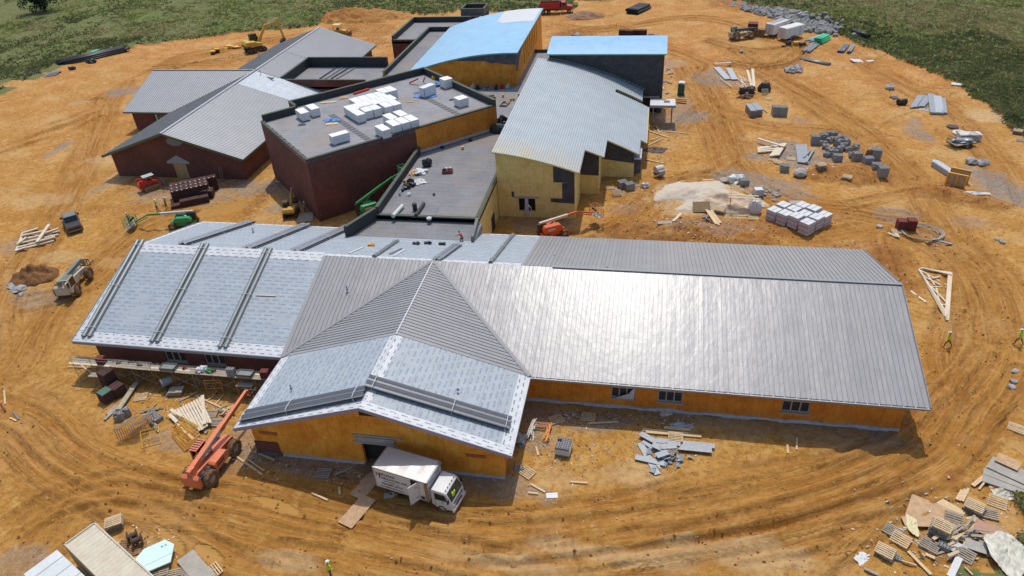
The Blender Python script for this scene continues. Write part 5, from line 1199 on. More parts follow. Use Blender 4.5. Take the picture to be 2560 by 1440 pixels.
# ------------------------------------------------------------------ vehicles
def wheel(par, x, y, r, w, tm=None, rm=None, lugs=0, z=None, n=20):
    tm = tm or TYRE_B; rm = rm or RIMW; s = 1 if y > 0 else -1; zc = r if z is None else z
    def mk():
        m = MB(); pr = [(r*.58, -w/2), (r*.9, -w/2), (r, -w*.36), (r, w*.36), (r*.9, w/2), (r*.58, w/2), (r*.5, w*.3), (r*.5, -w*.3)]
        for k in range(n):
            a0, a1 = 2*math.pi*k/n, 2*math.pi*(k+1)/n
            for (ra, ya), (rb, yb) in zip(pr, pr[1:]+pr[:1]):
                m.quad(*[(math.cos(a)*q, yy, math.sin(a)*q) for a, q, yy in ((a0,ra,ya),(a1,ra,ya),(a1,rb,yb),(a0,rb,yb))])
        for k in range(lugs):
            a = 2*math.pi*k/lugs; sg = 1 if k % 2 else -1; M = Matrix.Rotation(-a, 3, 'Y') @ Matrix.Rotation(.5*sg, 3, 'X')
            m.box((math.cos(a)*r*1.0, sg*w*.22, math.sin(a)*r*1.0), (r*.09, w*.52, r*.12), M=M)
        return m
    t = inst('wheel', shared(('tyre', r, w, lugs, tm.name), mk, tm), par, (x, y, zc))
    def mr():
        m = MB(); m.cyl((0,-w*.22,0),(0,w*.30,0),r*.57,16); m.cyl((0,w*.30,0),(0,w*.42,0),r*.22,10); 
        for k in range(6): a = k*math.pi/3; m.cyl((math.cos(a)*r*.36,w*.30,math.sin(a)*r*.36),(math.cos(a)*r*.36,w*.35,math.sin(a)*r*.36),r*.05,6)
        return m
    q = inst('rim', shared(('rim', r, w, rm.name), mr, rm), t); q.rotation_euler = (0, 0, 0 if s > 0 else math.pi); return t
def textobj(txt, size, mat, par, M, name='lettering', bold=0.0):
    cu = bpy.data.curves.new('t', 'FONT'); cu.body = txt; cu.size = size; cu.extrude = .002; cu.offset = bold
    me = evaluated(bpy.data.objects.new('t', cu))
    me.name = name; me.materials.clear(); me.materials.append(mat); q = bpy.data.objects.new(name, me); C.objects.link(q); q.parent = par; q.matrix_basis = M; return q
def put(e, p, rz): e.location = p; e.rotation_euler = (0, 0, rz); return e
INK = plain('black_lettering', (.02,.02,.02), .5); INKR = plain('red_lettering', (.42,.03,.02), .5); GLS = plain('vehicle_glass', (.02,.03,.03), .08, 0, .2, 1, 0)
def box_truck(label):
    e = empty('box_truck', label=label, cat='truck'); wp_ = plain('truck_white', (.64,.64,.62), .4, 0, .06, 1, .05, .15); al = plain('aluminium_roof', (.60,.58,.56), .42, .35, .1, .6, .2)
    L, W, z0, z1 = 4.75, 2.3, 1.0, 3.15
    m = MB(); m.bb(-L/2, L/2, -W/2, W/2, z0, z1); bx = m.obj('cargo_box', wp_, e, bev=.04)
    m = MB(); n = 12
    for i in range(n):
        x0, x1 = -L/2+L*i/n, -L/2+L*(i+1)/n
        for j in range(4):
            y0, y1 = -W/2+W*j/4, -W/2+W*(j+1)/4; f = lambda x, y: .03+.02*math.sin(x*4.2+y*.8)*(1-(abs(y)/W*2)**2)
            m.quad((x0,y0,z1+f(x0,y0)),(x1,y0,z1+f(x1,y0)),(x1,y1,z1+f(x1,y1)),(x0,y1,z1+f(x0,y1)))
    m.obj('box_roof', al, bx, smooth=True)
    m = MB(); m.cyl((L/2-.02,-W/2,z1-.1),(L/2-.02,W/2,z1-.1),.16,12); m.bb(-L/2-.03,-L/2+.06,-W/2-.02,W/2+.02,z0,z1+.04); m.bb(-L/2,L/2,-W/2-.025,-W/2+.03,z1-.06,z1+.05); m.bb(-L/2,L/2,W/2-.03,W/2+.025,z1-.06,z1+.05); m.obj('box_rail', STEEL, bx, smooth=False)
    m = MB(); m.bb(L/2-.25,L/2+.02,-W/2-.02,-W/2+.05,z0,z1-.15); m.obj('corner_post', plain('bronze_post', (.30,.21,.12), .5, .3, .2), bx)
    m = MB(); m.bb(-L/2, L/2+2.0, -.45, .45, .55, .85); m.bb(-L/2,L/2,-W/2+.05,W/2-.05,.88,1.0); m.obj('chassis', DARKM, e)
    # side doorway (right side) and its open door
    dx0, dx1 = .95, 1.6
    m = MB(); m.bb(dx0, dx1, -W/2-.012, -W/2+.03, z0+.12, z1-.12); m.obj('doorway', INSIDE, bx)
    m = MB(); a = rad(-62); M = Matrix.Translation((dx1, -W/2-.02, 0)) @ Matrix.Rotation(math.pi-a*1.0-rad(105), 4, 'Z'); m.bb(0, .86, -.025, .025, z0+.1, z1-.15); m.xf(Matrix.Translation((dx1,-W/2-.03,0)) @ Matrix.Rotation(rad(-118), 4, 'Z')); dr = m.obj('side_door', wp_, e)
    m = MB(); m.bb(.1,.3,-.04,.04,z0+.5,z0+.54); m.bb(.1,.3,-.04,.04,z1-.6,z1-.56); m.xf(Matrix.Translation((dx1,-W/2-.03,0)) @ Matrix.Rotation(rad(-118), 4, 'Z')); m.obj('hinge', DARKM, dr)
    m = MB(); m.bb(1.72,2.05,-W/2-.02,-W/2+.01,1.15,1.5); m.obj('side_vent', DARKM, bx)
    # lettering on the right side
    def S(x, z): return Matrix.Translation((x, -W/2-.012, z)) @ Matrix.Rotation(math.pi/2, 4, 'X')
    textobj('N', .62, INK, bx, S(-2.2, 2.33)); textobj('I', .75, INKR, bx, S(-1.95, 2.16), bold=.02)
    textobj('ELLIGAN', .33, INK, bx, S(-1.72, 2.52), bold=.006); textobj('NSULATION, INC.', .30, INK, bx, S(-1.72, 2.14), bold=.006)
    textobj('LYNCHBURG, VA', .18, INK, bx, S(-1.55, 1.88)); textobj('434-847-4774', .33, INK, bx, S(-1.78, 1.5), bold=.006); textobj('www.nelliganinsulation.com', .19, INK, bx, S(-1.95, 1.22), bold=.004)
    M_ = Matrix.Translation((L/2+.015, -.75, 2.6)) @ Matrix.Rotation(math.pi/2, 4, 'Z') @ Matrix.Rotation(math.pi/2, 4, 'X')
    textobj('N', .34, INK, bx, M_); textobj('elligan Insulation', .2, INK, bx, M_ @ Matrix.Translation((.28, 0, 0)))
    # cab
    cx = L/2+.12; prof = [(cx,.75),(cx,2.3),(cx+.1,2.38),(cx+1.15,2.36),(cx+1.34,2.25),(cx+1.72,1.42),(cx+1.78,1.2),(cx+1.8,.62),(cx+1.55,.5),(cx+.4,.5)]
    m = MB(); m.prism(prof, -1.0, 1.0, 'y'); cb = m.obj('cab', wp_, e, bev=.06)
    m = MB(); o_ = Vector((.93, 0, .4)).normalized()*.012; A, B = Vector((cx+1.36,0,2.2)), Vector((cx+1.71,0,1.44)); q = [A+Vector((0,-.86,0)), A+Vector((0,.86,0)), B+Vector((0,.92,0)), B+Vector((0,-.92,0))]; m.quad(*[p+o_ for p in q]); m.obj('windscreen', GLS, cb)
    m = MB(); m.blob((cx+1.5,-.3,1.75),(.16,.3,.2),3,2,.5); m.obj('hi_vis_vest', HIVIS, cb)
    for s in (-1, 1):
        m = MB(); y = 1.008*s; m.quad((cx+.35,y,2.12),(cx+1.2,y,2.1),(cx+1.5,y,1.45),(cx+.35,y,1.4)); m.obj('side_window', GLS, cb)
        m = MB(); m.bb(cx+1.5,cx+1.6,min(1.05*s,1.25*s),max(1.05*s,1.25*s),1.5,1.95); m.cyl((cx+1.4,.98*s,1.75),(cx+1.55,1.12*s,1.75),.025,6); m.obj('mirror', BLACK, cb)
        m = MB(); m.bb(cx+1.78,cx+1.83,.62*s-.18,.62*s+.18,.88,1.08); m.obj('headlight', plain('lamp_glass', (.7,.7,.68), .15), cb)
        m = MB(); m.bb(cx+.3,cx+.32,min(1.0*s,1.012*s),max(1.0*s,1.012*s),.7,2.2); m.bb(cx+.9,cx+1.05,min(1.0*s,1.03*s),max(1.0*s,1.03*s),1.2,1.25); m.obj('door_line', BLACK, cb)
    m = MB(); m.bb(cx+1.72,cx+1.92,-1.02,1.02,.42,.72); m.obj('bumper', wp_, cb, bev=.03); m = MB(); m.bb(cx+1.79,cx+1.82,-.7,.7,1.12,1.26); m.obj('grille', BLACK, cb)
    for i in range(5): m = MB(); m.cyl((cx+1.2,-.7+.35*i,2.36),(cx+1.2,-.7+.35*i,2.43),.05,8); m.obj('marker_lamp', plain('amber_lamp', (.35,.16,.03), .3), cb)
    for s in (-1, 1): wheel(e, cx+.85, s*.88, .42, .26, TYRE, RIMW); wheel(e, -L/2+1.35, s*.8, .42, .5, TYRE, RIMW)
    return e
def telehandler(label, paint, boomcol, cabcol, angle, blen, cabside=1, logo=None, forks=True, wl=1.55, basket=False, L=5.2, mud=TYRE, cabx=-.3):
    """forward = +x; boom pivots at the rear"""
    e = empty('telehandler', label=label, cat='telehandler')
    m = MB(); m.prism([(-L/2,.75),(-L/2,1.55),(-L/2+.5,1.75),(L/2-.9,1.35),(L/2,1.2),(L/2,.7),(0,.6)], -.42, .42, 'y'); fr = m.obj('chassis', paint, e, bev=.03)
    m = MB(); m.prism([(-L/2-.22,.6),(-L/2-.22,1.6),(-L/2+.1,1.8),(-L/2+.2,.6)], -.8, .8, 'y'); m.obj('counterweight', paint, e, bev=.05)
    s = -cabside
    m = MB(); m.prism([(-L*.19,.75),(-L*.19,1.5),(-L*.15,1.65),(L*.13,1.6),(L*.18,1.35),(L*.18,.75)], min(.45*s,1.12*s), max(.45*s,1.12*s), 'y'); hood = m.obj('engine_hood', paint, e, bev=.05)
    m = MB()
    for i in range(5): m.bb(-L*.14+i*.2,-L*.14+.1+i*.2,s*1.125-.012,s*1.125+.012,1.0,1.4)
    m.obj('grille', DARKM, hood)
    c = cabside; y0, y1 = sorted((.48*c, 1.2*c)); x0, x1 = cabx-.62, cabx+.68
    m = MB(); m.bb(x0, x1, y0, y1, .8, 1.45); cb = m.obj('cab_base', cabcol, e, bev=.03)
    m = MB()
    for x, z1 in ((x0+.05, 2.55), (x1-.05, 2.45)):
        for y in (y0+.05, y1-.05): m.beam((x,y,1.45),(x*.96+cabx*.04,y,2.5),.09)
    m.obj('cab_frame', cabcol, cb); m = MB(); m.bb(x0-.02,x1-.02,y0,y1,2.48,2.56); rf = m.obj('cab_roof', cabcol, cb, bev=.03)
    m = MB()
    for i in range(5): m.bb(x0+.12+i*.24,x0+.19+i*.24,y0+.05,y1-.05,2.565,2.6)
    m.obj('roof_guard', DARKM, rf)
    m = MB(); m.bb(x0+.04,x1-.04,y1-.03 if c > 0 else y0+.01,y1-.01 if c > 0 else y0+.03,1.5,2.4); m.bb(x1-.04,x1-.02,y0+.06,y1-.06,1.5,2.4); m.obj('cab_window', GLS, cb)
    m = MB(); m.blob((cabx,(y0+y1)/2,1.6),(.25,.22,.35),3,2,.2); m.obj('seat', BLACK, cb)
    m = MB(); m.bb(-L*.47,-L*.21,min(.42*s,.8*s),max(.42*s,.8*s),1.0,1.45); m.blob((-L*.4,.6*s,1.5),(.3,.15,.14),4,1,.4); m.blob((-L*.28,.62*s,1.48),(.22,.14,.12),7,1,.4); m.obj('engine_bay', DARKM, e)
    for y in (-.15,.12): m = MB(); m.tube([(-L/2+.5,y,1.95),(-.9,y+.12,1.9),(-.3,y,1.75),(.4,y+.08,1.5)],.03,5); m.obj('hose', BLACK, e)
    # boom
    piv = Vector((-L/2+.35, 0, 2.1)); d = Vector((math.cos(angle), 0, math.sin(angle))); n = Vector((-d.z, 0, d.x))
    m = MB(); m.beam(piv-d*.4, piv+d*L*.92, .42, .5, up=n); bo = m.obj('boom', boomcol, e, bev=.03)
    m = MB(); m.beam(piv+d*L*.9, piv+d*(L*.9+(blen-L)*.55+.3), .34, .38, up=n); m.obj('boom_section', boomcol, bo, bev=.02)
    m = MB(); m.beam(piv+d*(L*.9+(blen-L)*.5), piv+d*blen, .26, .3, up=n); m.obj('boom_section', boomcol, bo, bev=.02)
    m = MB(); m.cyl(Vector((L*.05,.0,1.2)), piv+d*L*.5-n*.25, .08, 10); m.cyl(piv+d*L*.28-n*.2, Vector((-.2,0,1.4)), .12, 10); m.obj('lift_ram', STEEL, e)
    for sd in (-1, 1): m = MB(); m.prism([(-L/2-.05,1.5),(-L/2+.75,1.5),(-L/2+.5,2.35),(-L/2+.1,2.4)], sd*.24-.03, sd*.24+.03, 'y'); m.obj('boom_mount', paint, e)
    tip = piv+d*blen
    hdn = Vector((.25, 0, -1)).normalized()
    m = MB(); m.beam(tip, tip+Vector((.35,0,-.75)), .25, .3); hdp = m.obj('boom_head', boomcol, e)
    b = tip+Vector((.45,0,-.75))
    m = MB(); 
    for z in (-.35, .45): m.bb(b.x,b.x+.08,-.62,.62,b.z+z-.06,b.z+z+.06)
    for y in (-.6,-.3,0,.3,.6): m.bb(b.x,b.x+.07,y-.03,y+.03,b.z-.4,b.z+.5)
    ca = m.obj('fork_carriage', DARKM, e)
    if forks:
        for y in (-.35, .35): m = MB(); m.bb(b.x+.08,b.x+1.25,y-.06,y+.06,b.z-.42,b.z-.36); m.obj('fork', DARKM, ca)
    for x in (-L*.33, L*.33):
        for y in (-1, 1): wheel(e, x, y*1.02, .74, .5, mud, RIMW, 22)
    m = MB(); m.cyl((-L*.33,-.9,.68),(-L*.33,.9,.68),.13,8); m.obj('axle', DARKM, e); m = MB(); m.cyl((L*.33,-.9,.68),(L*.33,.9,.68),.13,8); m.obj('axle', DARKM, e)
    for x in (-L*.33, L*.33):
        for y in (-1, 1): pass
    if logo:
        txt, sz, col, bgc = logo; side = -cabside; M = Matrix.Translation(piv+d*1.3+Vector((0, side*.222, 0))-n*.16) @ Matrix.Rotation(-angle, 4, 'Y') @ Matrix.Rotation(math.pi/2 if side < 0 else -math.pi/2, 4, 'X')
        m = MB(); m.bb(-.08,2.75,-.04,.36,-.004,.0); pl = m.obj('name_plate', bgc, bo); pl.matrix_basis = M
        textobj(txt, sz, col, bo, M @ Matrix.Translation((.38,.06,.004)), bold=.004)
        m = MB(); m.bb(.0,.3,.02,.3,0,.005); m.obj('emblem', col, bo).matrix_basis = M; m = MB(); m.prism([(.15,.06),(.26,.16),(.15,.26),(.04,.16)], .006, .009, 'z'); m.obj('emblem', bgc, bo).matrix_basis = M
    return e
def boom_lift(label, paint, boomcol, tilt=.12, blen=7.0, jib=1.8, jdrop=.6, wheelm=TYRE):
    """boom runs to +x, chassis under origin"""
    e = empty('boom_lift', label=label, cat='boom lift')
    m = MB(); m.bb(-1.7,1.4,-.75,.75,.45,.95); m.obj('chassis', paint, e, bev=.05)
    for x in (-1.35, 1.1):
        for y in (-1, 1): wheel(e, x, y*.98, .5, .36, wheelm, RIMW, 18)
    m = MB(); m.prism([(-1.6,1.0),(-1.75,1.5),(-1.5,2.0),(.55,1.95),(.95,1.45),(.9,1.0)], -.98, -.18, 'y'); t = m.obj('engine_cover', paint, e, bev=.12)
    m = MB(); m.prism([(-1.6,1.0),(-1.7,1.4),(-1.4,1.75),(.4,1.7),(.8,1.3),(.8,1.0)], .2, .95, 'y'); m.obj('tank_cover', paint, e, bev=.1)
    m = MB(); m.cyl((0,0,.9),(0,0,1.05),.6,16); m.bb(-2.1,-1.0,-.2,.2,1.0,2.15); m.obj('turntable', DARKM, e)
    m = MB(); m.bb(-1.2,-.2,-.99,-.985,1.35,1.65); m.obj('decal', MESHW, t)
    piv = Vector((-1.9, 0, 2.2)); d = Vector((math.cos(tilt), 0, math.sin(tilt))); n = Vector((-d.z,0,d.x))
    m = MB(); m.beam(piv, piv+d*blen*.72, .26, .34, up=n); bo = m.obj('boom', boomcol, e, bev=.03); m = MB(); m.beam(piv+d*blen*.7, piv+d*blen, .2, .26, up=n); m.obj('boom_section', paint, bo, bev=.02)
    tip = piv+d*blen; j = tip+Vector((jib*math.cos(jdrop), 0, -jib*math.sin(jdrop)))
    m = MB(); m.beam(tip, j, .12, .16); m.beam(tip-Vector((0,0,.3)), j-Vector((0,0,.3)), .09, .1); m.obj('jib', paint, e)
    m = MB(); m.cyl(piv+Vector((.6,0,-.9)), piv+d*2.2-n*.15, .09, 8); m.obj('lift_ram', STEEL, e)
    b = j+Vector((.25,0,-.4)); bk = empty('basket_root'); bpy.data.objects.remove(bk)
    m = MB(); m.bb(b.x,b.x+.9,-1.0,1.0,b.z-.06,b.z); fl = m.obj('basket_floor', plain('deck_grey', (.28,.28,.28), .6), e)
    m = MB()
    for h in (.35, .75, 1.1):
        for p, q in (((b.x,-1,b.z+h),(b.x+.9,-1,b.z+h)),((b.x+.9,-1,b.z+h),(b.x+.9,1,b.z+h)),((b.x+.9,1,b.z+h),(b.x,1,b.z+h)),((b.x,1,b.z+h),(b.x,-1,b.z+h))): m.cyl(p, q, .035, 6)
    for x in (b.x, b.x+.9):
        for y in (-1,-.33,.33,1): m.cyl((x,y,b.z),(x,y,b.z+1.1),.035,6)
    m.obj('guard_rail', paint if paint.name != 'lift_orange' else SCAF, e); m = MB(); m.bb(b.x+.05,b.x+.25,-.4,.4,b.z+.7,b.z+1.05); m.obj('control_box', DARKM, e)
    e['bx'], e['bz'] = b.x+.5, b.z
    return e
def track_pair(e, L, h, w, y, mat=DARKM):
    for s in (-1, 1):
        m = MB(); pr = [(-L/2,h*.5),(-L/2+h*.2,h*.12),(-L/2+h*.6,0),(L/2-h*.6,0),(L/2-h*.2,h*.12),(L/2,h*.5),(L/2-h*.2,h*.88),(L/2-h*.6,h),(-L/2+h*.6,h),(-L/2+h*.2,h*.88)]
        m.prism(pr, s*y-w/2, s*y+w/2, 'y'); t = m.obj('track', mat, e)
        m = MB()
        for i in range(int(L/.22)): x = -L/2+h*.5+(L-h)*i/max(1, int(L/.22)-1); m.bb(x-.03,x+.03,s*y-w/2-.02,s*y+w/2+.02,h-.01,h+.035)
        for i in range(4): x = -L/2+h*.6+(L-1.2*h)*i/3; m.cyl((x,s*y-w/2-.03,h*.42),(x,s*y+w/2+.03,h*.42),h*.24,10)
        m.obj('track_shoe', plain('muddy_track', (.17,.11,.06), .9, 0, .4, 5, .4), t)
def excavator(label, paint, sc=1.0, swing=0.0, boom=((.8,0,1.6),(2.6,0,3.9),(4.9,0,4.1)), stick=(5.4,0,1.1), canopy=False):
    e = empty('excavator', label=label, cat='excavator'); track_pair(e, 3.4, .8, .55, 1.05); m = MB(); m.bb(-.8,.8,-.8,.8,.45,.85); m.obj('undercarriage', DARKM, e)
    m = MB(); m.prism([(-1.75,.95),(-1.85,1.5),(-1.6,1.95),(-.1,1.85),(.35,1.6),(1.0,1.5),(1.0,.95)], -1.15, 1.15, 'y'); b = m.obj('house', paint, e, bev=.08)
    m = MB(); m.bb(-1.86,-1.0,-1.16,1.16,.95,1.25); m.obj('counterweight', plain('dark_cast', (.06,.05,.04), .7), b, bev=.05)
    m = MB(); m.prism([(-.25,1.55),(-.35,2.75),(.75,2.75),(1.05,2.1),(1.05,1.0),(-.2,1.0)], .25, 1.12, 'y'); c = m.obj('cab', GLS if not canopy else DARKM, e, bev=.05)
    m = MB(); m.bb(-.4,.82,.22,1.15,2.74,2.83); 
    for x, y in ((-.33,.27),(-.33,1.1),(.82,.27),(.82,1.1)): m.beam((x,y,1.6),(x-.03,y,2.75),.07)
    m.obj('cab_frame', DARKM if not canopy else DARKM, c)
    P = [Vector(p) for p in boom]; P = [Vector((p.x, -.15, p.z)) for p in P]; st = Vector((stick[0], -.15, stick[2]))
    m = MB()
    for a, b2, w in ((P[0],P[1],.42),(P[1],P[2],.36)): m.beam(a, b2, .32, w)
    m.cyl(P[1]-Vector((0,.18,0)),P[1]+Vector((0,.18,0)),.24,10); m.obj('boom', paint, e, bev=.04)
    m = MB(); m.beam(P[2]+(P[2]-st).normalized()*.6, st, .26, .34); m.obj('stick', paint, e, bev=.03)
    m = MB(); m.cyl((1.0,-.15,1.1),P[0].lerp(P[1],.7),.07,8); m.cyl(P[1].lerp(P[2],.2)+Vector((0,0,.3)),P[2]+(P[2]-st).normalized()*.55,.06,8); m.obj('hydraulic_ram', STEEL, e)
    m = MB(); m.prism([(st.x+.15,st.z+.15),(st.x-.25,st.z+.1),(st.x-.75,st.z-.3),(st.x-.75,st.z-.8),(st.x-.3,st.z-.95),(st.x-.1,st.z-.5)], -.65, .35, 'y'); m.obj('bucket', DARKM, e)
    e.scale = (sc, sc, sc); return e
def skid_steer(label):
    e = empty('track_loader', label=label, cat='loader'); rp = plain('loader_red', (.55,.04,.03), .45, 0, .12, 3, .1, .3); track_pair(e, 2.3, .75, .42, .72, plain('tan_track', (.30,.19,.08), .9, 0, .35, 4, .3))
    m = MB(); m.prism([(-1.5,.55),(-1.6,1.35),(-1.1,1.55),(.9,1.25),(1.15,.6)], -.5, .5, 'y'); m.obj('body', rp, e, bev=.06)
    m = MB(); m.bb(-1.66,-1.5,-.72,.72,.5,1.3); m.obj('rear_door', rp, e, bev=.05)
    m = MB()
    for x in (-.45, .75):
        for y in (-.46, .46): m.beam((x,y,1.2),(x-.05,y,2.15),.07)
    cf = m.obj('cab_frame', DARKM, e); m = MB(); m.bb(-.75,.85,-.55,.55,2.13,2.2); m.obj('cab_roof', plain('pale_canopy', (.42,.47,.46), .5), cf, bev=.03); m = MB(); m.blob((.05,0,1.35),(.3,.3,.4),2,2,.2); m.obj('seat', BLACK, e)
    for s in (-1, 1): m = MB(); m.beam((-1.45,s*.62,1.75),(1.2,s*.62,1.15),.14,.24); m.beam((1.2,s*.62,1.15),(1.7,s*.62,.5),.14,.22); m.beam((-1.45,s*.62,1.75),(-1.35,s*.62,1.2),.14,.3); m.obj('lift_arm', rp, e)
    m = MB(); m.prism([(1.65,.12),(1.7,.75),(1.85,.8),(1.9,.3),(2.5,.12),(2.5,.07),(1.65,.05)], -.95, .95, 'y'); m.obj('bucket', STEEL, e); return e
def pickup(label, paint):
    e = empty('pickup_truck', label=label, cat='pickup truck')
    m = MB(); m.prism([(-2.7,.5),(-2.75,1.05),(-.9,1.12),(.0,1.15),(1.2,1.12),(2.5,1.0),(2.7,.75),(2.65,.45)], -.95, .95, 'y'); b = m.obj('body', paint, e, bev=.08)
    m = MB(); m.prism([(-1.0,1.1),(-.75,1.75),(-.6,1.82),(.65,1.82),(1.35,1.1)], -.82, .82, 'y'); c = m.obj('cab', GLS, e, bev=.06); m = MB(); m.bb(-.72,.72,-.74,.74,1.8,1.86); r = m.obj('cab_roof', plain('pale_roof', (.19,.20,.19), .4, .2, .1), c, bev=.04)
    for i in range(5): m = MB(); m.bb(-.65,.6,-.5+.25*i-.03,-.5+.25*i+.03,1.862,1.885); m.obj('roof_rib', PANELD, r)
    m = MB(); m.bb(-2.65,-1.05,-.85,.85,1.05,1.14); m.obj('bed_cover', plain('bed_cover', (.035,.028,.024), .6, 0, .3), e, bev=.02); m = MB(); m.bb(-2.85,-2.7,-.9,.9,.45,.65); m.obj('bumper', PANELD, e)
    for s in (-1, 1):
        m = MB(); m.bb(.75,.9,min(s*.95,s*1.2),max(s*.95,s*1.2),1.15,1.4); m.obj('mirror', BLACK, e); m = MB(); m.bb(-2.765,-2.74,s*.82-.08,s*.82+.08,.75,1.0); m.obj('tail_lamp', RED, e)
        wheel(e, 1.7, s*.85, .4, .27); wheel(e, -1.75, s*.85, .4, .27)
    return e
def dump_truck(label):
    e = empty('dump_truck', label=label, cat='dump truck'); rp = plain('dump_red', (.38,.025,.03), .45, 0, .15, 2, .1, .2)
    m = MB(); m.bb(-4.2,3.4,-.45,.45,.75,1.1); m.obj('chassis', DARKM, e)
    m = MB(); x0, x1, W, z0, z1 = -4.3, .9, 1.25, 1.2, 2.75
    for a in ((x0,x1,-W,-W+.1,z0,z1),(x0,x1,W-.1,W,z0,z1),(x1-.1,x1,-W,W,z0,z1+.2),(x0,x0+.1,-W,W,z0,z1-.15),(x0,x1,-W,W,z0,z0+.12)): m.bb(*a)
    for i in range(7): x = x0+.2+i*.78; m.bb(x-.05,x+.05,-W-.06,-W+.01,z0,z1); m.bb(x-.05,x+.05,W-.01,W+.06,z0,z1)
    d = m.obj('dump_bed', rp, e); m = MB(); m.bb(x0+.12,x1-.12,-W+.12,W-.12,z0+.13,z0+.5); m.obj('load', plain('bed_soil', (.22,.10,.04), .9), d)
    m = MB(); m.prism([(1.1,.85),(1.1,2.75),(1.3,2.85),(2.2,2.8),(2.65,1.9),(3.9,1.75),(4.1,1.5),(4.1,.8)], -1.0, 1.0, 'y'); c = m.obj('cab', rp, e, bev=.08)
    m = MB(); m.quad((2.26,-.8,2.72),(2.26,.8,2.72),(2.66,.85,1.98),(2.66,-.85,1.98)); m.obj('windscreen', GLS, c)
    for s in (-1, 1): m = MB(); m.bb(1.4,2.2,min(s*1.0,s*1.012),max(s*1.0,s*1.012),1.95,2.65); m.obj('side_window', GLS, c)
    m = MB(); m.cyl((1.0,.8,1.2),(1.0,.8,3.2),.09,8); m.obj('exhaust', STEEL, e); m = MB(); m.bb(4.0,4.2,-1.1,1.1,.5,.85); m.obj('bumper', STEEL, e)
    for s in (-1, 1):
        for x in (-3.4, -2.1): wheel(e, x, s*.95, .52, .5)
        wheel(e, 3.1, s*.95, .52, .3)
    return e
def trailer(label, L=5.5):
    e = empty('cargo_trailer', label=label, cat='trailer'); tw_ = plain('trailer_white', (.70,.70,.69), .45, 0, .06, .8, .05, .12)
    m = MB(); m.bb(-L/2,L/2,-1.1,1.1,.55,2.65); b = m.obj('body', tw_, e, bev=.05); m = MB(); m.prism([(-1.13,2.64),(1.13,2.64),(1.0,2.76),(-1.0,2.76)], -L/2-.02, L/2+.02, 'x'); m.obj('roof', plain('trailer_roof', (.64,.62,.58), .5, 0, .1), b)
    m = MB(); m.bb(-L/2-.015,-L/2,-.95,.95,.65,2.5); m.obj('rear_door', MESHW, b); m = MB(); m.bb(-L/2-.05,-L/2-.02,-.03,.03,.7,2.4); m.obj('door_bar', STEEL, b); m = MB(); m.bb(L/2-1.5,L/2-.8,-1.115,-1.1,.75,2.4); m.obj('side_door', MESHW, b); m = MB(); m.bb(L/2-.9,L/2-.83,-1.13,-1.115,1.4,1.6); m.obj('door_handle', DARKM, b)
    for x in (-.45, .45):
        for s in (-1, 1): wheel(e, x-.3, s*1.0, .34, .22)
    m = MB(); m.prism([(-1.2,.7),(-.9,.88),(.3,.88),(.6,.7)], -1.25, -1.1, 'y'); m.obj('fender', DARKM, e); m = MB(); m.prism([(-1.2,.7),(-.9,.88),(.3,.88),(.6,.7)], 1.1, 1.25, 'y'); m.obj('fender', DARKM, e)
    m = MB(); m.beam((L/2,-.6,.6),(L/2+1.1,0,.55),.08,.1); m.beam((L/2,.6,.6),(L/2+1.1,0,.55),.08,.1); m.obj('tow_bar', DARKM, e); return e
def porta(label):
    e = empty('portable_toilet', label=label, cat='portable toilet'); g = plain('toilet_green', (.015,.12,.10), .5, 0, .12)
    m = MB(); m.bb(-.55,.55,-.55,.55,.1,2.05); b = m.obj('cabin', g, e, bev=.04); m = MB(); m.prism([(-.6,2.05),(.6,2.05),(.5,2.25),(0,2.33),(-.5,2.25)], -.6, .6, 'y'); m.obj('roof', WHITE, e)
    m = MB(); m.bb(-.38,.38,-.575,-.55,.2,1.95); d = m.obj('door', g, b); m = MB(); m.bb(.25,.3,-.6,-.575,1.0,1.2); m.obj('door_handle', BLACK, d); m = MB(); m.bb(-.6,.6,-.6,.6,0,.1); m.obj('skid_base', BLACK, e); return e
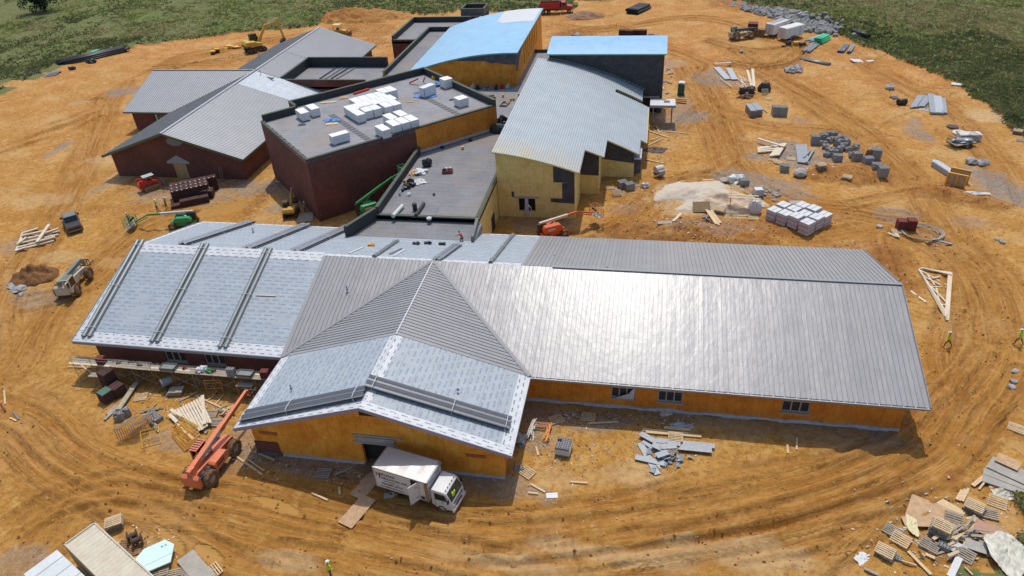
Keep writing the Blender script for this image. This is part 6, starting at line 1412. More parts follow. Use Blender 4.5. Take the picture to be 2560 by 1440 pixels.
def container(label, L=6.1, W=2.44, H=2.6, mat=CAN):
    e = empty('shipping_container', label=label, cat='container'); m = MB()
    def corr(fn, n, len_):
        prev = None
        for i in range(n*4+1):
            t = i/(n*4); h = (0, .04, .04, 0)[i % 4]; q = fn(t, h)
            if prev: m.quad(prev[0], q[0], q[1], prev[1])
            prev = q
    corr(lambda t, h: ((-L/2+L*t,-W/2+h,.1),(-L/2+L*t,-W/2+h,H-.1)), 24, L); corr(lambda t, h: ((-L/2+L*t,W/2-h,.1),(-L/2+L*t,W/2-h,H-.1)), 24, L); corr(lambda t, h: ((-L/2,-W/2+W*t,.1),(-L/2,-W/2+W*t,H-.1)), 2, W); corr(lambda t, h: ((L/2-h*.0,-W/2+W*t,.1),(L/2,-W/2+W*t,H-.1)), 2, W)
    m.obj('side_wall', mat, e)
    m = MB(); prev = None; n = 22
    for i in range(n*4+1):
        t = i/(n*4); x = -L/2+L*t; z = H-.06+(0, .035, .035, 0)[i % 4]
        if prev: m.quad((prev[0],-W/2+.05,prev[1]),(x,-W/2+.05,z),(x,W/2-.05,z),(prev[0],W/2-.05,prev[1]))
        prev = (x, z)
    m.obj('roof', mat, e)
    m = MB()
    for y in (-W/2+.03, W/2-.03): m.beam((-L/2,y,H-.03),(L/2,y,H-.03),.1,.12); m.beam((-L/2,y,.08),(L/2,y,.08),.1,.16)
    for x in (-L/2+.03, L/2-.03): m.beam((x,-W/2,H-.03),(x,W/2,H-.03),.1,.12); m.beam((x,-W/2,.08),(x,W/2,.08),.1,.16)
    for x in (-L/2+.04, L/2-.04):
        for y in (-W/2+.04, W/2-.04): m.beam((x,y,0),(x,y,H+.01),.13)
    m.obj('frame', mat, e); m = MB()
    for y in (-.7,-.3,.3,.7): m.cyl((L/2+.04,y,.2),(L/2+.04,y,H-.15),.02,6)
    m.obj('lock_rod', STEEL, e); return e
def utility_trailer(label):
    e = empty('utility_trailer', label=label, cat='trailer'); m = MB(); L, W = 3.6, 1.9
    for y in (-W/2, 0, W/2): m.beam((-L/2,y,.55),(L/2,y,.55),.07,.1)
    for x in (-L/2,-.6,.6,L/2): m.beam((x,-W/2,.55),(x,W/2,.55),.07,.1)
    m.obj('frame', BLACK, e); m = MB()
    for i in range(9): m.bb(-L/2,L/2,-W/2+.02+i*.21,-W/2+.19+i*.21,.6,.63)
    m.obj('deck', WOODG, e)
    for nm, x, lean in (('ramp_gate', -L/2, -.25), ('front_rail', L/2, .05)):
        m = MB()
        for i in range(9): y = -W/2+W*i/8; m.beam((x,y,.6),(x+lean,y,1.7),.03)
        for t in (.02, .5, 1): m.beam((x+lean*t,-W/2,.6+1.1*t),(x+lean*t,W/2,.6+1.1*t),.035)
        m.obj(nm, BLACK, e)
    for y in (-W/2, W/2):
        m = MB(); m.beam((-L/2,y,.95),(L/2,y,.95),.04); 
        for x in (-L/2,-.6,.6,L/2): m.beam((x,y,.6),(x,y,.95),.04)
        m.obj('side_rail', BLACK, e); wheel(e, 0, (1.12 if y > 0 else -1.12), .33, .2)
    m = MB(); m.beam((L/2,0,.55),(L/2+1.2,0,.55),.08); m.obj('tow_bar', BLACK, e); return e
def dozer(label):
    e = empty('bulldozer', label=label, cat='bulldozer'); y = plain('plant_yellow', (.55,.33,.03), .55, 0, .15, 2, .1, .4); track_pair(e, 3.2, .9, .5, .95)
    m = MB(); m.prism([(-1.6,.6),(-1.6,1.6),(-.3,1.7),(.2,1.75),(1.6,1.6),(1.7,.7)], -.6, .6, 'y'); m.obj('hood', y, e, bev=.06); m = MB()
    for x in (-1.4, .05):
        for s in (-.65,.65): m.beam((x,s,1.5),(x,s,2.85),.09)
    c = m.obj('canopy_frame', y, e); m = MB(); m.bb(-1.6,.25,-.8,.8,2.85,2.97); m.obj('canopy_roof', plain('pale_yellow', (.66,.52,.20), .5), c); m = MB(); m.blob((-.7,0,1.8),(.3,.3,.4),3,2,.1); m.obj('seat', BLACK, e)
    m = MB(); m.prism([(1.95,.05),(2.2,.2),(2.1,.7),(2.3,1.25),(2.2,1.25),(2.0,.7)], -1.5, 1.5, 'y'); m.obj('blade', plain('dull_blade', (.20,.10,.06), .8), e)
    for s in (-1, 1): m = MB(); m.beam((0,s*1.25,.5),(2.0,s*1.25,.45),.14,.2); m.obj('push_arm', y, e)
    return e
# ================================================================== goods on the roofs
def onroof(px, py, zf):
    h = 5.0
    for _ in range(12): p = at(px, py, h); h = zf(p.x, p.y)
    return at(px, py, h)
zF = lambda x, y: HE+k*(y-Y0m); zB = lambda x, y: HE+k*(Y1m-y); zWL = lambda x, y: HE+kk*(x-XA); zWR = lambda x, y: HE+kk*(XB-x)
k = (HR-HE)/(YR-Y0m)
def panel_bundle(a, b, zf, label, n=2, r=.2, gap=.12, mat=PANELG, trough=False, straps=(.06,.5,.92), group=None, nrm=(0,0,1)):
    p, q = onroof(*a, zf), onroof(*b, zf); d = (q-p); L = d.length; d.normalize(); nz = Vector(nrm).normalized(); s = d.cross(nz).normalized(); nz = s.cross(d)
    e = empty('panel_bundle', p, 0, label, 'metal panels', group)
    for i in range(n):
        o = s*((i-(n-1)/2)*(2*r+gap))+nz*.06; m = MB(); N = 7
        for j in range(N):
            a0, a1 = math.pi*j/N, math.pi*(j+1)/N
            if trough: f = lambda t: (s*(math.cos(t)*r*1.15)+nz*(r*.85*abs(math.cos(t))**.7+.03))
            else: f = lambda t: (s*(math.cos(t)*r)+nz*(math.sin(t)*r*.95+.02))
            m.quad(o+f(a0), o+f(a1), o+f(a1)+d*L, o+f(a0)+d*L); m.quad(o+f(a0)-nz*.03, o+f(a0)-nz*.03+d*L, o+f(a1)-nz*.03+d*L, o+f(a1)-nz*.03)
        if not trough: m.quad(*[o+s*(math.cos(t)*r)+nz*(math.sin(t)*r*.95) for t in (0, .8, 1.6, 2.4, math.pi)])
        else: m.box(o+d*L/2+nz*.04, (L, r*1.5, .1), M=Matrix((d, s, nz)).transposed())
        m.obj('panel', mat, e, smooth=False)
    for t in straps:
        m = MB(); c = d*L*t; W = n*(r+gap/2)+.03; pts = [c+s*(-W)+nz*.0, c-s*W*.8+nz*(r+.12), c+nz*(r+.16), c+s*W*.8+nz*(r+.12), c+s*W]
        m.tube(pts, .025, 5); m.obj('strap', STRAP, e)
    if not trough: m = MB(); m.box(d*(L-.25)+nz*.03, (n*(2*r+gap)+.2, .12, .08), math.atan2(s.y, s.x)); m.obj('chock', WOODG, e)
    return e
NF = (0, -k, 1); NB = (0, k, 1); NWL = (-kk, 0, 1); NWR = (kk, 0, 1)
panel_bundle((352,603),(217,843),zF,'pair of long rolled panels nearest the left end of the front slope',nrm=NF,r=.24)
panel_bundle((514,611),(387,856),zF,'middle pair of long rolled panels on the front left slope',nrm=NF,r=.23)
panel_bundle((672,622),(557,870),zF,'pair of long rolled panels nearest the seam roofing on the left slope',nrm=NF,r=.22)
panel_bundle((457,613),(630,557),zB,'long tray panels at the left end of the rear slope',mat=PANEL,trough=True,r=.28,nrm=NB)
panel_bundle((618,625),(772,563),zB,'middle long tray panels on the rear slope',mat=PANEL,trough=True,r=.28,nrm=NB)
panel_bundle((738,631),(877,568),zB,'long tray panels on the rear slope left of the flat link roof',mat=PANEL,trough=True,r=.28,nrm=NB)
panel_bundle((935,644),(993,604),zB,'single folded panel lying on the rear slope below the flat link roof',n=1,r=.24,straps=(.1,.9),nrm=NB)
panel_bundle((1092,652),(1146,613),zB,'two folded panels resting over the ridge where the gable roof starts',mat=PANEL,trough=True,r=.2,straps=(.1,.9),nrm=NB)
panel_bundle((1226,659),(1283,588),zB,'single folded panel left of the finished rear roofing',n=1,r=.22,straps=(.1,.5,.9),nrm=NB)
panel_bundle((608,1046),(914,985),zWL,'dark panel trays along the left edge of the gable roof',mat=PANELD,trough=True,r=.31,straps=(.02,.4,.93),nrm=NWL,gap=.06)
panel_bundle((916,957),(1275,1064),zWR,'dark panel trays crossing the right slope of the gable roof',mat=PANELD,trough=True,r=.31,straps=(.05,.6,.97),nrm=NWR,gap=.06)
for a, b, w_, l in (((640,739),(690,741),.14,'tan batten lying on the left underlayment'),((873,634),(908,619),.2,'short light trim strip on the rear slope'),((975,636),(1004,622),.25,'short dark trim on the rear slope near the cut pieces'),((985,641),(1012,625),.2,'white trim strip on the rear slope near the cut pieces')):
    z = zF if 'underlay' in l else zB; plank_w(onroof(*a, z)+Vector((0,0,.06)), onroof(*b, z)+Vector((0,0,.06)), w_, .05, WOOD if 'batten' in l else PANELD if 'dark' in l else WHITE, l, name='trim_strip', cat='trim')
for px, py, l in ((928,615,'yellow drill and tool bag on the rear slope'),(1040,611,'black tool pouch at the left of the lower flat roof edge'),(1069,610,'small dark tool box at the lower flat roof edge'),(1105,612,'pair of dark work bags at the lower flat roof edge')):
    m = MB(); m.box((-.2,0,.12),(.35,.25,.22),.3); m.blob((.2,.05,.14),(.26,.2,.16),px,2,.4); m.cyl((.0,-.2,.05),(.45,-.25,.08),.04,6)
    o = m.obj('tool_bag', SCAFY if 'yellow' in l else BLACK, label=l, cat='tools'); o.location = onroof(px, py, zB)+Vector((0,0,.03))
person(at(1157,606,4.73), 2.5, 'person in a red shirt crouching at the corner of the flat link roof', REDS, JEAN, .1, .7, (.9,.7), .75, hat=False)
# link roof
RZ = 5.22
def rp(px, py, z=RZ): return at(px, py, z)
for (px, py, r, l, mt, h, s_) in ((1068,415,(.6,.5),'shiny black refuse bag at the top of the roof rubbish',TRASHD,.75,3),(1050,432,(1.0,.7),'white plastic sheet in the roof rubbish, upper one',PVCW,.35,5),(1045,455,(1.1,.8),'white plastic sheet in the roof rubbish, lower one',PVCW,.35,8),(1028,463,(.6,.5),'black refuse bag at the lower end of the roof rubbish',TRASHD,.55,9),(1018,470,(.5,.4),'small black bag lowest in the roof rubbish',TRASHD,.4,10),(1034,434,(.5,.6),'brown cardboard crushed in the roof rubbish',OSB,.3,11),(1020,455,(.5,.5),'torn cardboard beside the parapet in the roof rubbish',OSB,.3,12),(1001,487,(.2,.2),'white bucket lid near the parapet',PVCW,.3,13),(1023,487,(.3,.3),'scrap of white wrap on the link roof',PVCW,.2,14)):
    crumple(rp(px, py), r, l, mt, 'rubbish', 'rubbish', s_, h)
e = empty('tool_crate', rp(1119,431), .2, 'red tool crate with white buckets on the flat link roof', 'tool crate')
m = MB()
for a in ((-.7,.7,-.45,-.4,0,.4),(-.7,.7,.4,.45,0,.4),(-.7,-.65,-.45,.45,0,.4),(.65,.7,-.45,.45,0,.4),(-.7,.7,-.45,.45,0,.05)): m.bb(*a)
m.obj('crate', plain('crate_red', (.25,.05,.03), .6, 0, .3), e)
for x, y in ((-.1,.1),(.4,.15),(-.45,-.1)): m = MB(); m.cyl((x,y,.05),(x,y,.62),.15,10,.17); m.obj('bucket', PVCW if x > -.2 else BLACK, e)
m = MB(); m.cyl((-.6,-.2,.1),(-.1,-.35,.8),.03,6); m.cyl((.2,-.3,.1),(.5,-.2,.75),.03,6); m.obj('tool_handle', DARKM, e)
def roll(p, q, r, label, mat):
    c = (Vector(p)+Vector(q))/2; m = MB(); m.cyl(Vector(p)-c+Vector((0,0,r)), Vector(q)-c+Vector((0,0,r)), r, 14); m.cyl(Vector(p)-c+Vector((0,0,r)), Vector(p)-c+Vector((0,0,r))+(Vector(p)-Vector(q)).normalized()*.02, r*.5, 10)
    o = m.obj('membrane_roll', mat, label=label, cat='roll'); o.location = c
roll(rp(983,545), rp(1007,519), .25, 'white wrapped roll on the flat link roof', plain('wrap_roll', (.55,.60,.52), .5, 0, .2, 4, .4)); roll(rp(1040,543), rp(1060,513), .22, 'dark membrane roll on the flat link roof', PARA)
sheet_o = MB().box((0,0,.01),(2.6,3.0,.015)).obj('membrane_sheet', ROOF, label='loose dark membrane sheet beside the dark roll', cat='sheet'); sheet_o.location = rp(1065,530)
for px, py, z, l in ((1157,373,RZ,'yellow bucket on the far part of the link roof'),(1176,352,RZ,'black tyre-like drain cover on the link roof'),(1106,370,RZ,'low black vent on the link roof by the foam wall'),(1073,548,RZ,'white bent pipe end above the roof step')):
    m = MB(); m.cyl((0,0,0),(0,0,.4 if 'bucket' in l else .2),.2 if 'bucket' in l else .3,12); m.cyl((0,0,.2),(0,0,.26),.16,12); o = m.obj('bucket' if 'bucket' in l else 'roof_fitting', SCAFY if 'yellow' in l else PVCW if 'white' in l else BLACK, label=l, cat='bucket' if 'bucket' in l else 'roof fitting'); o.location = rp(px, py, z)
# rear link roof clutter
Z3 = 4.71
for i, (px, py, l) in enumerate(((1225,245,'plywood hatch frame near the hall corner'),(1262,262,'stack of membrane offcuts by the arched roof'),(1215,222,'timber curb on the grey low roof'))):
    m = MB(); 
    for a in ((-.9,.9,-.6,-.5,0,.3),(-.9,.9,.5,.6,0,.3),(-.9,-.8,-.5,.5,0,.3),(.8,.9,-.5,.5,0,.3)): m.bb(*a)
    o = m.obj('roof_curb', WOODG, label=l, cat='roof frame'); o.location = rp(px, py, Z3); o.rotation_euler.z = .4+i
for i, (px, py) in enumerate(((1258,243),(1277,252),(1284,251),(1268,262),(1297,240))):
    m = MB(); m.cyl((0,0,0),(0,0,.42),.17,10,.19); m.tube([(-.18,0,.4),(-.1,0,.55),(.1,0,.55),(.18,0,.4)],.012,4); o = m.obj('bucket', SCAFY, label='small yellow bucket on the low roof left of the arched deck', cat='bucket', group='yellow buckets on the low roof'); o.location = rp(px, py, Z3)
gc_ = ['rusty red compressor','white pail','black bag','grey toolbox','white pail','yellow pail','brown crate']
for i, (px, l) in enumerate(((1255,'rusty red compressor at the foot of the gym wall'),(1194,'black bag at the foot of the gym wall'),(1182,'white pail at the left foot of the gym wall'),(1217,'grey tool box at the foot of the gym wall'),(1270,'white sack at the right corner of the gym wall'),(1240,'dark barrow by the gym wall'))):
    m = MB(); m.box((0,0,.28),(.7,.5,.5),.3*i); m.cyl((.1,0,.5),(.1,0,.8),.16,8); o = m.obj('site_tool', [RED,TRASHD,PVCW,STEEL,PVCW,DARKM][i], label=l, cat='equipment'); o.location = rp(px, 221+(i%2)*2, Z3)
crumple(rp(1252,312,Z3),(.9,.7),'black tarpaulin lump beside the arched roof edge',TRASHD,'tarpaulin','tarpaulin',4,.9); crumple(rp(1245,330,Z3+.5),(1.3,.8),'dark covered air unit by the arched roof edge',PARA,'air_unit','equipment',6,.9,amp=.12)
person(at(1300,188,4.71), 1.0, 'person with a hi-vis vest low beside the gym wall', HIVIS, KHAKI, .1, .5, (.7,.6), .6)
# white bundles on the hall roof
HZ = 8.74; A45 = rad(45)
grp = 'white insulation bundles on the brick hall roof'
def hb(px, py, z=HZ+1.2): p = at(px, py, z); return Vector((p.x, p.y, HZ))
bundle(hb(847,334), A45+math.pi/2, 'lone long white bundle nearest the front corner of the hall roof', group=grp)
bundle(hb(755,277), A45, 'white bundle at the left edge of the hall roof, lower of a pair', group=grp); bundle(hb(781,267), A45, 'white bundle at the left edge of the hall roof, upper of a pair', group=grp)
for i, (x, y) in enumerate(((975,291),(1001,283))): bundle(hb(x, y), A45, ('left','right')[i]+' white bundle of the pair above the front row', group=grp)
for i, (x, y) in enumerate(((956,319),(983,307),(1005,301),(1027,295))): bundle(hb(x, y), A45, ('leftmost','second','third','rightmost')[i]+' white bundle in the row along the front parapet', group=grp)
bundle(hb(1152,244), A45, 'lone white bundle near the right corner of the hall roof', L=1.6, W=1.6, group=grp); bundle(hb(1115,199), A45, 'white bundle against the far right parapet', L=1.5, W=1.6, H=1.3, group=grp)
c0 = hb(876,270); dd_ = Vector((math.cos(A45), math.sin(A45), 0)); ss_ = Vector((dd_.y, -dd_.x, 0))
cl = [(u, 0) for u in (0,1.27,2.54,3.81,5.08,6.35)]+[(0,2.5),(1.5,1.9),(2.8,2.0),(4.5,2.3),(5.8,2.4)]+[(2,-2.5),(3.3,-2.5),(4.6,-2.5),(5.9,-2.4)]+[(6.9,-3.6),(8.2,-3.6)]
for u, v in cl: bundle(c0+dd_*u+ss_*v, A45+random.uniform(-.02,.02), 'white bundle packed in the large middle cluster on the hall roof', group='bundles packed in the middle cluster')
e = empty('insulation_bundle', hb(1068,216,HZ+1.4), A45+.25, 'tall grey bundle with a blue tarp on the hall roof', 'insulation bundle'); m = MB(); m.bb(-1.2,1.2,-.6,.6,.1,1.5); m.obj('board_pack', BDL, e); m = MB(); m.bb(-1.23,-1.21,-.64,-.5,.2,1.52); m.bb(-1.22,1.22,-.62,-.55,1.5,1.52); m.obj('tarp_strip', TARP, e)
for px, py, r, l, s_ in ((830,301,(1.2,.7),'crumpled blue tarp on the left part of the hall roof',2),(1062,240,(2.2,1.0),'crumpled blue tarp spread below the tall bundle',3),(1098,213,(.9,.6),'crumpled blue tarp beside the far right bundle',5)):
    crumple(at(px, py, HZ), r, l, TARP, 'tarp', 'tarp', s_, .3, 4, amp=.7)
for a, b, l, w_ in (((884,234),(922,222),'long red chute lying along the rear parapet',.35),((1024,207),(1045,197),'red scissor frame near the rear corner of the hall roof',.3),((1058,205),(1062,193),'upright red post near the rear corner of the hall roof',.15)):
    plank_w(at(*a, HZ+.15), at(*b, HZ+(.15 if 'long' in l else .9)), w_, .2, RED, l, name='red_chute', cat='red frame')
for px, py, s_, l, mt in ((822,256,(2.4,.6,.06),'pale board on the left part of the hall roof',WOOD),(830,310,(1.6,.7,.05),'pale board under the left blue tarp',WOOD),(1023,256,(1.2,.15,.05),'short batten in the middle of the hall roof',WOOD),(1170,228,(1.6,.2,.05),'offcut lying by the right parapet',WOODG),(1146,274,(.6,.12,.05),'small stick below the lone right bundle',WOOD),(755,312,(1.0,.6,.04),'black membrane scrap left of the blue tarp',PARA),(1085,197,(.6,.5,.4),'yellow drum in the rear corner of the hall roof',SCAFY),(1130,250,(.8,.3,.1),'dark membrane strip left of the lone bundle',PARA)):
    m = MB(); m.box((0,0,s_[2]/2+.01), s_); o = m.obj('board', mt, label=l, cat='board'); o.location = at(px, py, HZ); o.rotation_euler.z = random.uniform(.1,.5)
e_ = pallet_at(at(860,245,HZ), .4, 'upturned pallet beside the rear parapet of the hall roof', WOOD)
# flat brick block roof: long trays
for i in range(4):
    a, b = (800+i*14,196),(842+i*16,168); plank_w(at(*a,4.6), at(*b,4.6), .35, .1, PANELD if i % 2 else PARA, ('leftmost','second','third','rightmost')[i]+' long tray on the low flat brick block', name='roof_tray', cat='tray')
# ================================================================== main vehicles
p0, p1 = at(927,1164.5,3.15), at(1067.6,1207,3.15); rz = hd(p0, p1); pm_ = (p0+p1)/2; q = at(967,1107.7,3.15)
n_ = Vector((-math.sin(rz), math.cos(rz), 0)); t = box_truck('white box truck with lettering and an open side door at the gable'); cpos = pm_+n_*1.15; put(t, (cpos.x, cpos.y, gz(cpos.x, cpos.y)), rz)
ORG = plain('telehandler_orange', (.70,.19,.085), .45, 0, .12, 2, .08, .18); 
w0, w1 = gp(541,1203), gp(589,1141); rz = hd(w0, w1); n_ = Vector((-math.sin(rz), math.cos(rz), 0)); c = (w0+w1)/2+n_*1.1
t = telehandler('orange telehandler with its boom reaching under the gable roof edge', ORG, ORG, ORG, .1, 8.6, 1, ('United Rentals', .3, INK, MESHW), cabx=-.1); put(t, (c.x, c.y, gz(c.x, c.y)), rz)
w0, w1 = gp(198,738), gp(228,699); rz = hd(w0, w1); n_ = Vector((-math.sin(rz), math.cos(rz), 0)); c = (w0+w1)/2+n_*1.0
CREAM = plain('machine_cream', (.56,.52,.40), .5, 0, .12, 2, .1, .3); TEALM = plain('machine_teal', (.13,.20,.20), .5, .1, .2, 2, .1, .25)
t = telehandler('cream and teal telehandler parked left of the front wing', CREAM, TEALM, CREAM, -.03, 5.2, -1, None, cabx=-2.1, forks=True); put(t, (c.x, c.y, gz(c.x, c.y)), rz)
a, b = gp(192,583), gp(178,549); t = pickup('dark pickup truck with a pale roof facing away', plain('pickup_dark', (.05,.04,.035), .35, .2, .2, 2, .05, .2)); c = (a+b)/2; put(t, c, hd(a, b))
LG = plain('lift_green', (.02,.30,.10), .45, 0, .12, 2, .08, .2); LO = plain('lift_orange', (.66,.115,.03), .45, 0, .12, 2, .08, .2)
a, b = at(482,527,2.2), at(368,536,2.0); rz = hd(a, b); c = a+Vector((math.cos(rz), math.sin(rz), 0))*1.9; t = boom_lift('green boom lift with its basket lowered to the left', LG, MESHW, -.03, (a-b).length*1.0, 2.2, .45); put(t, (c.x, c.y, gz(c.x, c.y)), rz)
bx = c+Vector((math.cos(rz), math.sin(rz), 0))*(t['bx']); person((bx.x, bx.y, gz(c.x, c.y)+t['bz']), rz, 'person standing in the basket of the green boom lift', TAN, JEAN, .05, .1, (.5,.5), 0)
a, b = at(1348,560,2.2), at(1446,527,2.6); rz = hd(a, b); c = a+Vector((math.cos(rz), math.sin(rz), 0))*1.9; t = boom_lift('orange boom lift in front of the yellow foam hall', LO, plain('lift_cream', (.66,.60,.45), .5), .05, (a-b).length, 2.0, .35); put(t, (c.x, c.y, gz(c.x, c.y)), rz)
c = gp(930,535); t = boom_lift('green boom lift half hidden behind the black link parapet', LG, LG, .35, 6.0, 1.2, -.2); put(t, c, rad(45))
a, b = gp(360,478), gp(398,466); t = skid_steer('red tracked loader with a pale canopy by the brick cubes'); put(t, (a+b)/2, hd(a, b))
a, b = gp(722,556), gp(738,515); YEL = plain('mini_yellow', (.56,.34,.06), .5, 0, .12, 2, .08, .3); t = excavator('small yellow excavator digging beside the brick hall corner', YEL, .72, canopy=False, boom=((.8,0,1.6),(2.0,0,3.2),(3.6,0,3.4)), stick=(4.4,0,1.4)); put(t, (a*.55+b*.45), hd(a, b))
a, b = gp(640,128), gp(690,118); t = excavator('large yellow excavator at the far left edge of the site', plain('excavator_yellow', (.60,.38,.04), .5, 0, .12, 2, .08, .3), 1.35); put(t, a, hd(a, b)+.1)
c = gp(854,92); t = dozer('yellow bulldozer beyond the end of the rear wing'); put(t, c, hd(gp(840,90), gp(870,88))-.3)
a, b = gp(1366,34), gp(1418,31); t = dump_truck('red dump truck parked at the far edge behind the gym'); put(t, (a+b)/2, hd(a, b))
a, b = gp(1953,103), gp(1992,91); rz = hd(a, b); t = trailer('white cargo trailer, nearer of the two'); c = (a+b)/2+Vector((math.cos(rz),math.sin(rz),0))*.2; put(t, c, rz)
a, b = gp(1920,93), gp(1957,79); t = trailer('white cargo trailer with ladders on its roof, farther of the two'); c = (a+b)/2; put(t, c, hd(a, b))
mb_ = MB(); 
for y in (-.5,-.2,.3,.6): mb_.beam((-2.4,y,2.9),(2.4,y,2.9),.05)
for x in (-2,-1,0,1,2): mb_.beam((x,-.6,2.85),(x,.7,2.85),.05)
mb_.obj('roof_rack', STEEL, t)
a, b = gp(1836,102), gp(1872,97); t = telehandler('tan telehandler far off beside the white trailers', plain('far_tan', (.45,.36,.20), .6, 0, .15, 2, .1, .3), plain('far_boom', (.07,.075,.10), .5), plain('far_tan2', (.50,.45,.32), .6), -.05, 5.8, 1, None, cabx=-1.6); put(t, (a+b)/2+Vector((0,.8,0)), hd(a, b))
for px, py, s_, l, mt in ((1880,84,(2.0,2.0,2.3),'rust red storage box behind the tan telehandler',plain('rust_box', (.13,.035,.02), .8)),(1896,90,(2.4,1.6,1.5),'brown wooden crate next to the rust red box',plain('brown_crate', (.24,.13,.06), .8))):
    e = empty('storage_box', gp(px, py), -.2, l, 'storage box'); m = MB(); m.bb(-s_[0]/2,s_[0]/2,-s_[1]/2,s_[1]/2,.1,s_[2]); m.obj('box', mt, e, bev=.03); m = MB(); m.bb(-s_[0]/2-.04,s_[0]/2+.04,-s_[1]/2-.04,s_[1]/2+.04,s_[2],s_[2]+.06); m.obj('lid', mt, e); m = MB(); m.bb(-s_[0]/2,s_[0]/2,-s_[1]/2,-s_[1]/2+.2,0,.1); m.bb(-s_[0]/2,s_[0]/2,s_[1]/2-.2,s_[1]/2,0,.1); m.obj('skid', WOODG, e)
t = porta('green portable toilet with a white roof right of the stage tower'); put(t, gp(1702,236), -.15)
a, b = gp(2385,372), gp(2425,366); t = utility_trailer('black mesh utility trailer on the right of the site'); put(t, (a+b)/2+Vector((0,.6,0)), hd(b, a)); crumple((a+b)/2+Vector((0,.6,.65)), (1.4,.7), 'silver wrapped load on the black utility trailer', plain('foil_wrap', (.25,.27,.28), .3, .3, .4, 4, .5), 'wrapped_load', 'load', 3, .35)
# container and white trailer in the near left corner
a, b = at(160,1361,2.6), at(237,1306,2.6); d_ = (b-a).normalized(); n_ = Vector((d_.y, -d_.x, 0)); W_ = (b-a).length
t = container('tan shipping container in the near left corner', 9.0, W_, 2.6); c = (a+b)/2+n_*4.5; put(t, (c.x, c.y, gz(c.x, c.y)), math.atan2(n_.y, n_.x)+math.pi)
for s in (-1, 1): m = MB(); m.beam((4.45, s*W_/2*.96, 2.55), (5.0, s*W_/2*.96, 2.3), .12, .06); m.obj('door_bar', DARKM, t)
a, b = at(60,1435,2.7), at(142,1375,2.7); d_ = (b-a).normalized(); n_ = Vector((d_.y, -d_.x, 0)); e = empty('box_trailer', label='white box trailer roof at the bottom left edge', cat='trailer'); W_ = (b-a).length; c = (a+b)/2+n_*3.5; m = MB(); m.bb(-3.5,3.5,-W_/2,W_/2,.7,2.6); bb_ = m.obj('body', MESHW, e, bev=.04); m = MB(); m.bb(-3.52,3.52,-W_/2-.02,W_/2+.02,2.6,2.68); r_ = m.obj('roof', plain('roof_white_grey', (.60,.63,.62), .5, 0, .12, .6), bb_)
m = MB()
for x in (-2.2,-1,.2,1.4,2.6): m.bb(x-.02,x+.02,-W_/2,W_/2,2.68,2.7)
m.obj('roof_seam', STEEL, r_)
for x in (-.6,.5):
    for s in (-1,1): wheel(e, x, s*(W_/2-.1), .38, .24)
put(e, (c.x, c.y, gz(c.x, c.y)), math.atan2(n_.y, n_.x)+math.pi)
# ================================================================== people on the ground
person(gp(2366,868), 2.9, 'person in a lime shirt and white hard hat walking by the truss', HIVIS, KHAKI, .5, .12, (.5,-.5))
person(gp(2543,862), 2.6, 'person in a lime shirt walking at the right edge', HIVIS, JEAN, .5, .1, (-.5,.5))
person(gp(828,1443), 1.2, 'person in a lime vest seen from behind at the bottom edge', HIVIS, JEAN, .15, .05, (.5,-.1), elbow=.9)
person(gp(395,528), .3, 'person in a lime vest standing left of the brick cubes', HIVIS, JEAN, .1, .1, (.3,.2)); person(gp(417,521), .4, 'person in a dark vest beside the brick cubes', plain('olive_vest', (.20,.24,.04), .8), KHAKI, .1, .25, (.7,.6), .15)
person(gp(764,532), 1.8, 'person in a green shirt bending by the hall foot', plain('green_shirt', (.16,.26,.10), .8), KHAKI, .15, .6, (.7,.6), .35)
person((at(1329,530).x, 81.95, .3), -1.6, 'person bending inside the dark opening of the yellow wall', PVCW, JEAN, .1, .8, (.6,.6), .1)
# ================================================================== scaffold along the brick wall
sc_ = empty('scaffold', (-43, 44.9, 0), label='masonry scaffold with plank deck along the dark brick wall', cat='scaffold')
ys0, ys1, zd = 44.75, 45.95, 2.05
xs_ = [-54.2+2.15*i for i in range(11)]
for i, x in enumerate(xs_):
    m = MB(); mt = SCAF if i % 3 else SCAFG
    for y in (ys0, ys1): m.cyl((x,y,0),(x,y,2.0+(1.0 if i in (0,1,4,7) and y < 45 else 0)),.024,6)
    for z in (.35,.75,1.15,1.55,1.95): m.cyl((x,ys0,z),(x,ys0+.42 if z not in (.35,1.95) else ys1,z),.02,5)
    m.cyl((x,ys0+.42,.35),(x,ys0+.42,1.95),.02,5); part(m, 'frame', mt, sc_)
for a, b in zip(xs_, xs_[1:]):
    for y in (ys0,):
        m = MB(); m.cyl((a,y-.03,.5),(b,y-.03,1.6),.016,5); part(m, 'cross_brace', SCAFG, sc_); m = MB(); m.cyl((a,y-.05,1.6),(b,y-.05,.5),.016,5); part(m, 'cross_brace', SCAFG, sc_)
m = MB(); m.cyl((xs_[0],ys0,3.0),(xs_[4],ys0,3.0),.02,5); m.cyl((xs_[0]-.5,ys0,2.65),(xs_[5],ys0,2.75),.02,5); part(m, 'guard_rail', SCAFG, sc_)
for i in range(5):
    for j in range(4):
        x0 = -54.6+i*4.35; m = MB(); m.box((x0+2.2+random.uniform(-.15,.15), ys0+.15+j*.29, zd+(.012 if i % 2 else 0)), (4.5,.26,.05), random.uniform(-.01,.01)); part(m, 'plank', WOODP if (i*2+j) % 5 == 0 else WOODG, sc_)
sg = 'materials on the scaffold deck'
for i, (x, l) in enumerate(((-51.2,'brick cube at the left end of the scaffold deck'),(-33.9,'brick cube at the right end of the scaffold deck'))): brickcube(Vector((x,45.2,zd+.03)), .1, l, .75,.6,.75, BRKR, False, sg)
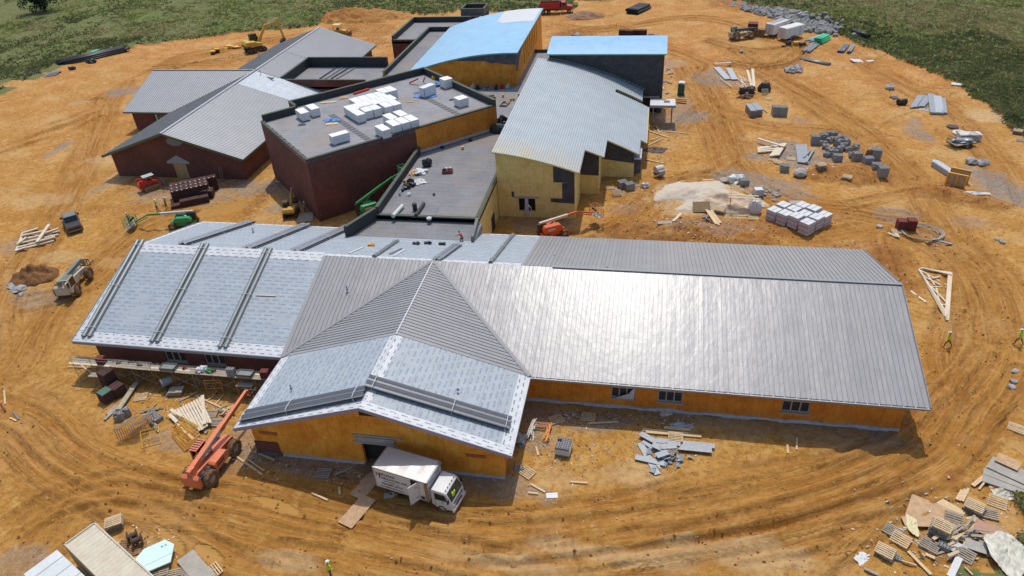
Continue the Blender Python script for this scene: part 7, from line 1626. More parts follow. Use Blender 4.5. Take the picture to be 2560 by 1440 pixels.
for i, (x, l) in enumerate(((-43.9,'grey mortar tub at the middle of the scaffold deck'),(-35.9,'grey mortar tub near the right end of the scaffold deck'))):
    m = MB()
    for a in ((-.75,.75,-.4,-.36,0,.42),(-.75,.75,.36,.4,0,.42),(-.75,-.71,-.4,.4,0,.42),(.71,.75,-.4,.4,0,.42),(-.75,.75,-.4,.4,.24,.3)): m.bb(*a)
    o = m.obj('mortar_tub', plain('tub_grey', (.22,.23,.21), .6, 0, .2), label=l, cat='tub', group=sg); o.location = (x,45.15,zd+.03)
for i, x in enumerate((-49.6,-48.3,-47.2,-46.0,-42.4,-41.0,-39.2,-38.0,-40.2,-45.2)):
    m = MB()
    for j in range(6): m.box((random.uniform(-.3,.3),random.uniform(-.15,.15),.05+.1*(j//3)),(.2,.1,.08),random.uniform(0,3))
    o = m.obj('loose_bricks', BRK if i % 2 else BRKR, label='small heap of loose bricks on the scaffold deck', cat='bricks', group='small brick heaps on the scaffold deck'); o.location = (x,45.7 if i % 2 else 45.4,zd+.03); o['kind'] = 'stuff'
e = blocks(0,0,0,'grey block stack standing on the scaffold deck',2,2,4,pal=False,group=sg); e.location = (-37.3,45.1,zd+.0)
crumple(Vector((-40.6,45.3,zd+.05)),(.5,.4),'white sack on the scaffold deck',PVCW,'sack','sack',3,.3,group=sg); crumple(Vector((-39.7,45.2,zd+.05)),(.35,.2),'green hose heap on the scaffold deck',LG,'hose_heap','hose',4,.25,group=sg)
for i,(px,py,l) in enumerate(((250,945,'small orange frame table at the left end of the scaffold'),(615,970,'tall orange frame table at the right end of the scaffold'))):
    c = gp(px+8, py+22); e = empty('frame_table', c, .05, l, 'frame table')
    for x in (-.7,.7):
        m = MB()
        for y in (-.25,.25): m.cyl((x,y,0),(x,y,1.5),.025,6)
        for z in (.3,.6,.9,1.2): m.cyl((x,-.25,z),(x,.25,z),.018,5)
        m.obj('leg_frame', SCAF, e)
    m = MB(); m.bb(-.8,.8,-.3,.3,1.5,1.56); m.obj('top', WOODG, e)
def sframe(p, rz, label, rot=(0,0), mat=SCAFY, w=1.5, h=1.5, group=None):
    m = MB()
    for x in (-w/2, w/2): m.cyl((x,0,0),(x,0,h),.035,6)
    for z in (.02, h*.45, h*.8, h): m.cyl((-w/2,0,z),(w/2,0,z),.028,6)
    m.cyl((0,0,0),(0,0,h*.8),.025,6)
    o = m.obj('scaffold_section', mat, label=label, cat='scaffold frame', group=group); o.location = p; o.rotation_euler = (rot[0], rot[1], rz); return o
sframe(gp(540,988)+Vector((0,0,0)), .15, 'single orange scaffold frame standing in front of the scaffold', (-.15,0), SCAF, 1.6, 1.7)
sframe(gp(379,1115,.05), .55, 'yellow scaffold frame leaning over the mud', (-1.1,0), SCAFY, 1.5, 1.6)
g1 = 'orange frames stacked upright beside the block pile'
for i in range(9): sframe(gp(322+i*5.6,1084-i*.8), rad(62)+.02*i, 'scaffold frame in the upright stack beside the block pile', (.16,0), [SCAFG,SCAF,SCAFY][min(2, i//2 % 3)], 1.9, 1.55, g1)
g2 = 'yellow frames stacked flat below the pale planks'
for i in range(6): sframe(gp(446+i*1.5,1112-i*2,.1+.07*i), rad(-35)+.03*i, 'yellow frame in the flat stack below the pale planks', (-1.45,0), SCAFY if i % 2 else SCAF, 2.6, 1.2, g2)
for i in range(4): sframe(gp(455+i*2,1082,.1+.1*i), rad(-22), 'yellow frame leaning beside the flat stack', (-1.2,0), SCAFY, 2.4, .9, 'yellow frames leaning beside the flat stack')
# ground in front of the brick wall
brickcube(gp(281,968), -.35, 'lower brick cube of the tall strapped stack by the scaffold', 1.15,1.15,1.0, BRK, False); brickcube(gp(281,968)+Vector((0,0,1.06)), -.35, 'upper brick cube of the tall strapped stack by the scaffold', 1.15,1.1,1.0, BRK, False)
brickcube(gp(299,985), -.35, 'brick cube between the tall stack and the long grey plank', 1.1,1.1,1.1, BRK, False); e = brickcube(gp(271,1000), -.35, 'green-topped brick cube by the scaffold', 1.1,1.1,1.1, BRK, False); m = MB(); m.bb(-.5,.5,-.5,.5,1.13,1.16); m.obj('cover', plain('green_cover', (.06,.14,.09), .5), e)
plank((344,962),(299,1030),'long mortar-crusted grey plank pointing at the scaffold',.5,.12,plain('crusted_plank', (.36,.34,.24), .9, 0, .3, 3, .3),.25)
for k_,(a,b) in enumerate((((292,1014),(268,1038)),((302,1014),(262,1052)),((320,1020),(285,1045)))): plank(a,b,('upper','longest','lower')[k_]+' grey plank left of the block pile',.3,.07,WOODG,.05+.04*k_)
pallet(353,994,.35,'pale pallet lying beside the long grey plank'); 
for i in range(3): plank_w(gp(436+i,986)+Vector((-.7+.1*i,0,.14+.16*i)), gp(436+i,986)+Vector((.8,.3,.14+.16*i)), .9, .1, WOODG, 'worn wooden platform in the small stack by the mixer', 'platforms stacked by the mixer', 'platform', 'platform')
e = empty('mortar_mixer', gp(424,972), .9, 'grey mortar mixer under the scaffold edge', 'mixer'); m = MB(); m.cyl((-.5,0,.95),(.5,0,.95),.42,14); m.obj('drum', plain('mixer_grey', (.26,.27,.26), .6, .2, .3), e); m = MB(); m.beam((-.6,-.35,.3),(-.2,0,.9),.06); m.beam((.6,-.35,.3),(.2,0,.9),.06); m.beam((0,.5,.5),(0,1.3,.5),.06); m.bb(-.3,.3,.3,.8,.5,.9); m.obj('frame', DARKM, e); wheel(e,-.1,.55,.3,.16); wheel(e,-.1,-.55,.3,.16)
blocks(301,1048,.5,'dark jumbled block pile beside the upright frames',2,3,4,((0,0),(1,2)),pal=False); blocks(318,1040,.9,'second jumbled block pile behind the upright frames',2,2,4,((0,0),),pal=False)
blocks(386,1048,-.45,'dark block layer with open cores beside the thin poles',4,5,2,pal=False)
rng = random.Random(3)
fan([(356+i*3,1040+i*2,402-i*2+rng.uniform(-8,8),1083-i*3) for i in range(8)],'thin grey pole in the bundle by the block layer','thin poles by the block layer',WOODG,.12,.08,.05,.1)
fan([(352+rng.uniform(-10,20),1038+rng.uniform(-8,8),385+rng.uniform(-25,25),1015+rng.uniform(-10,25)) for i in range(7)],'weathered scrap batten in the loose scatter behind the poles','scrap battens behind the poles',WOODG,.1,.05,.03,.05)
tops = [(431+7.2*i, 1030-2.3*i) for i in range(11)]; bots = [(476+5.4*i, 1100-3.4*i) for i in range(11)]
fan([(t[0],t[1],b[0]+rng.uniform(-3,3),b[1]+rng.uniform(-3,3)) for t,b in zip(tops,bots)],'pale plank fanned out in the big lumber pile','pale planks fanned in the big pile',WOODP,.2,.06,.05,.05)
fan([(t[0]+4+rng.uniform(-4,4),t[1]+6,b[0]+rng.uniform(-8,8),b[1]+6) for t,b in zip(tops[2:9],bots[2:9])],'pale plank lower in the big lumber pile','lower pale planks in the big pile',WOODG,.2,.06,.02,0)
plank((511,1001),(517,1073),'pale plank lying straight across the fanned pile',.3,.06,WOODP,.62); plank((426,1042),(489,1106),'longest pale plank at the left edge of the fanned pile',.32,.07,WOODP,.3); plank((431,1034),(461,1050),'short pale plank crossing the left of the fanned pile',.28,.06,WOODP,.5)
pallet(529,1037,.2,'grey slatted panel right of the fanned planks',WOODG,.1); pallet(540,1058,.1,'grey slatted panel below the first one, right of the fanned planks',WOODG,.05)
for i in range(26):
    a = rng.uniform(0,6.28); p = gp(570+rng.uniform(-14,14),1032+rng.uniform(-7,7),.08+rng.uniform(0,.35)); d_ = Vector((math.cos(a),math.sin(a),rng.uniform(-.2,.2)))*rng.uniform(.25,.45); plank_w(p-d_,p+d_,.12,.1,WOOD if i % 3 else WOODG,'short split offcut in the heap near the telehandler boom','offcuts heaped near the telehandler boom','wood_offcut','offcut')
for k_,(a,b,l) in enumerate((((490,991),(553,1020),'lone timber lying below the orange frame'),((490,984),(450,1004),'old timber leading out from under the scaffold'),((535,992),(518,1003),'thin timber at the foot of the orange frame'),((558,990),(540,1012),'thin timber right of the orange frame'),((593,1013),(570,1022),'yellow timber by the offcut heap'),((600,1011),(583,1025),'timber behind the offcut heap'),((591,1142),(656,1189),'long timber in front of the orange telehandler'),((618,1149),(660,1178),'thin timber right of the long one'),((637,1130),(686,1152),'timber at the foot of the brick patch'),((780,1234),(820,1252),'short board on the mud left of the truck'),((848,1220),(850,1238),'small board standing in the mud'),((835,1190),(880,1170),'long batten beside the dark pallet, upper'),((840,1186),(868,1178),'long batten beside the dark pallet, lower'),((200,912),(235,938),'pale plank at the left end of the scaffold'),((170,919),(245,921),'thin pole sticking out left of the scaffold'),((1425,1206),(1468,1209),'round timber right of the gable, upper'),((1327,1212),(1363,1232),'round timber right of the gable, crossing'),((1320,1233),(1346,1236),'round timber right of the gable, lower'),((1340,1118),(1346,1140),'short stick beside the small rubble'),((1470,1060),(1545,1056),'long pale batten in the wall shadow'),((1968,1112),(1969,1135),'upright survey stake, left one'),((1992,1096),(1991,1126),'upright survey stake, right one'),((1693,1062),(1696,1050),'short batten by the curled flashing'),((1728,1075),(1732,1060),'batten right of the curled flashing'))):
    plank(a,b,l,.16 if 'thin' not in l else .1,.08,WOODG if k_ in (1,11,12) else WOOD,.03,group='loose timbers on the mud')
pallet(808,1185,.05,'dark pallet in the gable shadow left of the truck',WOODG)
# ramp boards and gravel step by the gable door
for k_,(px,py,L_,W_,l) in enumerate(((918,1160,1.9,1.4,'wet board at the gable door'),(915,1215,2.6,1.35,'upper ramp board left of the truck'),(893,1278,3.0,1.35,'lower ramp board left of the truck'))): sheet(px,py,1.25,L_,W_,l,OSB if k_ else plain('wet_board', (.18,.11,.06), .5, 0, .3),.03)
m = MB(); m.box((0,0,.12),(1.0,.4,.24),.3); o = m.obj('mixing_board', CONC, label='stained slab lying beside the box truck', cat='slab'); o.location = gp(976,1240)
# right of the gable
pallet(1391,1050,.55,'pallet in the shadow right of the gable, tilted one'); pallet(1471,1044,-.05,'pallet in the shadow right of the gable, straight one'); e = pallet(1318,1183,-.55,'pallet by the gable corner with blocks beside it')
blocks(1409,1128,-.1,'grey block cube in white wrap on the mud',3,6,4,((0,3),(0,4))); o = MB(); o.bb(-.64,.64,-.66,-.63,.2,.75); o.bb(.62,.65,-.65,.6,.2,.75); o.obj('wrap', PVCW, bpy.data.objects[-1] if False else [x for x in C.objects if x.get('label') == 'grey block cube in white wrap on the mud'][0])
blocks(1297,1172,.3,'few dark blocks at the gable corner',2,2,1,pal=False); blocks(1301,1115,.7,'single block in the shadow beside the gable',1,2,1,pal=False)
crumple(gp(1299,1102),(.6,.5),'grey rubble lump in the shadow beside the gable',ROCKM,'rubble_lump','rubble',5,.5)
gA = 'rusty braces in the left heap right of the gable'; gB = 'rusty braces in the right heap right of the gable'
fan([(1340+rng.uniform(-6,8),1052+rng.uniform(-4,14),1318+rng.uniform(-4,16),1100+rng.uniform(-8,6)) for _ in range(9)],'rusty scaffold brace in the left heap right of the gable',gA,SCAFG,.07,.05,.05,.05,'scaffold_brace','scaffold brace'); fan([(1374+rng.uniform(-6,8),1058+rng.uniform(-4,14),1358+rng.uniform(-4,16),1106+rng.uniform(-8,6)) for _ in range(9)],'rusty scaffold brace in the right heap right of the gable',gB,SCAF,.07,.05,.05,.05,'scaffold_brace','scaffold brace'); fan([(1342+rng.uniform(-4,4),1064+2*i,1372,1066+3*i) for i in range(4)],'red brace linking the two heaps right of the gable','red braces linking the heaps',plain('rust_red', (.33,.10,.06), .7),.07,.05,.06,.4,'scaffold_brace','scaffold brace')
sheet(1380,1240,.2,.9,.5,'pale foam offcut on the mud',WHITE,.02,.06,name='foam_offcut',cat='offcut')
# metal sheet heap
fan([(1606,1076,1722,1086),(1614,1082,1753,1093),(1660,1072,1727,1078)],'pale timber laid across the top of the metal heap','timbers above the metal heap',WOOD,.3,.12,.03)
fan([(1600,1109,1644,1188),(1608,1104,1676,1150),(1588,1146,1662,1163),(1704,1112,1786,1120),(1696,1124,1779,1132),(1600,1090,1676,1131),(1640,1108,1700,1118),(1630,1120,1670,1138),(1668,1140,1640,1150),(1650,1128,1690,1126)],'long grey metal flashing in the scrap heap','long flashings in the scrap heap',GALV,.55,.05,.05,.05,'metal_flashing','metal sheet')
pallet(1688,1100,-.02,'clean pallet on top of the metal scrap heap',WOOD,.3); pallet(1672,1132,-.5,'brown pallet inside the metal scrap heap',WOODG,.35)
for i in range(34):
    p = gp(1668+rng.gauss(0,24),1152+rng.gauss(0,13),.06+rng.uniform(0,.2)); m = MB(); a = rng.uniform(0,6.28); s_ = rng.uniform(.2,.5); pts = [(s_*math.cos(a+t)*rng.uniform(.6,1.2), s_*math.sin(a+t)*rng.uniform(.6,1.2)) for t in (0,1.7,3.2,4.8)][:rng.choice((3,4))]; m.prism(pts,0,.012,'z'); o = m.obj('sheet_offcut', LGALV if i % 3 else GALV, label='small bright sheet offcut in the metal scrap heap', cat='offcut', group='bright offcuts in the metal heap'); o.location = p; o.rotation_euler = (rng.uniform(-.6,.6),rng.uniform(-.6,.6),0)
crumple(gp(1703,1066),(.9,.4),'curled pale flashing in the wall shadow',LGALV,'curled_flashing','metal sheet',7,.2); crumple(gp(1663,1035),(.4,.3),'crumpled plastic near the wall base',CLEAR,'plastic_scrap','plastic',8,.25)
# ================================================================== near right junk yard
sheet(2333,1290,-.45,3.4,2.4,'large brown plywood sheets on the near right junk heap',OSB,.08,.06); sheet(2300,1305,.1,2.4,.9,'loose plywood strip left of the large sheets',OSB,.05); sheet(2375,1270,-.7,1.9,.75,'plain board between the two junk stacks',WOOD,.05,.06)
def pstack(px, py, rz, n, label, mat=WOODG, grp=None):
    p = gp(px, py)
    for i in range(n): pallet_at(p+Vector((rng.uniform(-.08,.08),rng.uniform(-.08,.08),.155*i)), rz+rng.uniform(-.08,.08), (label+', topmost') if i == n-1 else (label+', one of those below'), mat if i < n-1 else WOOD, grp or 'pallets in '+label)
pstack(2345,1335,-.55,7,'pallet in the tall stack on the right junk heap'); pstack(2212,1386,-.6,3,'pallet in the low stack at the left of the junk heap'); pstack(2431,1275,-.6,4,'pallet in the stack under the grey boards')
pallet(2322,1366,-.6,'grey pallet at the foot of the tall stack',WOODG,.1); pallet(2250,1353,-.6,'yellowish pallet right of the low stack',WOOD,.15,.1); pallet(2231,1330,-.6,'grey pallet behind the low stack',WOODG,.05); pallet(2492,1258,-.4,'pallet below the cloudy plastic',WOOD,.1,.3); pallet(2471,1286,-.2,'pallet with white scraps in the junk heap',WOODG,.05); pallet(2382,1302,-.3,'broken pallet right of the plywood sheets',WOODG,.15,.3); pallet(2410,1390,-.6,'broken pallet at the bottom of the junk heap',WOODG,.1,.2)
for i in range(5): sheet(2528-i*3,1190+i*5,-.6+.06*i,3.2,1.5,'large weathered board in the stack at the right edge',plain('weathered_board', (.36,.33,.28), .85, 0, .2, 1.2),.1+.06*(5-i),.05,group='weathered boards at the right edge')
sheet(2515,1165,-.6,1.6,1.1,'tan board on top of the right edge stack',OSB,.5,.03)
gJ = 'loose boards through the near right junk heap'
fan([(2394+rng.uniform(-45,45),1338+rng.uniform(-30,30),0,0) for _ in range(0)],'x','x')
for i in range(34):
    x, y = 2392+rng.gauss(0,26), 1344+rng.gauss(0,20); a = rng.uniform(-.9,.3); L_ = rng.uniform(18,42); plank((x-L_*math.cos(a)/2,y-L_*math.sin(a)/2),(x+L_*math.cos(a)/2,y+L_*math.sin(a)/2),'loose broken board tangled in the near right junk heap',rng.uniform(.1,.26),.05,WOODG if i % 3 else WOOD,.06+rng.uniform(0,.5),group=gJ)
for k_,(a,b,l,w_) in enumerate((((2269,1381),(2326,1439),'long pale plank at the bottom of the junk heap',.22),((2465,1190),(2430,1217),'wide plank above the junk heap',.3),((2488,1172),(2446,1226),'long thin plank above the junk heap',.14),((2440,1296),(2401,1388),'long plank through the middle of the junk heap',.25),((2444,1340),(2474,1395),'long grey board at the right of the junk heap',.4),((2480,1318),(2520,1340),'slotted grey board near the cloudy plastic',.4),((2404,1228),(2390,1252),'plank in the left fan above the stack',.2),((2412,1226),(2396,1254),'middle plank in the fan above the stack',.2),((2420,1224),(2404,1256),'plank in the right of the fan above the stack',.2),((2252,1404),(2290,1416),'thin stick at the bottom left of the junk heap',.1),((2160,1424),(2195,1440),'grey strip at the bottom edge',.2),((2312,1388),(2336,1398),'short pale plank below the tall stack',.25),((2410,1420),(2430,1440),'stick beside the white foam block',.1))): plank(a,b,l,w_,.06,WOODG if 'grey' in l else WOOD,.1)
sheet(2470,1330,-.5,1.8,1.2,'reddish flat board at the right of the junk heap',plain('red_board', (.42,.24,.16), .8),.2,.04); sheet(2436,1372,-.3,1.3,.9,'grey flat board in the junk heap',CONC,.3,.04); sheet(2472,1356,-.6,.9,.6,'small yellow frame in the junk heap',WOOD,.3,.08)
m = MB(); m.box((0,0,.18),(2.0,.45,.32)); o = m.obj('foam_block', PVCW, label='white foam block at the bottom right edge', cat='foam block'); o.location = gp(2384,1424); o.rotation_euler.z = 1.0
crumple(gp(2511,1226),(1.3,1.0),'cloudy plastic sheeting above the junk heap',CLEAR,'plastic_sheeting','plastic',3,.35,4,amp=.6); crumple(gp(2516,1385),(1.3,2.0),'large cloudy plastic sheeting at the right edge of the junk heap',CLEAR,'plastic_sheeting','plastic',6,.3,4,amp=.7); crumple(gp(2281,1313),(.35,1.0),'yellowish cloth strip left of the plywood sheets',plain('pale_cloth', (.66,.58,.34), .8, 0, .2),'cloth','cloth',5,.15,3); crumple(gp(2162,1400),(.7,.6),'white scraps at the lower left of the junk heap',PVCW,'scraps','scraps',9,.12,3); crumple(gp(2390,1372),(.5,.4),'white plastic in the middle of the junk heap',PVCW,'plastic_scrap','plastic',11,.3)
blocks(2240,1396,-.4,'few grey blocks at the foot of the low pallet stack',2,2,1,pal=False); blocks(2358,1372,-.5,'black crates in the junk heap',2,2,2,pal=False)
pallet(2540,1072,-.5,'pallet lying alone at the right edge',WOOD)
# near left corner goods
pstack(293,1318,.6,6,'pallet in the tall stack beside the container'); pallet(345,1374,.5,'brown pallet with cable spools',plain('brown_pallet', (.27,.16,.09), .85, 0, .25),.0); pallet(318,1366,.2,'broken brown pallet beside the spools',plain('brown_pallet', (.27,.16,.09), .85),.0,.2)
for k_,(px,py,l) in enumerate(((337,1352,'dark cable spool on the brown pallet, left one'),(349,1362,'dark cable spool on the brown pallet, right one'))):
    m = MB(); m.cyl((-.3,0,.45),(.3,0,.45),.22,14); m.cyl((-.34,0,.45),(-.28,0,.45),.4,16); m.cyl((.28,0,.45),(.34,0,.45),.4,16); o = m.obj('cable_spool', plain('spool_brown', (.08,.045,.035), .7), label=l, cat='spool'); o.location = gp(px,py,.14); o.rotation_euler.z = .7
m = MB(); m.prism([(1.5,.3),(1.0,1.15),(-.5,1.2),(-1.55,.35),(-1.0,-1.0),(.95,-1.15)],0,.1,'z'); o = m.obj('insulation_board', plain('mint_board', (.55,.74,.70), .5, 0, .05), label='pale mint six-sided board lying on pallets', cat='board'); o.location = gp(391,1404,.45); o.rotation_euler.z = .75
textobj('R-5', .3, INK, o, Matrix.Translation((.6,.5,.105))); m = MB(); m.bb(-1.3,1.2,-.42,-.4,.1,.104); m.obj('score_line', BLACK, o)
pstack(366,1416,.2,2,'pallet under the mint board'); pallet(402,1430,.5,'grey pallet below the mint board',WOODG,.1); pallet(440,1440,.4,'grey pallet at the bottom edge left of the board stack',WOODG,.05); pallet(535,1430,-.6,'pallet sticking out right of the board stack',WOOD,.05)
for i in range(5): sheet(486+i*2,1432-i,-.75+.05*i,3.4,1.3,'weathered wide board in the stack at the bottom edge',plain('weathered_board', (.36,.33,.28), .85),.08+.06*i,.05,group='weathered boards at the bottom edge')
plank((345,1400),(335,1412),'dark strip beside the container',.15,.08,WOODG,.02)
# ================================================================== left side
gL = 'pale beams in the heap at the left edge'
fan([(42,628,136,604),(44,622,140,598),(50,612,148,590),(54,604,150,582),(56,594,122,580),(60,588,98,576),(40,634,68,624),(46,617,70,600),(110,592,150,578),(100,612,142,600)],'pale beam lying in the heap at the left edge',gL,WOODP,.32,.16,.04,.05); plank((97,616),(129,572),'pale beam laid across the left heap',.4,.16,WOODP,.55); plank((42,628),(58,584),'pale beam under the left end of the heap',.3,.16,WOODP,.0)
heap_obj(90,694,2.8,2.2,1.9,'brown soil heap left of the cream telehandler',plain('brown_soil', (.20,.09,.03), .95, 0, .35, 3, .6),.3,3,'soil_heap')
for k_,(px,py,r,l) in enumerate(((48,727,.9,'large grey slab of rubble near the left edge'),(36,712,.6,'rubble slab at the far left'),(28,720,.5,'small rubble slab at the far left'),(52,738,.4,'small rubble lump below the slab'))):
    m = MB(); m.blob((0,0,r*.25),(r,r*.8,r*.35),k_+3,2,.4); o = m.obj('rubble_slab', ROCKM, label=l, cat='rubble'); o.location = gp(px,py)
t = pickup('parked maroon pickup cut off by the left edge', plain('maroon_paint', (.16,.03,.03), .35, .2, .1)); put(t, gp(-84,1216), rad(8))
for k_,(a,b) in enumerate((((12,978),(14,1012)),((33,1030),(48,1050)),((2,1010),(14,1030)),((26,1046),(42,1054)))): plank(a,b,('upright stake at the left edge','dark bent bar near the left edge','reddish board at the left edge','short pale stick near the left edge')[k_],.14,.08,(WOOD,PANELD,BRKR,WOOD)[k_],.03)
# brick cubes in front of the rear wing
n_c = 0
def bc(px, py, z=0, l='dark strapped brick cube in the block of cubes by the red loader', g='strapped brick cubes by the red loader', **kw):
    p = gp(px, py); brickcube(Vector((p.x, p.y, gz(p.x, p.y)+z)), rad(35), l, 1.25, 1.0, 1.0, BRK, True, g, **kw)
base = gp(447,505); d1 = Vector((math.cos(rad(35)), math.sin(rad(35)), 0)); d2 = Vector((-d1.y, d1.x, 0))
for i in range(5):
    for j in range(3):
        for z in (0, 1.04):
            if (i == 4 and j != 2) : continue
            p = base+d1*(1.3*i)+d2*(1.06*j-.3); brickcube(Vector((p.x,p.y,gz(p.x,p.y)+z)), rad(35), 'dark strapped brick cube in the block of cubes by the red loader', 1.25,1.0,1.0,BRK,z > 0,'strapped brick cubes by the red loader')
for i in range(4): p = base+d1*(1.3*i-.4)-d2*1.9; brickcube(Vector((p.x,p.y,gz(p.x,p.y))), rad(35), 'brick cube in the single row nearest the green boom lift', 1.25,1.0,.9 if i else .4,BRK,False,'single row of brick cubes near the green lift')
p = gp(519,492); brickcube(p, rad(20), 'brick cube with a pallet on top at the right of the cubes', 2.0,1.4,1.1,BRK,False); pallet_at(p+Vector((0,0,1.14)), rad(20), 'pale pallet on top of the right brick cube')
plank((489,445),(485,421),'tall post leaning on the brick gable wall',.15,.15,WOOD,0,1.2); 
m = MB()
for x in (-.22,.22): m.cyl((x,0,0),(x,.35,2.2),.03,6)
for i in range(6): m.cyl((-.22,.05*i+.04,.3+.33*i),(.22,.05*i+.04,.3+.33*i),.02,5)
o = m.obj('ladder', WOODG, label='wooden ladder leaning on the brick gable wall', cat='ladder'); o.location = (at(563,446).x, 89.3, 0)
for k_,(a,b) in enumerate((((690,455),(703,475)),((703,448),(716,470)))): plank(a,b,('left','right')[k_]+' brace leaning at the foot of the brick hall',.12,.1,WOOD,.05,1.3-1.2*k_)
sheet(765,545,.4,2.0,2.6,'muddy board platform beside the small excavator',WOODG,.05,.08); plank((800,530),(806,553),'upright plank at the hall corner',.2,.06,OSB,0,.9)
plank((545,463),(590,449),'long batten on the gravel by the brick gable',.12,.06,WOOD); plank((860,520),(884,516),'small orange frame on the mud below the link parapet',.3,.1,SCAFY)
pipes((155,168),(316,129),7,.2,'long black pipe in the stack at the far left grass edge',PVCB,rows=3,jit=1.2,group='black pipes at the far left edge')
sheet(242,141,1.3,2.2,.9,'green crate standing on the far left pipes',PVCG,.9,.5,name='green_crate',cat='crate'); crumple(gp(229,158),(1.0,.6),'dark fittings beside the far left pipes',PVCB,'pipe_fittings','fittings',4,.6); crumple(gp(181,174),(.8,.5),'small black coil right of the dark slabs',PVCB,'coil','coil',3,.5)
for i in range(12):
    p = gp(36+i*6.2+rng.uniform(-2,2),196-i*1.2+rng.uniform(-3,3)); m = MB(); r = rng.uniform(.4,.65); m.pipe((0,0,.0),(0,0,.35),r,.18,12); o = m.obj('drain_ring', PVCB, label='black drain ring in the row at the far left', cat='drain ring', group='black drain rings at the far left'); o.location = p; o.rotation_euler = (rng.uniform(0,.9),rng.uniform(-.4,.4),0)
for i in range(3): sheet(126+i*6,190-i*3,.7,2.6,.9,'dark slab lying right of the drain rings',PANELD,.05+.1*i,.1,group='dark slabs right of the drain rings')
for k_,(px,py,l) in enumerate(((534,136,'small yellow and black generator near the far excavator, left'),(545,133,'small yellow and black generator near the far excavator, right'))):
    e = empty('generator', gp(px,py), .3, l, 'generator'); m = MB(); m.bb(-.5,.5,-.4,.4,.1,.7); m.obj('engine', BLACK, e, bev=.05); m = MB(); m.bb(-.55,.55,-.45,.45,.7,.95); m.obj('cover', SCAFY, e)
crumple(gp(578,122),(1.6,.7),'yellow pipe fittings lying left of the far excavator',SCAFY,'pipe_fittings','fittings',8,.5,amp=.7)
# ================================================================== yard to the right of the halls
t_b = 'black block pack by the yellow hall'
blocks(1556,468,.5,'dark block pack by the yellow hall, left one',3,5,4); blocks(1573,473,.5,'dark block pack by the yellow hall, right one',3,5,4); pallet(1586,463,.3,'pallet beside the dark block packs'); pallet(1524,470,.2,'pallet at the foot of the hall steps'); pallet(1542,488,.3,'grey pallet propped in front of the dark packs',WOODG,.3,.5); crumple(gp(1612,468),(.6,.4),'white drum cover right of the dark packs',PVCW,'drum_cover','drum',3,.5)
e = empty('mortar_mixer', gp(1646,440), .6, 'pale mortar mixer on wheels right of the hall', 'mixer'); m = MB(); m.cyl((-.6,0,1.1),(.6,0,1.1),.5,14); m.obj('drum', MESHW, e); m = MB(); m.bb(-.5,.5,-.9,-.2,.5,1.1); m.obj('engine_cover', GALV, e, bev=.05); m = MB(); m.beam((-.7,.3,.4),(-.3,0,1.0),.08); m.beam((.7,.3,.4),(.3,0,1.0),.08); m.beam((0,.4,.5),(0,1.5,.5),.08); m.obj('frame', DARKM, e); wheel(e,0,.7,.35,.2); wheel(e,0,-.7,.35,.2)
for k_,(a,b) in enumerate((((1622,329),(1667,344)),((1640,316),(1649,334)),((1665,330),(1722,335)),((1622,318),(1636,316)),((1620,365),(1656,348)),((1626,352),(1645,346)),((1615,400),(1660,410)),((1655,215),(1660,225)),((1645,255),(1665,262)))): plank(a,b,('longest pale plank beside the arched hall','short steep plank beside the arched hall','thin pole lying right of the arched hall','small plank under the hall corner','plank at the hall corner, crossing','short plank at the hall corner','thin plank below the hall corner','short plank beside the stage tower','small plank by the canopy')[k_],.2,.08,WOOD,.05,group='planks scattered right of the halls')
crumple(gp(1640,375),(1.6,1.2),'tangle of steel mesh at the hall corner',DARKM,'steel_mesh','mesh',5,.3,4,amp=.9)
for i in range(10):
    p = gp(1672+rng.uniform(-14,14),195+rng.uniform(-25,40)); m = MB(); m.box((0,0,.1),(rng.uniform(.4,.9),.3,.2)); o = m.obj('stray_block', BLK, label='stray grey block beside the stage tower', cat='block', group='stray blocks beside the stage tower'); o.location = p; o.rotation_euler.z = rng.uniform(0,3)
for i in range(3): plank((1688,249+i*4),(1716,252+i*4),('upper','middle','lower')[i]+' orange beam stacked near the portable toilet',.25,.2,plain('beam_orange', (.50,.23,.06), .7),.05)
# top: brick stacks and pipes
for i in range(4):
    for z in (0,1.0): p = gp(1556+i*17,97); brickcube(Vector((p.x,p.y,p.z+z)),-.1,'dark brick pack in the long wall-like stack behind the tower',1.6,1.2,.95,BRK,False,'brick packs in the wall-like stack')
for i in range(2): p = gp(1627+i*12,97-i*2); blocks(1627+i*12,98-i*2,-.1,('left','right')[i]+' grey block pack at the end of the wall-like stack',3,5,5 if i == 0 else 3)
pipes((1580,36),(1614,20),5,.32,'black pipe in the bundle far behind the tower',PVCB,rows=2,group='black pipes far behind the tower')
heap_obj(1462,42,5.0,3.4,1.4,'gravelly earth pile behind the gym',plain('gravel_earth', (.28,.16,.09), .95, 0, .4, 3, .7),.1,5,'earth_pile'); 
for i in range(6): m = MB(); m.blob((0,0,.2),rng.uniform(.3,.7),i,1,.4,.6); o = m.obj('rock', ROCKM, label='pale rock in the small heap behind the tower', cat='rock', group='rocks in the small heap behind the tower'); o.location = gp(1440+rng.uniform(-8,8),87+rng.uniform(-3,3))
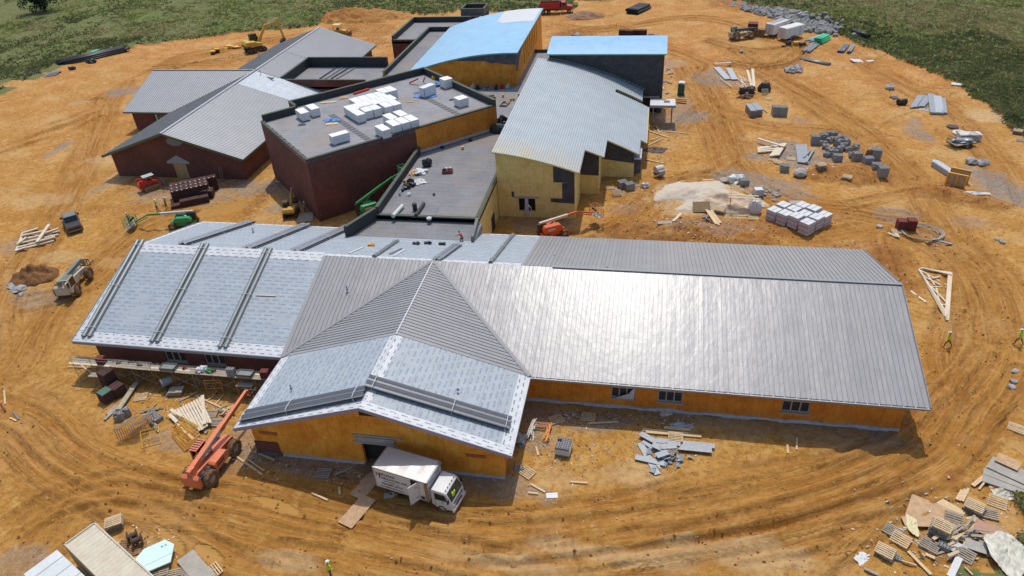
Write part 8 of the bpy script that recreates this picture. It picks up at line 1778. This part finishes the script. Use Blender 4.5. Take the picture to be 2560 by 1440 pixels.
# upper right yard
for k_,(a,b,w_,l) in enumerate((((1791,171),(1819,201),1.2,'wide white sheet stack, left one'),((1822,174),(1836,202),1.1,'wide white sheet stack, right one'),)): plank(a,b,l,w_,.25,LGALV,.05,name='sheet_stack',cat='sheet stack')
plank((1868,178),(1878,217),'pale long board, left of the standing pair',.45,.2,WOODP,.05); plank((1881,175),(1885,223),'pale long board, right of the standing pair',.5,.2,WOODP,.05); plank((1786,164),(1827,165),'white beam across the top of the sheet stacks',.4,.15,WHITE,.3)
fan([(1850+rng.uniform(-8,10),200+rng.uniform(-12,6),1862+rng.uniform(-8,14),215+rng.uniform(-8,8)) for _ in range(9)]+[(1800,200,1830,222),(1840,214,1890,236),(1835,220,1870,226)],'scrap stick between the sheet stacks and boards','scrap sticks in the upper right yard',WOODP,.15,.08,.03,.03)
crumple(gp(1866,233),(1.3,.9),'dark bundled frames near the scrap sticks',DARKM,'frame_bundle','bundle',3,.8,3,amp=.7); crumple(gp(1863,245),(1.0,.6),'rusty heap below the dark frames',plain('rust_heap', (.16,.08,.04), .8),'rusty_heap','heap',4,.4,3,amp=.7); e = pallet(1911,236,.3,'pallet leaning on a dark crate',WOODG,.5,.9); crumple(gp(1910,228),(1.2,.8),'dark crate behind the leaning pallet',DARKM,'dark_crate','crate',6,1.2,2,amp=.15); pallet(1922,248,.2,'pale broken pallet above the block packs')
for i in range(2):
    p = gp(1876+i*15,285-i*2); e = empty('steel_box_stack', p, rad(100), ('left','right')[i]+' stack of grey steel boxes', 'steel stack')
    for z in range(3): m = MB(); m.bb(-1.6,1.6,-.5,.5,.05+z*.4,.4+z*.4); m.obj('steel_box', GALV if z == 2 else PANELD, e, bev=.03)
plank((1898,266),(1918,283),'thin rod right of the steel boxes',.12,.08,GALV,.05)
for k_,(px,py) in enumerate(((1938,288),(1956,289))): blocks(px,py,.05,('left','right')[k_]+' tall grey block pack of the pair',3,6,7)
pipes((2020,104),(2060,91),6,.14,'pale blue pipe left of the green bundle',PVCL,jit=1.0,group='pale blue pipes by the trailers'); pipes((2046,110),(2068,98),4,.2,'green pipe in the neat bundle',PVCG,rows=3,group='green pipes in the neat bundle'); pipes((2014,131),(2040,112),5,.16,'grey rail lying below the green bundle',GALV,jit=.8,group='grey rails below the green bundle')
pipes((2100,133),(2116,114),3,.2,'dark rail in the left of two short bundles',PANELD,group='dark rails in the left short bundle'); pipes((2122,134),(2133,115),2,.2,'grey rail in the right of two short bundles',GALV,group='grey rails in the right short bundle')
pipes((2130,82),(2172,97),1,.4,'thick black pipe at the foot of the right bank',PVCB); pipes((2001,149),(2074,163),3,.18,'long dark steel beam in the lone bundle',PANELD,group='dark steel beams in the lone bundle')
e = empty('site_tools', gp(1990,112), 0, 'jumble of tools and a yellow drum by the trailers', 'tools'); m = MB(); m.cyl((-.6,0,.4),(.4,.2,.4),.4,12); m.obj('drum', SCAFY, e); m = MB(); m.box((1.2,-.3,.3),(1.2,.8,.6),.4); m.blob((-1.5,.2,.4),(.6,.5,.5),3,2,.4); m.beam((-3,-.8,.1),(2.5,-1.0,.1),.25,.15); m.obj('tool_heap', DARKM, e)
for i in range(12): m = MB(); r = rng.uniform(.4,.9); m.blob((0,0,r*.4),r,i+9,2,.35,.75); o = m.obj('boulder', ROCKM, label='pale boulder in the heap above the haul track', cat='boulder', group='boulders above the haul track'); o.location = gp(1982+rng.uniform(-17,17),178+rng.uniform(-7,6))
for k_,(px,py,r,l) in enumerate(((2428,408,.85,'big grey boulder, left of the pair'),(2454,411,.85,'big grey boulder, right of the pair'),(2224,222,.8,'pale boulder on the bare slope'),(2235,246,.6,'small pale boulder below it'),(2140,68,.6,'small boulder at the bank foot'),(1853,130,.5,'flat stone below the far telehandler'))): m = MB(); m.blob((0,0,r*.35),r,k_+30,2,.35,.6); o = m.obj('boulder', ROCKM, label=l, cat='boulder'); o.location = gp(px,py)
sheet(2142,153,.3,2.2,1.6,'white sheet lying on the bare slope',WHITE,.1,.05,(.1,.15)); sheet(2175,153,.3,1.4,.8,'small white scrap right of the white sheet',WHITE,.05,.03); sheet(2402,214,-.3,3.0,1.2,'white and green panel near the right grass',WHITE,.1,.15)
pipes((2242,262),(2264,262),1,.5,'short black pipe left of the bright steel',PVCB)
for i in range(7): plank((2277+i*5,272-i*.5),(2296+i*6,241+i*.4),'bright steel channel in the left fan',.35,.2,GALV,.05+.03*(i % 3),group='bright steel channels in the left fan')
for i,(x,w_) in enumerate(((2330,.8),(2345,.9),(2357,.6))): plank((x+3,287),(x-4+i,240+i*5),('left','middle','right')[i]+' wide bright steel bundle beside the fan',w_*1.3,.35,LGALV if i == 1 else GALV,.05)
crumple(gp(2318,274),(1.2,.9),'crumpled bright sheet between the steel bundles',LGALV,'crumpled_sheet','metal sheet',5,.4)
m = MB(); m.cyl((0,0,0),(0,0,.15),.85,24); m.cyl((0,0,.15),(0,0,.2),.7,24); o = m.obj('manhole_cover', DARKM, label='round dark manhole cover on the right', cat='manhole cover'); o.location = gp(2381,318)
m = MB(); m.pipe((0,0,.0),(0,0,.3),.95,.42,24); o = m.obj('concrete_ring', plain('pale_concrete', (.58,.56,.52), .9, 0, .1), label='white concrete ring behind the utility trailer', cat='ring'); o.location = gp(2397,335); m = MB(); m.bb(-1.5,1.5,-.75,.75,0,1.0); m.bb(-1.3,1.3,-.55,.55,1.0,1.02); o = m.obj('concrete_trough', MATS['pale_concrete'], label='pale concrete box behind the utility trailer', cat='concrete box', bev=.05); o.location = gp(2420,349); o.rotation_euler.z = .05
for i in range(8): p = gp(2336+i*5.6,415+i*3.6); m = MB(); m.bb(-.42,.42,-.4,.4,0,.75); m.bb(-.3,.3,-.28,.28,.75,.76); o = m.obj('wrapped_block', plain('wrapped_blue_grey', (.46,.50,.52), .4, 0, .2), label='wrapped pale block in the row left of the wooden form', cat='block', group='row of wrapped pale blocks', bev=.03); o.location = p; o.rotation_euler.z = -.4
e = empty('timber_form', gp(2390,460), -.5, 'open-ended wooden form box on the right', 'form box'); m = MB(); 
for s in (-1,1):
    for i in range(5): m.bb(-1.2,1.2,s*.9-.05,s*.9+.05,.1+i*.32,.38+i*.32)
m.obj('side_board', OSB, e); m = MB()
for x in (-1.1,0,1.1):
    for s in (-1,1): m.bb(x-.08,x+.08,s*1.0-.06,s*1.0+.06,0,1.75)
m.bb(-1.25,1.25,-1.0,-.8,1.7,1.82); m.bb(-1.25,1.25,.8,1.0,1.7,1.82); m.obj('stud', SCAFY, e)
crumple(gp(2430,484),(2.3,.5),'long white cloth strip on the loose soil',PVCW,'cloth','cloth',9,.2,4,amp=.6)
pstack(2542,334,-.4,4,'pallet in the stack at the far right edge'); pallet(2553,352,-.3,'single pallet below the right edge stack',WOODG)
# block yard
g = 'grey block packs in the yard heap'
for k_,(px,py) in enumerate(((2064,342),(2082,338),(2090,352),(2105,350),(2075,356),(2056,350),(2117,362),(2063,370),(2076,378),(2100,378),(2119,377),(2138,374),(2070,390),(2082,390),(2128,392),(2055,362),(2108,370),(2094,364))): blocks(px,py,rng.uniform(0,1.5),'half-used grey block pack in the yard heap',3,4,rng.choice((2,3,3,4)),rng.choice((((0,0),(1,1),(2,3)),((0,1),(2,2)),((1,0),(1,3),(0,2)))),g,tilt=rng.uniform(-.08,.08))
for k_,(px,py,l,nz) in enumerate(((2036,360,'tall block pack at the left of the yard heap',6),(2092,402,'block pack with open cores below the yard heap',4),(2140,403,'tall block pack at the lower right of the yard heap',6),(2168,412,'block pack with a broken top right of the heap',5),(2188,398,'full block pack beside the wooden panels',7),(2190,421,'low block pack near the yard corner',3),(2205,440,'block pack with a barred top at the yard corner',6),(1960,428,'dark wire basket pack by the pallets',4))): blocks(px,py,rng.uniform(-.2,.3),l,3,5,nz,((0,0),) if nz < 5 else ())
for i in range(4): p = gp(2164+i*4,392); m = MB(); m.bb(-1.3,1.3,-.04,.04,0,1.7); o = m.obj('timber_shutter', WOOD if i % 2 else OSB, label='wooden panel leaning in the stack right of the yard heap', cat='panel', group='leaning wooden panels'); o.location = p; o.rotation_euler = (.2,0,rad(60))
for i in range(8): plank((1990+i*3.4,366-abs(i-3)*.5),(1996+i*3.2,409+i*.4),'long grey steel stud on the gravel patch',.28,.2,GALV,.05+.02*(i % 2),group='grey steel studs on the gravel patch')
plank((2034,378),(2014,412),'steel stud lying askew on the gravel patch',.25,.15,GALV,.3); plank((2026,380),(2008,400),'second askew steel stud on the gravel patch',.2,.15,GALV,.3)
fan([(1893,372+4*i,1950+rng.uniform(-8,4),362+6*i+rng.uniform(-3,3)) for i in range(4)]+[(1925+6*i,396,1950+4*i,366) for i in range(4)],'white timber in the heap at the gravel edge','white timbers at the gravel edge',WOODP,.4,.15,.05,.05); plank((1894,357),(1958,377),'long white timber laid over the heap at the gravel edge',.4,.15,WOODP,.6)
pallet(1945,408,-.4,'tan pallet at the lower left of the gravel patch',WOOD,.1); pallet(1932,400,-.3,'tan pallet behind the first one at the gravel patch',WOOD); pallet(1978,398,-.2,'tan pallet under the steel studs'); pstack(2053,420,.3,4,'pallet in the stack below the block heap'); pstack(2117,444,-.4,2,'pallet in the pair on the soil mound')
m = MB(); m.blob((0,0,.5),(.95,.9,.6),4,2,.15); o = m.obj('concrete_lump', CONC, label='round concrete lump below the gravel patch', cat='concrete'); o.location = gp(2000,440)
# sand and bags
heap_obj(1738,490,6.0,4.4,1.1,'white sand pile cut open on its left side',SAND,.2,4); heap_obj(1815,512,5.2,2.8,1.7,'pale sand pile behind the scaffold table',plain('tan_sand', (.56,.44,.31), .95, 0, .15, 2.5, .5),.1,9)
g = 'pallets of white and purple bags'; BAG = plain('bag_print', (.40,.36,.48), .6, 0, .2); 
for i in range(4):
    for j in range(3):
        c = gp(1940,535)+Vector((i*1.55-.6,j*1.75-1.2,0)); c = gp(1929,549)
        dA = (gp(1995,572)-gp(1929,549)); dA.z = 0; dA.normalize(); dB = Vector((-dA.y,dA.x,0)); q = gp(1929,549)+dA*(i*1.55+.2)+dB*(j*1.75)
        if i == 0 and j == 2: continue
        e = empty('bag_pallet', (q.x,q.y,gz(q.x,q.y)), math.atan2(dA.y,dA.x), 'pallet of white and purple bags in the block of pallets', 'bags', g)
        for z in range(5): inst('bag_layer', shared(('bagl',z % 2), lambda: MB().box((0,0,.14),(1.3,1.45,.24)), BAG if z % 2 else MESHW), e, (rng.uniform(-.03,.03),rng.uniform(-.03,.03),.12+z*.27))
        inst('bag_top', shared('bagtop', lambda: MB().box((-.33,0,.05),(.6,1.4,.1)).box((.33,0,.05),(.6,1.4,.1)), PVCW), e, (0,0,1.49)); inst('pallet', shared('bagpallet', lambda: MB().box((0,0,.06),(1.3,1.45,.12)), WOODG), e)
e = empty('water_tote', gp(1894,490), .2, 'white caged water tote by the sand', 'tote'); m = MB(); m.bb(-.55,.55,-.5,.5,.2,1.15); m.obj('tank', PVCW, e, bev=.08); m = MB()
for z in (.3,.6,.9,1.15):
    for y in (-.54,.54): m.cyl((-.58,y,z),(.58,y,z),.02,5)
    for x in (-.58,.58): m.cyl((x,-.54,z),(x,.54,z),.02,5)
for x in (-.58,-.3,0,.3,.58):
    for y in (-.54,.54): m.cyl((x,y,.1),(x,y,1.18),.02,5)
m.obj('cage', STEEL, e); m = MB(); m.bb(-.6,.6,-.55,.55,0,.15); m.obj('pallet', WOODG, e)
crumple(gp(1838,456),(1.2,.9),'shiny plastic-wrapped bundle on top of the sand',PVCW,'wrapped_bundle','bundle',3,.8,3); e = blocks(1860,460,.1,'pale block pack behind the sand',3,5,3); sheet(1818,452,.3,2.0,1.2,'muddy board left of the wrapped bundle',WOODG,.2,.1); crumple(gp(1886,530),(.9,.9),'white wrapped sack stack by the bag pallets',PVCW,'sack_stack','sacks',6,1.3,2,amp=.12); pallet(1883,546,.0,'small pale pallet in front of the sack stack')
e = empty('frame_table', gp(1853,528), -.05, 'rusty scaffold table in front of the sand', 'frame table')
for x in (-1.5,1.5):
    m = MB()
    for y in (-.45,.45): m.cyl((x,y,0),(x,y,2.1),.035,6)
    m.cyl((x,-.45,1.0),(x,.45,1.0),.025,5); m.obj('leg_frame', SCAF, e)
m = MB(); m.cyl((-1.5,-.45,.2),(1.5,-.45,1.7),.02,5); m.cyl((1.5,-.45,.2),(-1.5,-.45,1.7),.02,5); m.obj('cross_brace', SCAF, e)
for y in (-.45,.3): m = MB(); m.bb(-1.9,1.9,y-.12,y+.12,2.1,2.15); m.obj('plank', WOOD, e)
sheet(1753,526,.1,2.2,1.6,'dark board leaning at the sand foot',plain('brown_board', (.22,.14,.06), .8),.5,.05,(.5,0)); fan([(1766,520,1797,566),(1771,519,1801,560),(1762,522,1790,566)],'long pale plank below the sand','long planks below the sand',WOOD,.3,.08,.04,.05); pstack(1800,532,-.4,4,'pallet in the tilted stack below the sand'); fan([(1757+rng.uniform(-6,12),546+rng.uniform(-6,10),1775+rng.uniform(-10,10),552+rng.uniform(-8,10)) for _ in range(12)],'short stick in the heap beside the long planks','short sticks beside the long planks',WOODG,.1,.08,.04,.03)
sheet(1664,563,.2,2.0,.7,'weathered board at the left end of the soil mound',WOODG,.1,.06); plank((1682,560),(1702,541),'pale batten leaning by the weathered board',.3,.06,WOODP,.1,.4); plank((1905,520),(1895,500),'yellow plank between the tote and the sacks',.35,.08,WOOD,.1); sheet(1990,515,.1,1.8,.9,'grey crate behind the bag pallets',CONC,.05,.5)
for i in range(28): m = MB(); r = rng.uniform(.15,.4); m.blob((0,0,r*.3),r,i+60,1,.4,.6); o = m.obj('rock', ROCKM, label='grey rubble stone in the strip behind the bag pallets', cat='rock', group='rubble stones behind the bag pallets'); o.location = gp(1915+rng.gauss(0,26),487+rng.gauss(0,13))
# right centre
for k_,(px,py) in enumerate(((2250,573),(2275,572))): p = gp(px,py); brickcube(p,.0,('left','right')[k_]+' red brick cube standing alone on the mud',1.0,1.0,1.25,BRKR,False)
pallet(2242,580,.0,'pale pallet in front of the left red brick cube'); fan([(2220+rng.uniform(-4,20),585+rng.uniform(-6,6),2236+rng.uniform(-4,14),592+rng.uniform(-8,6)) for _ in range(8)],'stick in the small scatter below the red brick cubes','sticks below the red brick cubes',WOODP,.15,.06,.03,.03)
m = MB()
for i in range(5):
    R_ = 1.9+.12*i; m.tube([Vector((R_*math.cos(t*.42+i), R_*.85*math.sin(t*.42+i), .08+.07*i)) for t in range(13)], .05, 6)
o = m.obj('hose_coil', plain('grey_hose', (.38,.36,.30), .6), label='coiled grey conduit beside the red brick cubes', cat='conduit'); o.location = gp(2304,585)
plank((2331,598),(2379,612),'narrow grey trough leading from the conduit coil',.3,.12,GALV,.03); plank((2200,566),(2196,571),'flat stone slab left of the red brick cubes',.6,.25,CONC,.0)
tr = empty('roof_truss', gp(2345,735), 0, 'triangular wooden roof truss lying flat on the mud', 'truss'); T0 = tr.location.copy()
def tb(a, b, nm, wd=.16, dz=.0): m = MB(); p = gp(*a,.1+dz)-T0; q = gp(*b,.1+dz)-T0; m.beam(p,q,wd,.12); m.obj(nm, WOODP, tr)
for i in range(3):
    o_ = i*3.5; tb((2296+o_,674),(2378,684+o_*1.0),'chord',.18,.06*i); tb((2378-o_,684),(2369-o_,803-o_),'chord',.18,.06*i); tb((2296+o_*.5,676+o_),(2367,803-o_*1.5),'chord',.18,.06*i)
for a,b in (((2300,678),(2372,718)),((2326,719),(2374,720)),((2306,692),(2350,715)),((2330,698),(2350,694)),((2328,720),(2369,762)),((2345,764),(2371,765)),((2340,722),(2350,770)),((2318,690),(2336,715))): tb(a,b,'web')
plank((2276,728),(2315,757),'lone pale plank left of the truss',.25,.08,WOODP); 
for k_,(px,py) in enumerate(((2492,600),(2505,607),(2536,930),(2533,955),(2530,970))): m = MB(); m.blob((0,0,.1),.35,k_+80,1,.4,.6); o = m.obj('rock', ROCKM, label='small grey stone near the right edge', cat='rock', group='small stones near the right edge'); o.location = gp(px,py)
# ================================================================== rock strip, debris, vegetation
def rocks_stuff(path, wid, n, name, label, cat, mat, r0=.25, r1=.8):
    P = [gp(*p) for p in path]; bm = bmesh.new(); bmesh.ops.create_icosphere(bm, subdivisions=1, radius=1); B = np.array([tuple(v.co) for v in bm.verts]); F = np.array([[v.index for v in f.verts] for f in bm.faces]); bm.free()
    VV, FF = [], []
    for i in range(n):
        t = RNG.random()*(len(P)-1); a = int(t); c = P[a].lerp(P[a+1], t-a); o = RNG.normal(0, wid, 2); x, y = c.x+o[0], c.y+o[1]; r = RNG.uniform(r0, r1)
        V = B*(r*RNG.uniform(.6, 1.2, 3))*(1+RNG.uniform(-.25, .25, (len(B), 1))); V += (x, y, gz(x, y)+r*.35+max(0, wid-abs(o[0]))*.12); FF.append(F+len(VV)*len(B)); VV.append(V)
    V = np.concatenate(VV); F = np.concatenate(FF); me = bpy.data.meshes.new(name); me.from_pydata(V.tolist(), [], F.tolist()); me.materials.append(mat); o = bpy.data.objects.new(name, me); C.objects.link(o); tag(o, label, cat, None, 'stuff')
rocks_stuff([(1842,12),(1900,26),(1960,38),(2020,52),(2078,72)], 1.5, 900, 'riprap', 'strip of grey riprap rock along the far right bank', 'riprap', plain('riprap_rock', (.28,.275,.26), .9, 0, .35, 1.0, .3), .3, .8)
def chips(regions, name, label, cols, zoff=.02):
    for ci, col in enumerate(cols):
        V, F = [], []
        for (px, py, sx, sy, n, s0, s1) in regions:
            for i in range(n//len(cols)):
                p = gp(px+RNG.normal(0, sx), py+RNG.normal(0, sy)); L_, W_ = RNG.uniform(s0, s1), RNG.uniform(s0*.3, s1*.4); a = RNG.uniform(0, 6.28); c_, s_ = math.cos(a), math.sin(a); b = len(V)
                for u, v_, z in ((-L_,-W_,0),(L_,-W_,RNG.uniform(0,.05)),(L_,W_,.04),(-L_,W_,.03)): V.append((p.x+u*c_-v_*s_, p.y+u*s_+v_*c_, p.z+zoff+z))
                V.append((p.x, p.y, p.z-.05)); F += [(b,b+1,b+2,b+3),(b,b+4,b+1),(b+1,b+4,b+2),(b+2,b+4,b+3),(b+3,b+4,b)]
        me = bpy.data.meshes.new(name); me.from_pydata(V, [], F); me.materials.append(col); o = bpy.data.objects.new(name, me); C.objects.link(o); tag(o, label[ci], 'debris', None, 'stuff')
chips([(1400,1120,70,40,160,.04,.12),(1450,1040,60,10,120,.05,.15),(1700,1045,160,14,120,.04,.14),(1000,1185,120,14,140,.04,.12),(650,1150,50,40,110,.04,.14),(500,1010,110,35,170,.05,.16),(430,960,120,12,110,.05,.16),(1650,1110,60,35,120,.04,.14),(2370,1340,90,60,260,.05,.18),(1850,220,50,40,120,.06,.2),(1940,390,80,40,110,.06,.2),(1750,560,70,25,120,.06,.2),(1650,350,25,70,130,.06,.22),(1560,500,70,30,100,.05,.16),(350,1380,60,40,90,.05,.15),(700,500,60,40,70,.05,.16),(1230,250,30,20,90,.05,.2),(1500,1250,300,90,160,.03,.09),(2200,1000,60,60,60,.03,.09),(2380,740,80,90,90,.03,.1),(2100,180,140,60,60,.05,.14),(2350,300,90,60,60,.05,.14),(500,470,90,20,70,.05,.14)], 'debris', ['pale wood and plastic chips strewn over the mud','grey chips of stone strewn over the mud','dark scraps strewn over the mud'], [plain('chip_pale', (.60,.52,.40), .8), plain('chip_grey', (.34,.33,.31), .8), plain('chip_dark', (.10,.06,.03), .9)])
def clods():
    V, F = [], []; n = 9000
    xs_c = RNG.uniform(X0+2, X0+NXC*STEP-4, n*6); ys_c = RNG.uniform(Y0+2, Y0+NYC*STEP-4, n*6); k_ = 0
    for x, y in zip(xs_c, ys_c):
        i, j = NX0+int((x-X0)/STEP), NY0+int((y-Y0)/STEP)
        w_ = max(RUT[i, j]*.8, LOOSE[i, j])*DIRT[i, j]
        if RNG.random() > w_ or GRV[i, j] > .6: continue
        if (-54 < x < 22 and 38 < y < 70): continue
        r = RNG.uniform(.05, .17); z = gz(x, y); b = len(V)
        V += [(x+r*RNG.uniform(.6,1.2), y, z), (x, y+r*RNG.uniform(.6,1.2), z), (x-r*RNG.uniform(.6,1.2), y, z), (x, y-r*RNG.uniform(.6,1.2), z), (x+RNG.uniform(-.04,.04), y+RNG.uniform(-.04,.04), z+r*RNG.uniform(.6,1.1))]
        F += [(b,b+1,b+4),(b+1,b+2,b+4),(b+2,b+3,b+4),(b+3,b,b+4)]; k_ += 1
        if k_ > n: break
    me = bpy.data.meshes.new('soil_clods'); me.from_pydata(V, [], F); me.materials.append(plain('clod', (.27,.105,.022), .95, 0, .3, 1.0, 0)); o = bpy.data.objects.new('soil_clods', me); C.objects.link(o); tag(o, 'loose clods of orange clay over the site', 'soil clods', None, 'stuff')
clods()
def leafy(name, col):
    m, nt, b = newmat(name); t = nt.nodes.new('ShaderNodeBsdfTranslucent'); x = nt.nodes.new('ShaderNodeMixShader'); x.inputs[0].default_value = .5
    c = ramp(nt, noise(nt, coords(nt), .15, 4), [(.3, tuple(v*.65 for v in col)), (.7, tuple(v*1.35 for v in col))]).outputs[0]
    lk(nt, c, b.inputs['Base Color']); lk(nt, c, t.inputs[0]); b.inputs['Roughness'].default_value = .9; lk(nt, b.outputs[0], x.inputs[1]); lk(nt, t.outputs[0], x.inputs[2]); lk(nt, x.outputs[0], nt.nodes['Material Output'].inputs[0]); return m
def grass():
    mats = [leafy('grass_green', (.18,.24,.06)), leafy('grass_olive', (.26,.24,.09)), leafy('weed_dark', (.13,.16,.06)), leafy('grass_straw', (.36,.27,.15))]
    n = 150000; px = RNG.uniform(-80, 2640, n); py = RNG.uniform(-40, 380, n); k = RNG.random(n) < .012
    px[k] = RNG.uniform(2490, 2600, k.sum()); py[k] = RNG.uniform(1150, 1440, k.sum())
    u = (px-1280)/FPX; v = (py-720)/FPX; D = [FW[i]+RT[i]*u-UP[i]*v for i in range(3)]; t = -CAMZ/D[2]; x, y = D[0]*t, D[1]*t
    i = np.clip(np.searchsorted(XS, x), 8, len(XS)-9); j = np.clip(np.searchsorted(YS, y), 8, len(YS)-9)
    keep = (DIRT[i, j] < .5) | (RNG.random(n) < .0005); x, y, i, j, py = x[keep], y[keep], i[keep], j[keep], py[keep]; n = len(x); z = HT[i, j]
    dark = fbm(x, y, 26, 88, 3); dry = fbm(x, y, 40, 97, 3)+np.where(x > 15, .22, -.06)
    near = (DIRT[i+8, j] > .5) | (DIRT[i, j-8] > .5) | (DIRT[i-8, j] > .5); r = RNG.random((4, n))
    mi = np.where((near & (x < 0) & (r[0] < .55)) | ((dark < .45) & (r[1] < .45)), 2, np.where((dry > .54) & (r[2] < .55), 3, np.where(r[3] < .5, 1, 0)))
    s = RNG.uniform(.25, .6, n)*np.where(mi == 2, 1.4, 1)*np.where(DIRT[i, j] > .5, .5, 1)*np.where(py > 900, .5, 1); V = np.zeros((n, 4, 3, 3))
    for q in range(4):
        a = RNG.uniform(0, 6.28, n); ox, oy = RNG.normal(0, .45, (2, n))*s; w = s*RNG.uniform(.25, .5, n); lx, ly = RNG.normal(0, .4, (2, n))*s
        for e, (dx, dy, dz) in enumerate(((-np.cos(a)*w, -np.sin(a)*w, -.1), (np.cos(a)*w, np.sin(a)*w, -.1), (lx, ly, s*RNG.uniform(.3, .75, n)))): V[:, q, e, 0] = x+ox+dx; V[:, q, e, 1] = y+oy+dy; V[:, q, e, 2] = z+dz
    me = bpy.data.meshes.new('grass'); N = n*4; me.vertices.add(N*3); me.vertices.foreach_set('co', V.ravel().astype(np.float32)); me.loops.add(N*3); me.loops.foreach_set('vertex_index', np.arange(N*3, dtype=np.int32)); me.polygons.add(N); me.polygons.foreach_set('loop_start', np.arange(0, N*3, 3, dtype=np.int32)); me.update(calc_edges=True)
    [me.materials.append(m) for m in mats]; me.polygons.foreach_set('material_index', np.repeat(mi, 4).astype(np.int32))
    o = bpy.data.objects.new('grass', me); C.objects.link(o); tag(o, 'rough grass and weeds around the bare site', 'grass', None, 'stuff')
grass()
def tree(p, H_, R_, label, seed, col):
    e = empty('tree', p, 0, label, 'tree'); m = MB(); m.cyl((0,0,-.5),(.1,.1,H_*.35),.32,9,.22); m.cyl((.1,.1,H_*.35),(0,0,H_*.75),.22,8,.08)
    r = random.Random(seed)
    for i in range(8): a = i*.8; m.cyl((0,0,H_*(.25+.05*i)),(math.cos(a)*R_*.6,math.sin(a)*R_*.6,H_*(.4+.06*i)),.1,6,.03)
    m.obj('trunk', plain('bark', (.10,.07,.05), .9, 0, .3), e)
    V, F = [], []
    cl_ = [(Vector((r.gauss(0,.42)*R_, r.gauss(0,.42)*R_, H_*(.3+.65*r.random()))), r.uniform(.22,.4)*R_) for _ in range(46)]
    for c, cr in cl_:
        for _ in range(110):
            d = Vector((r.gauss(0,1), r.gauss(0,1), r.gauss(0,1))).normalized()*cr*r.uniform(.6,1.05); q = c+d; t1 = Vector((r.gauss(0,1), r.gauss(0,1), r.gauss(0,.6))).normalized()*r.uniform(.15,.34); t2 = d.cross(t1).normalized()*r.uniform(.1,.24); b = len(V)
            V += [tuple(q-t1), tuple(q+t2), tuple(q+t1), tuple(q-t2)]; F.append((b,b+1,b+2,b+3))
    me = bpy.data.meshes.new('crown'); me.from_pydata(V, [], F); me.materials.append(col); o = bpy.data.objects.new('crown', me); C.objects.link(o); o.parent = e; o['kind'] = 'stuff'
tree(at(118,40), 9, 5.0, 'dark leafy tree at the top left corner', 3, leafy('leaf_dark', (.028,.05,.016))); tree(at(205,-2), 8, 4.5, 'dark leafy tree right of the corner tree', 5, leafy('leaf_mid', (.04,.065,.018)))
bpy.data.scenes.remove(TMP)
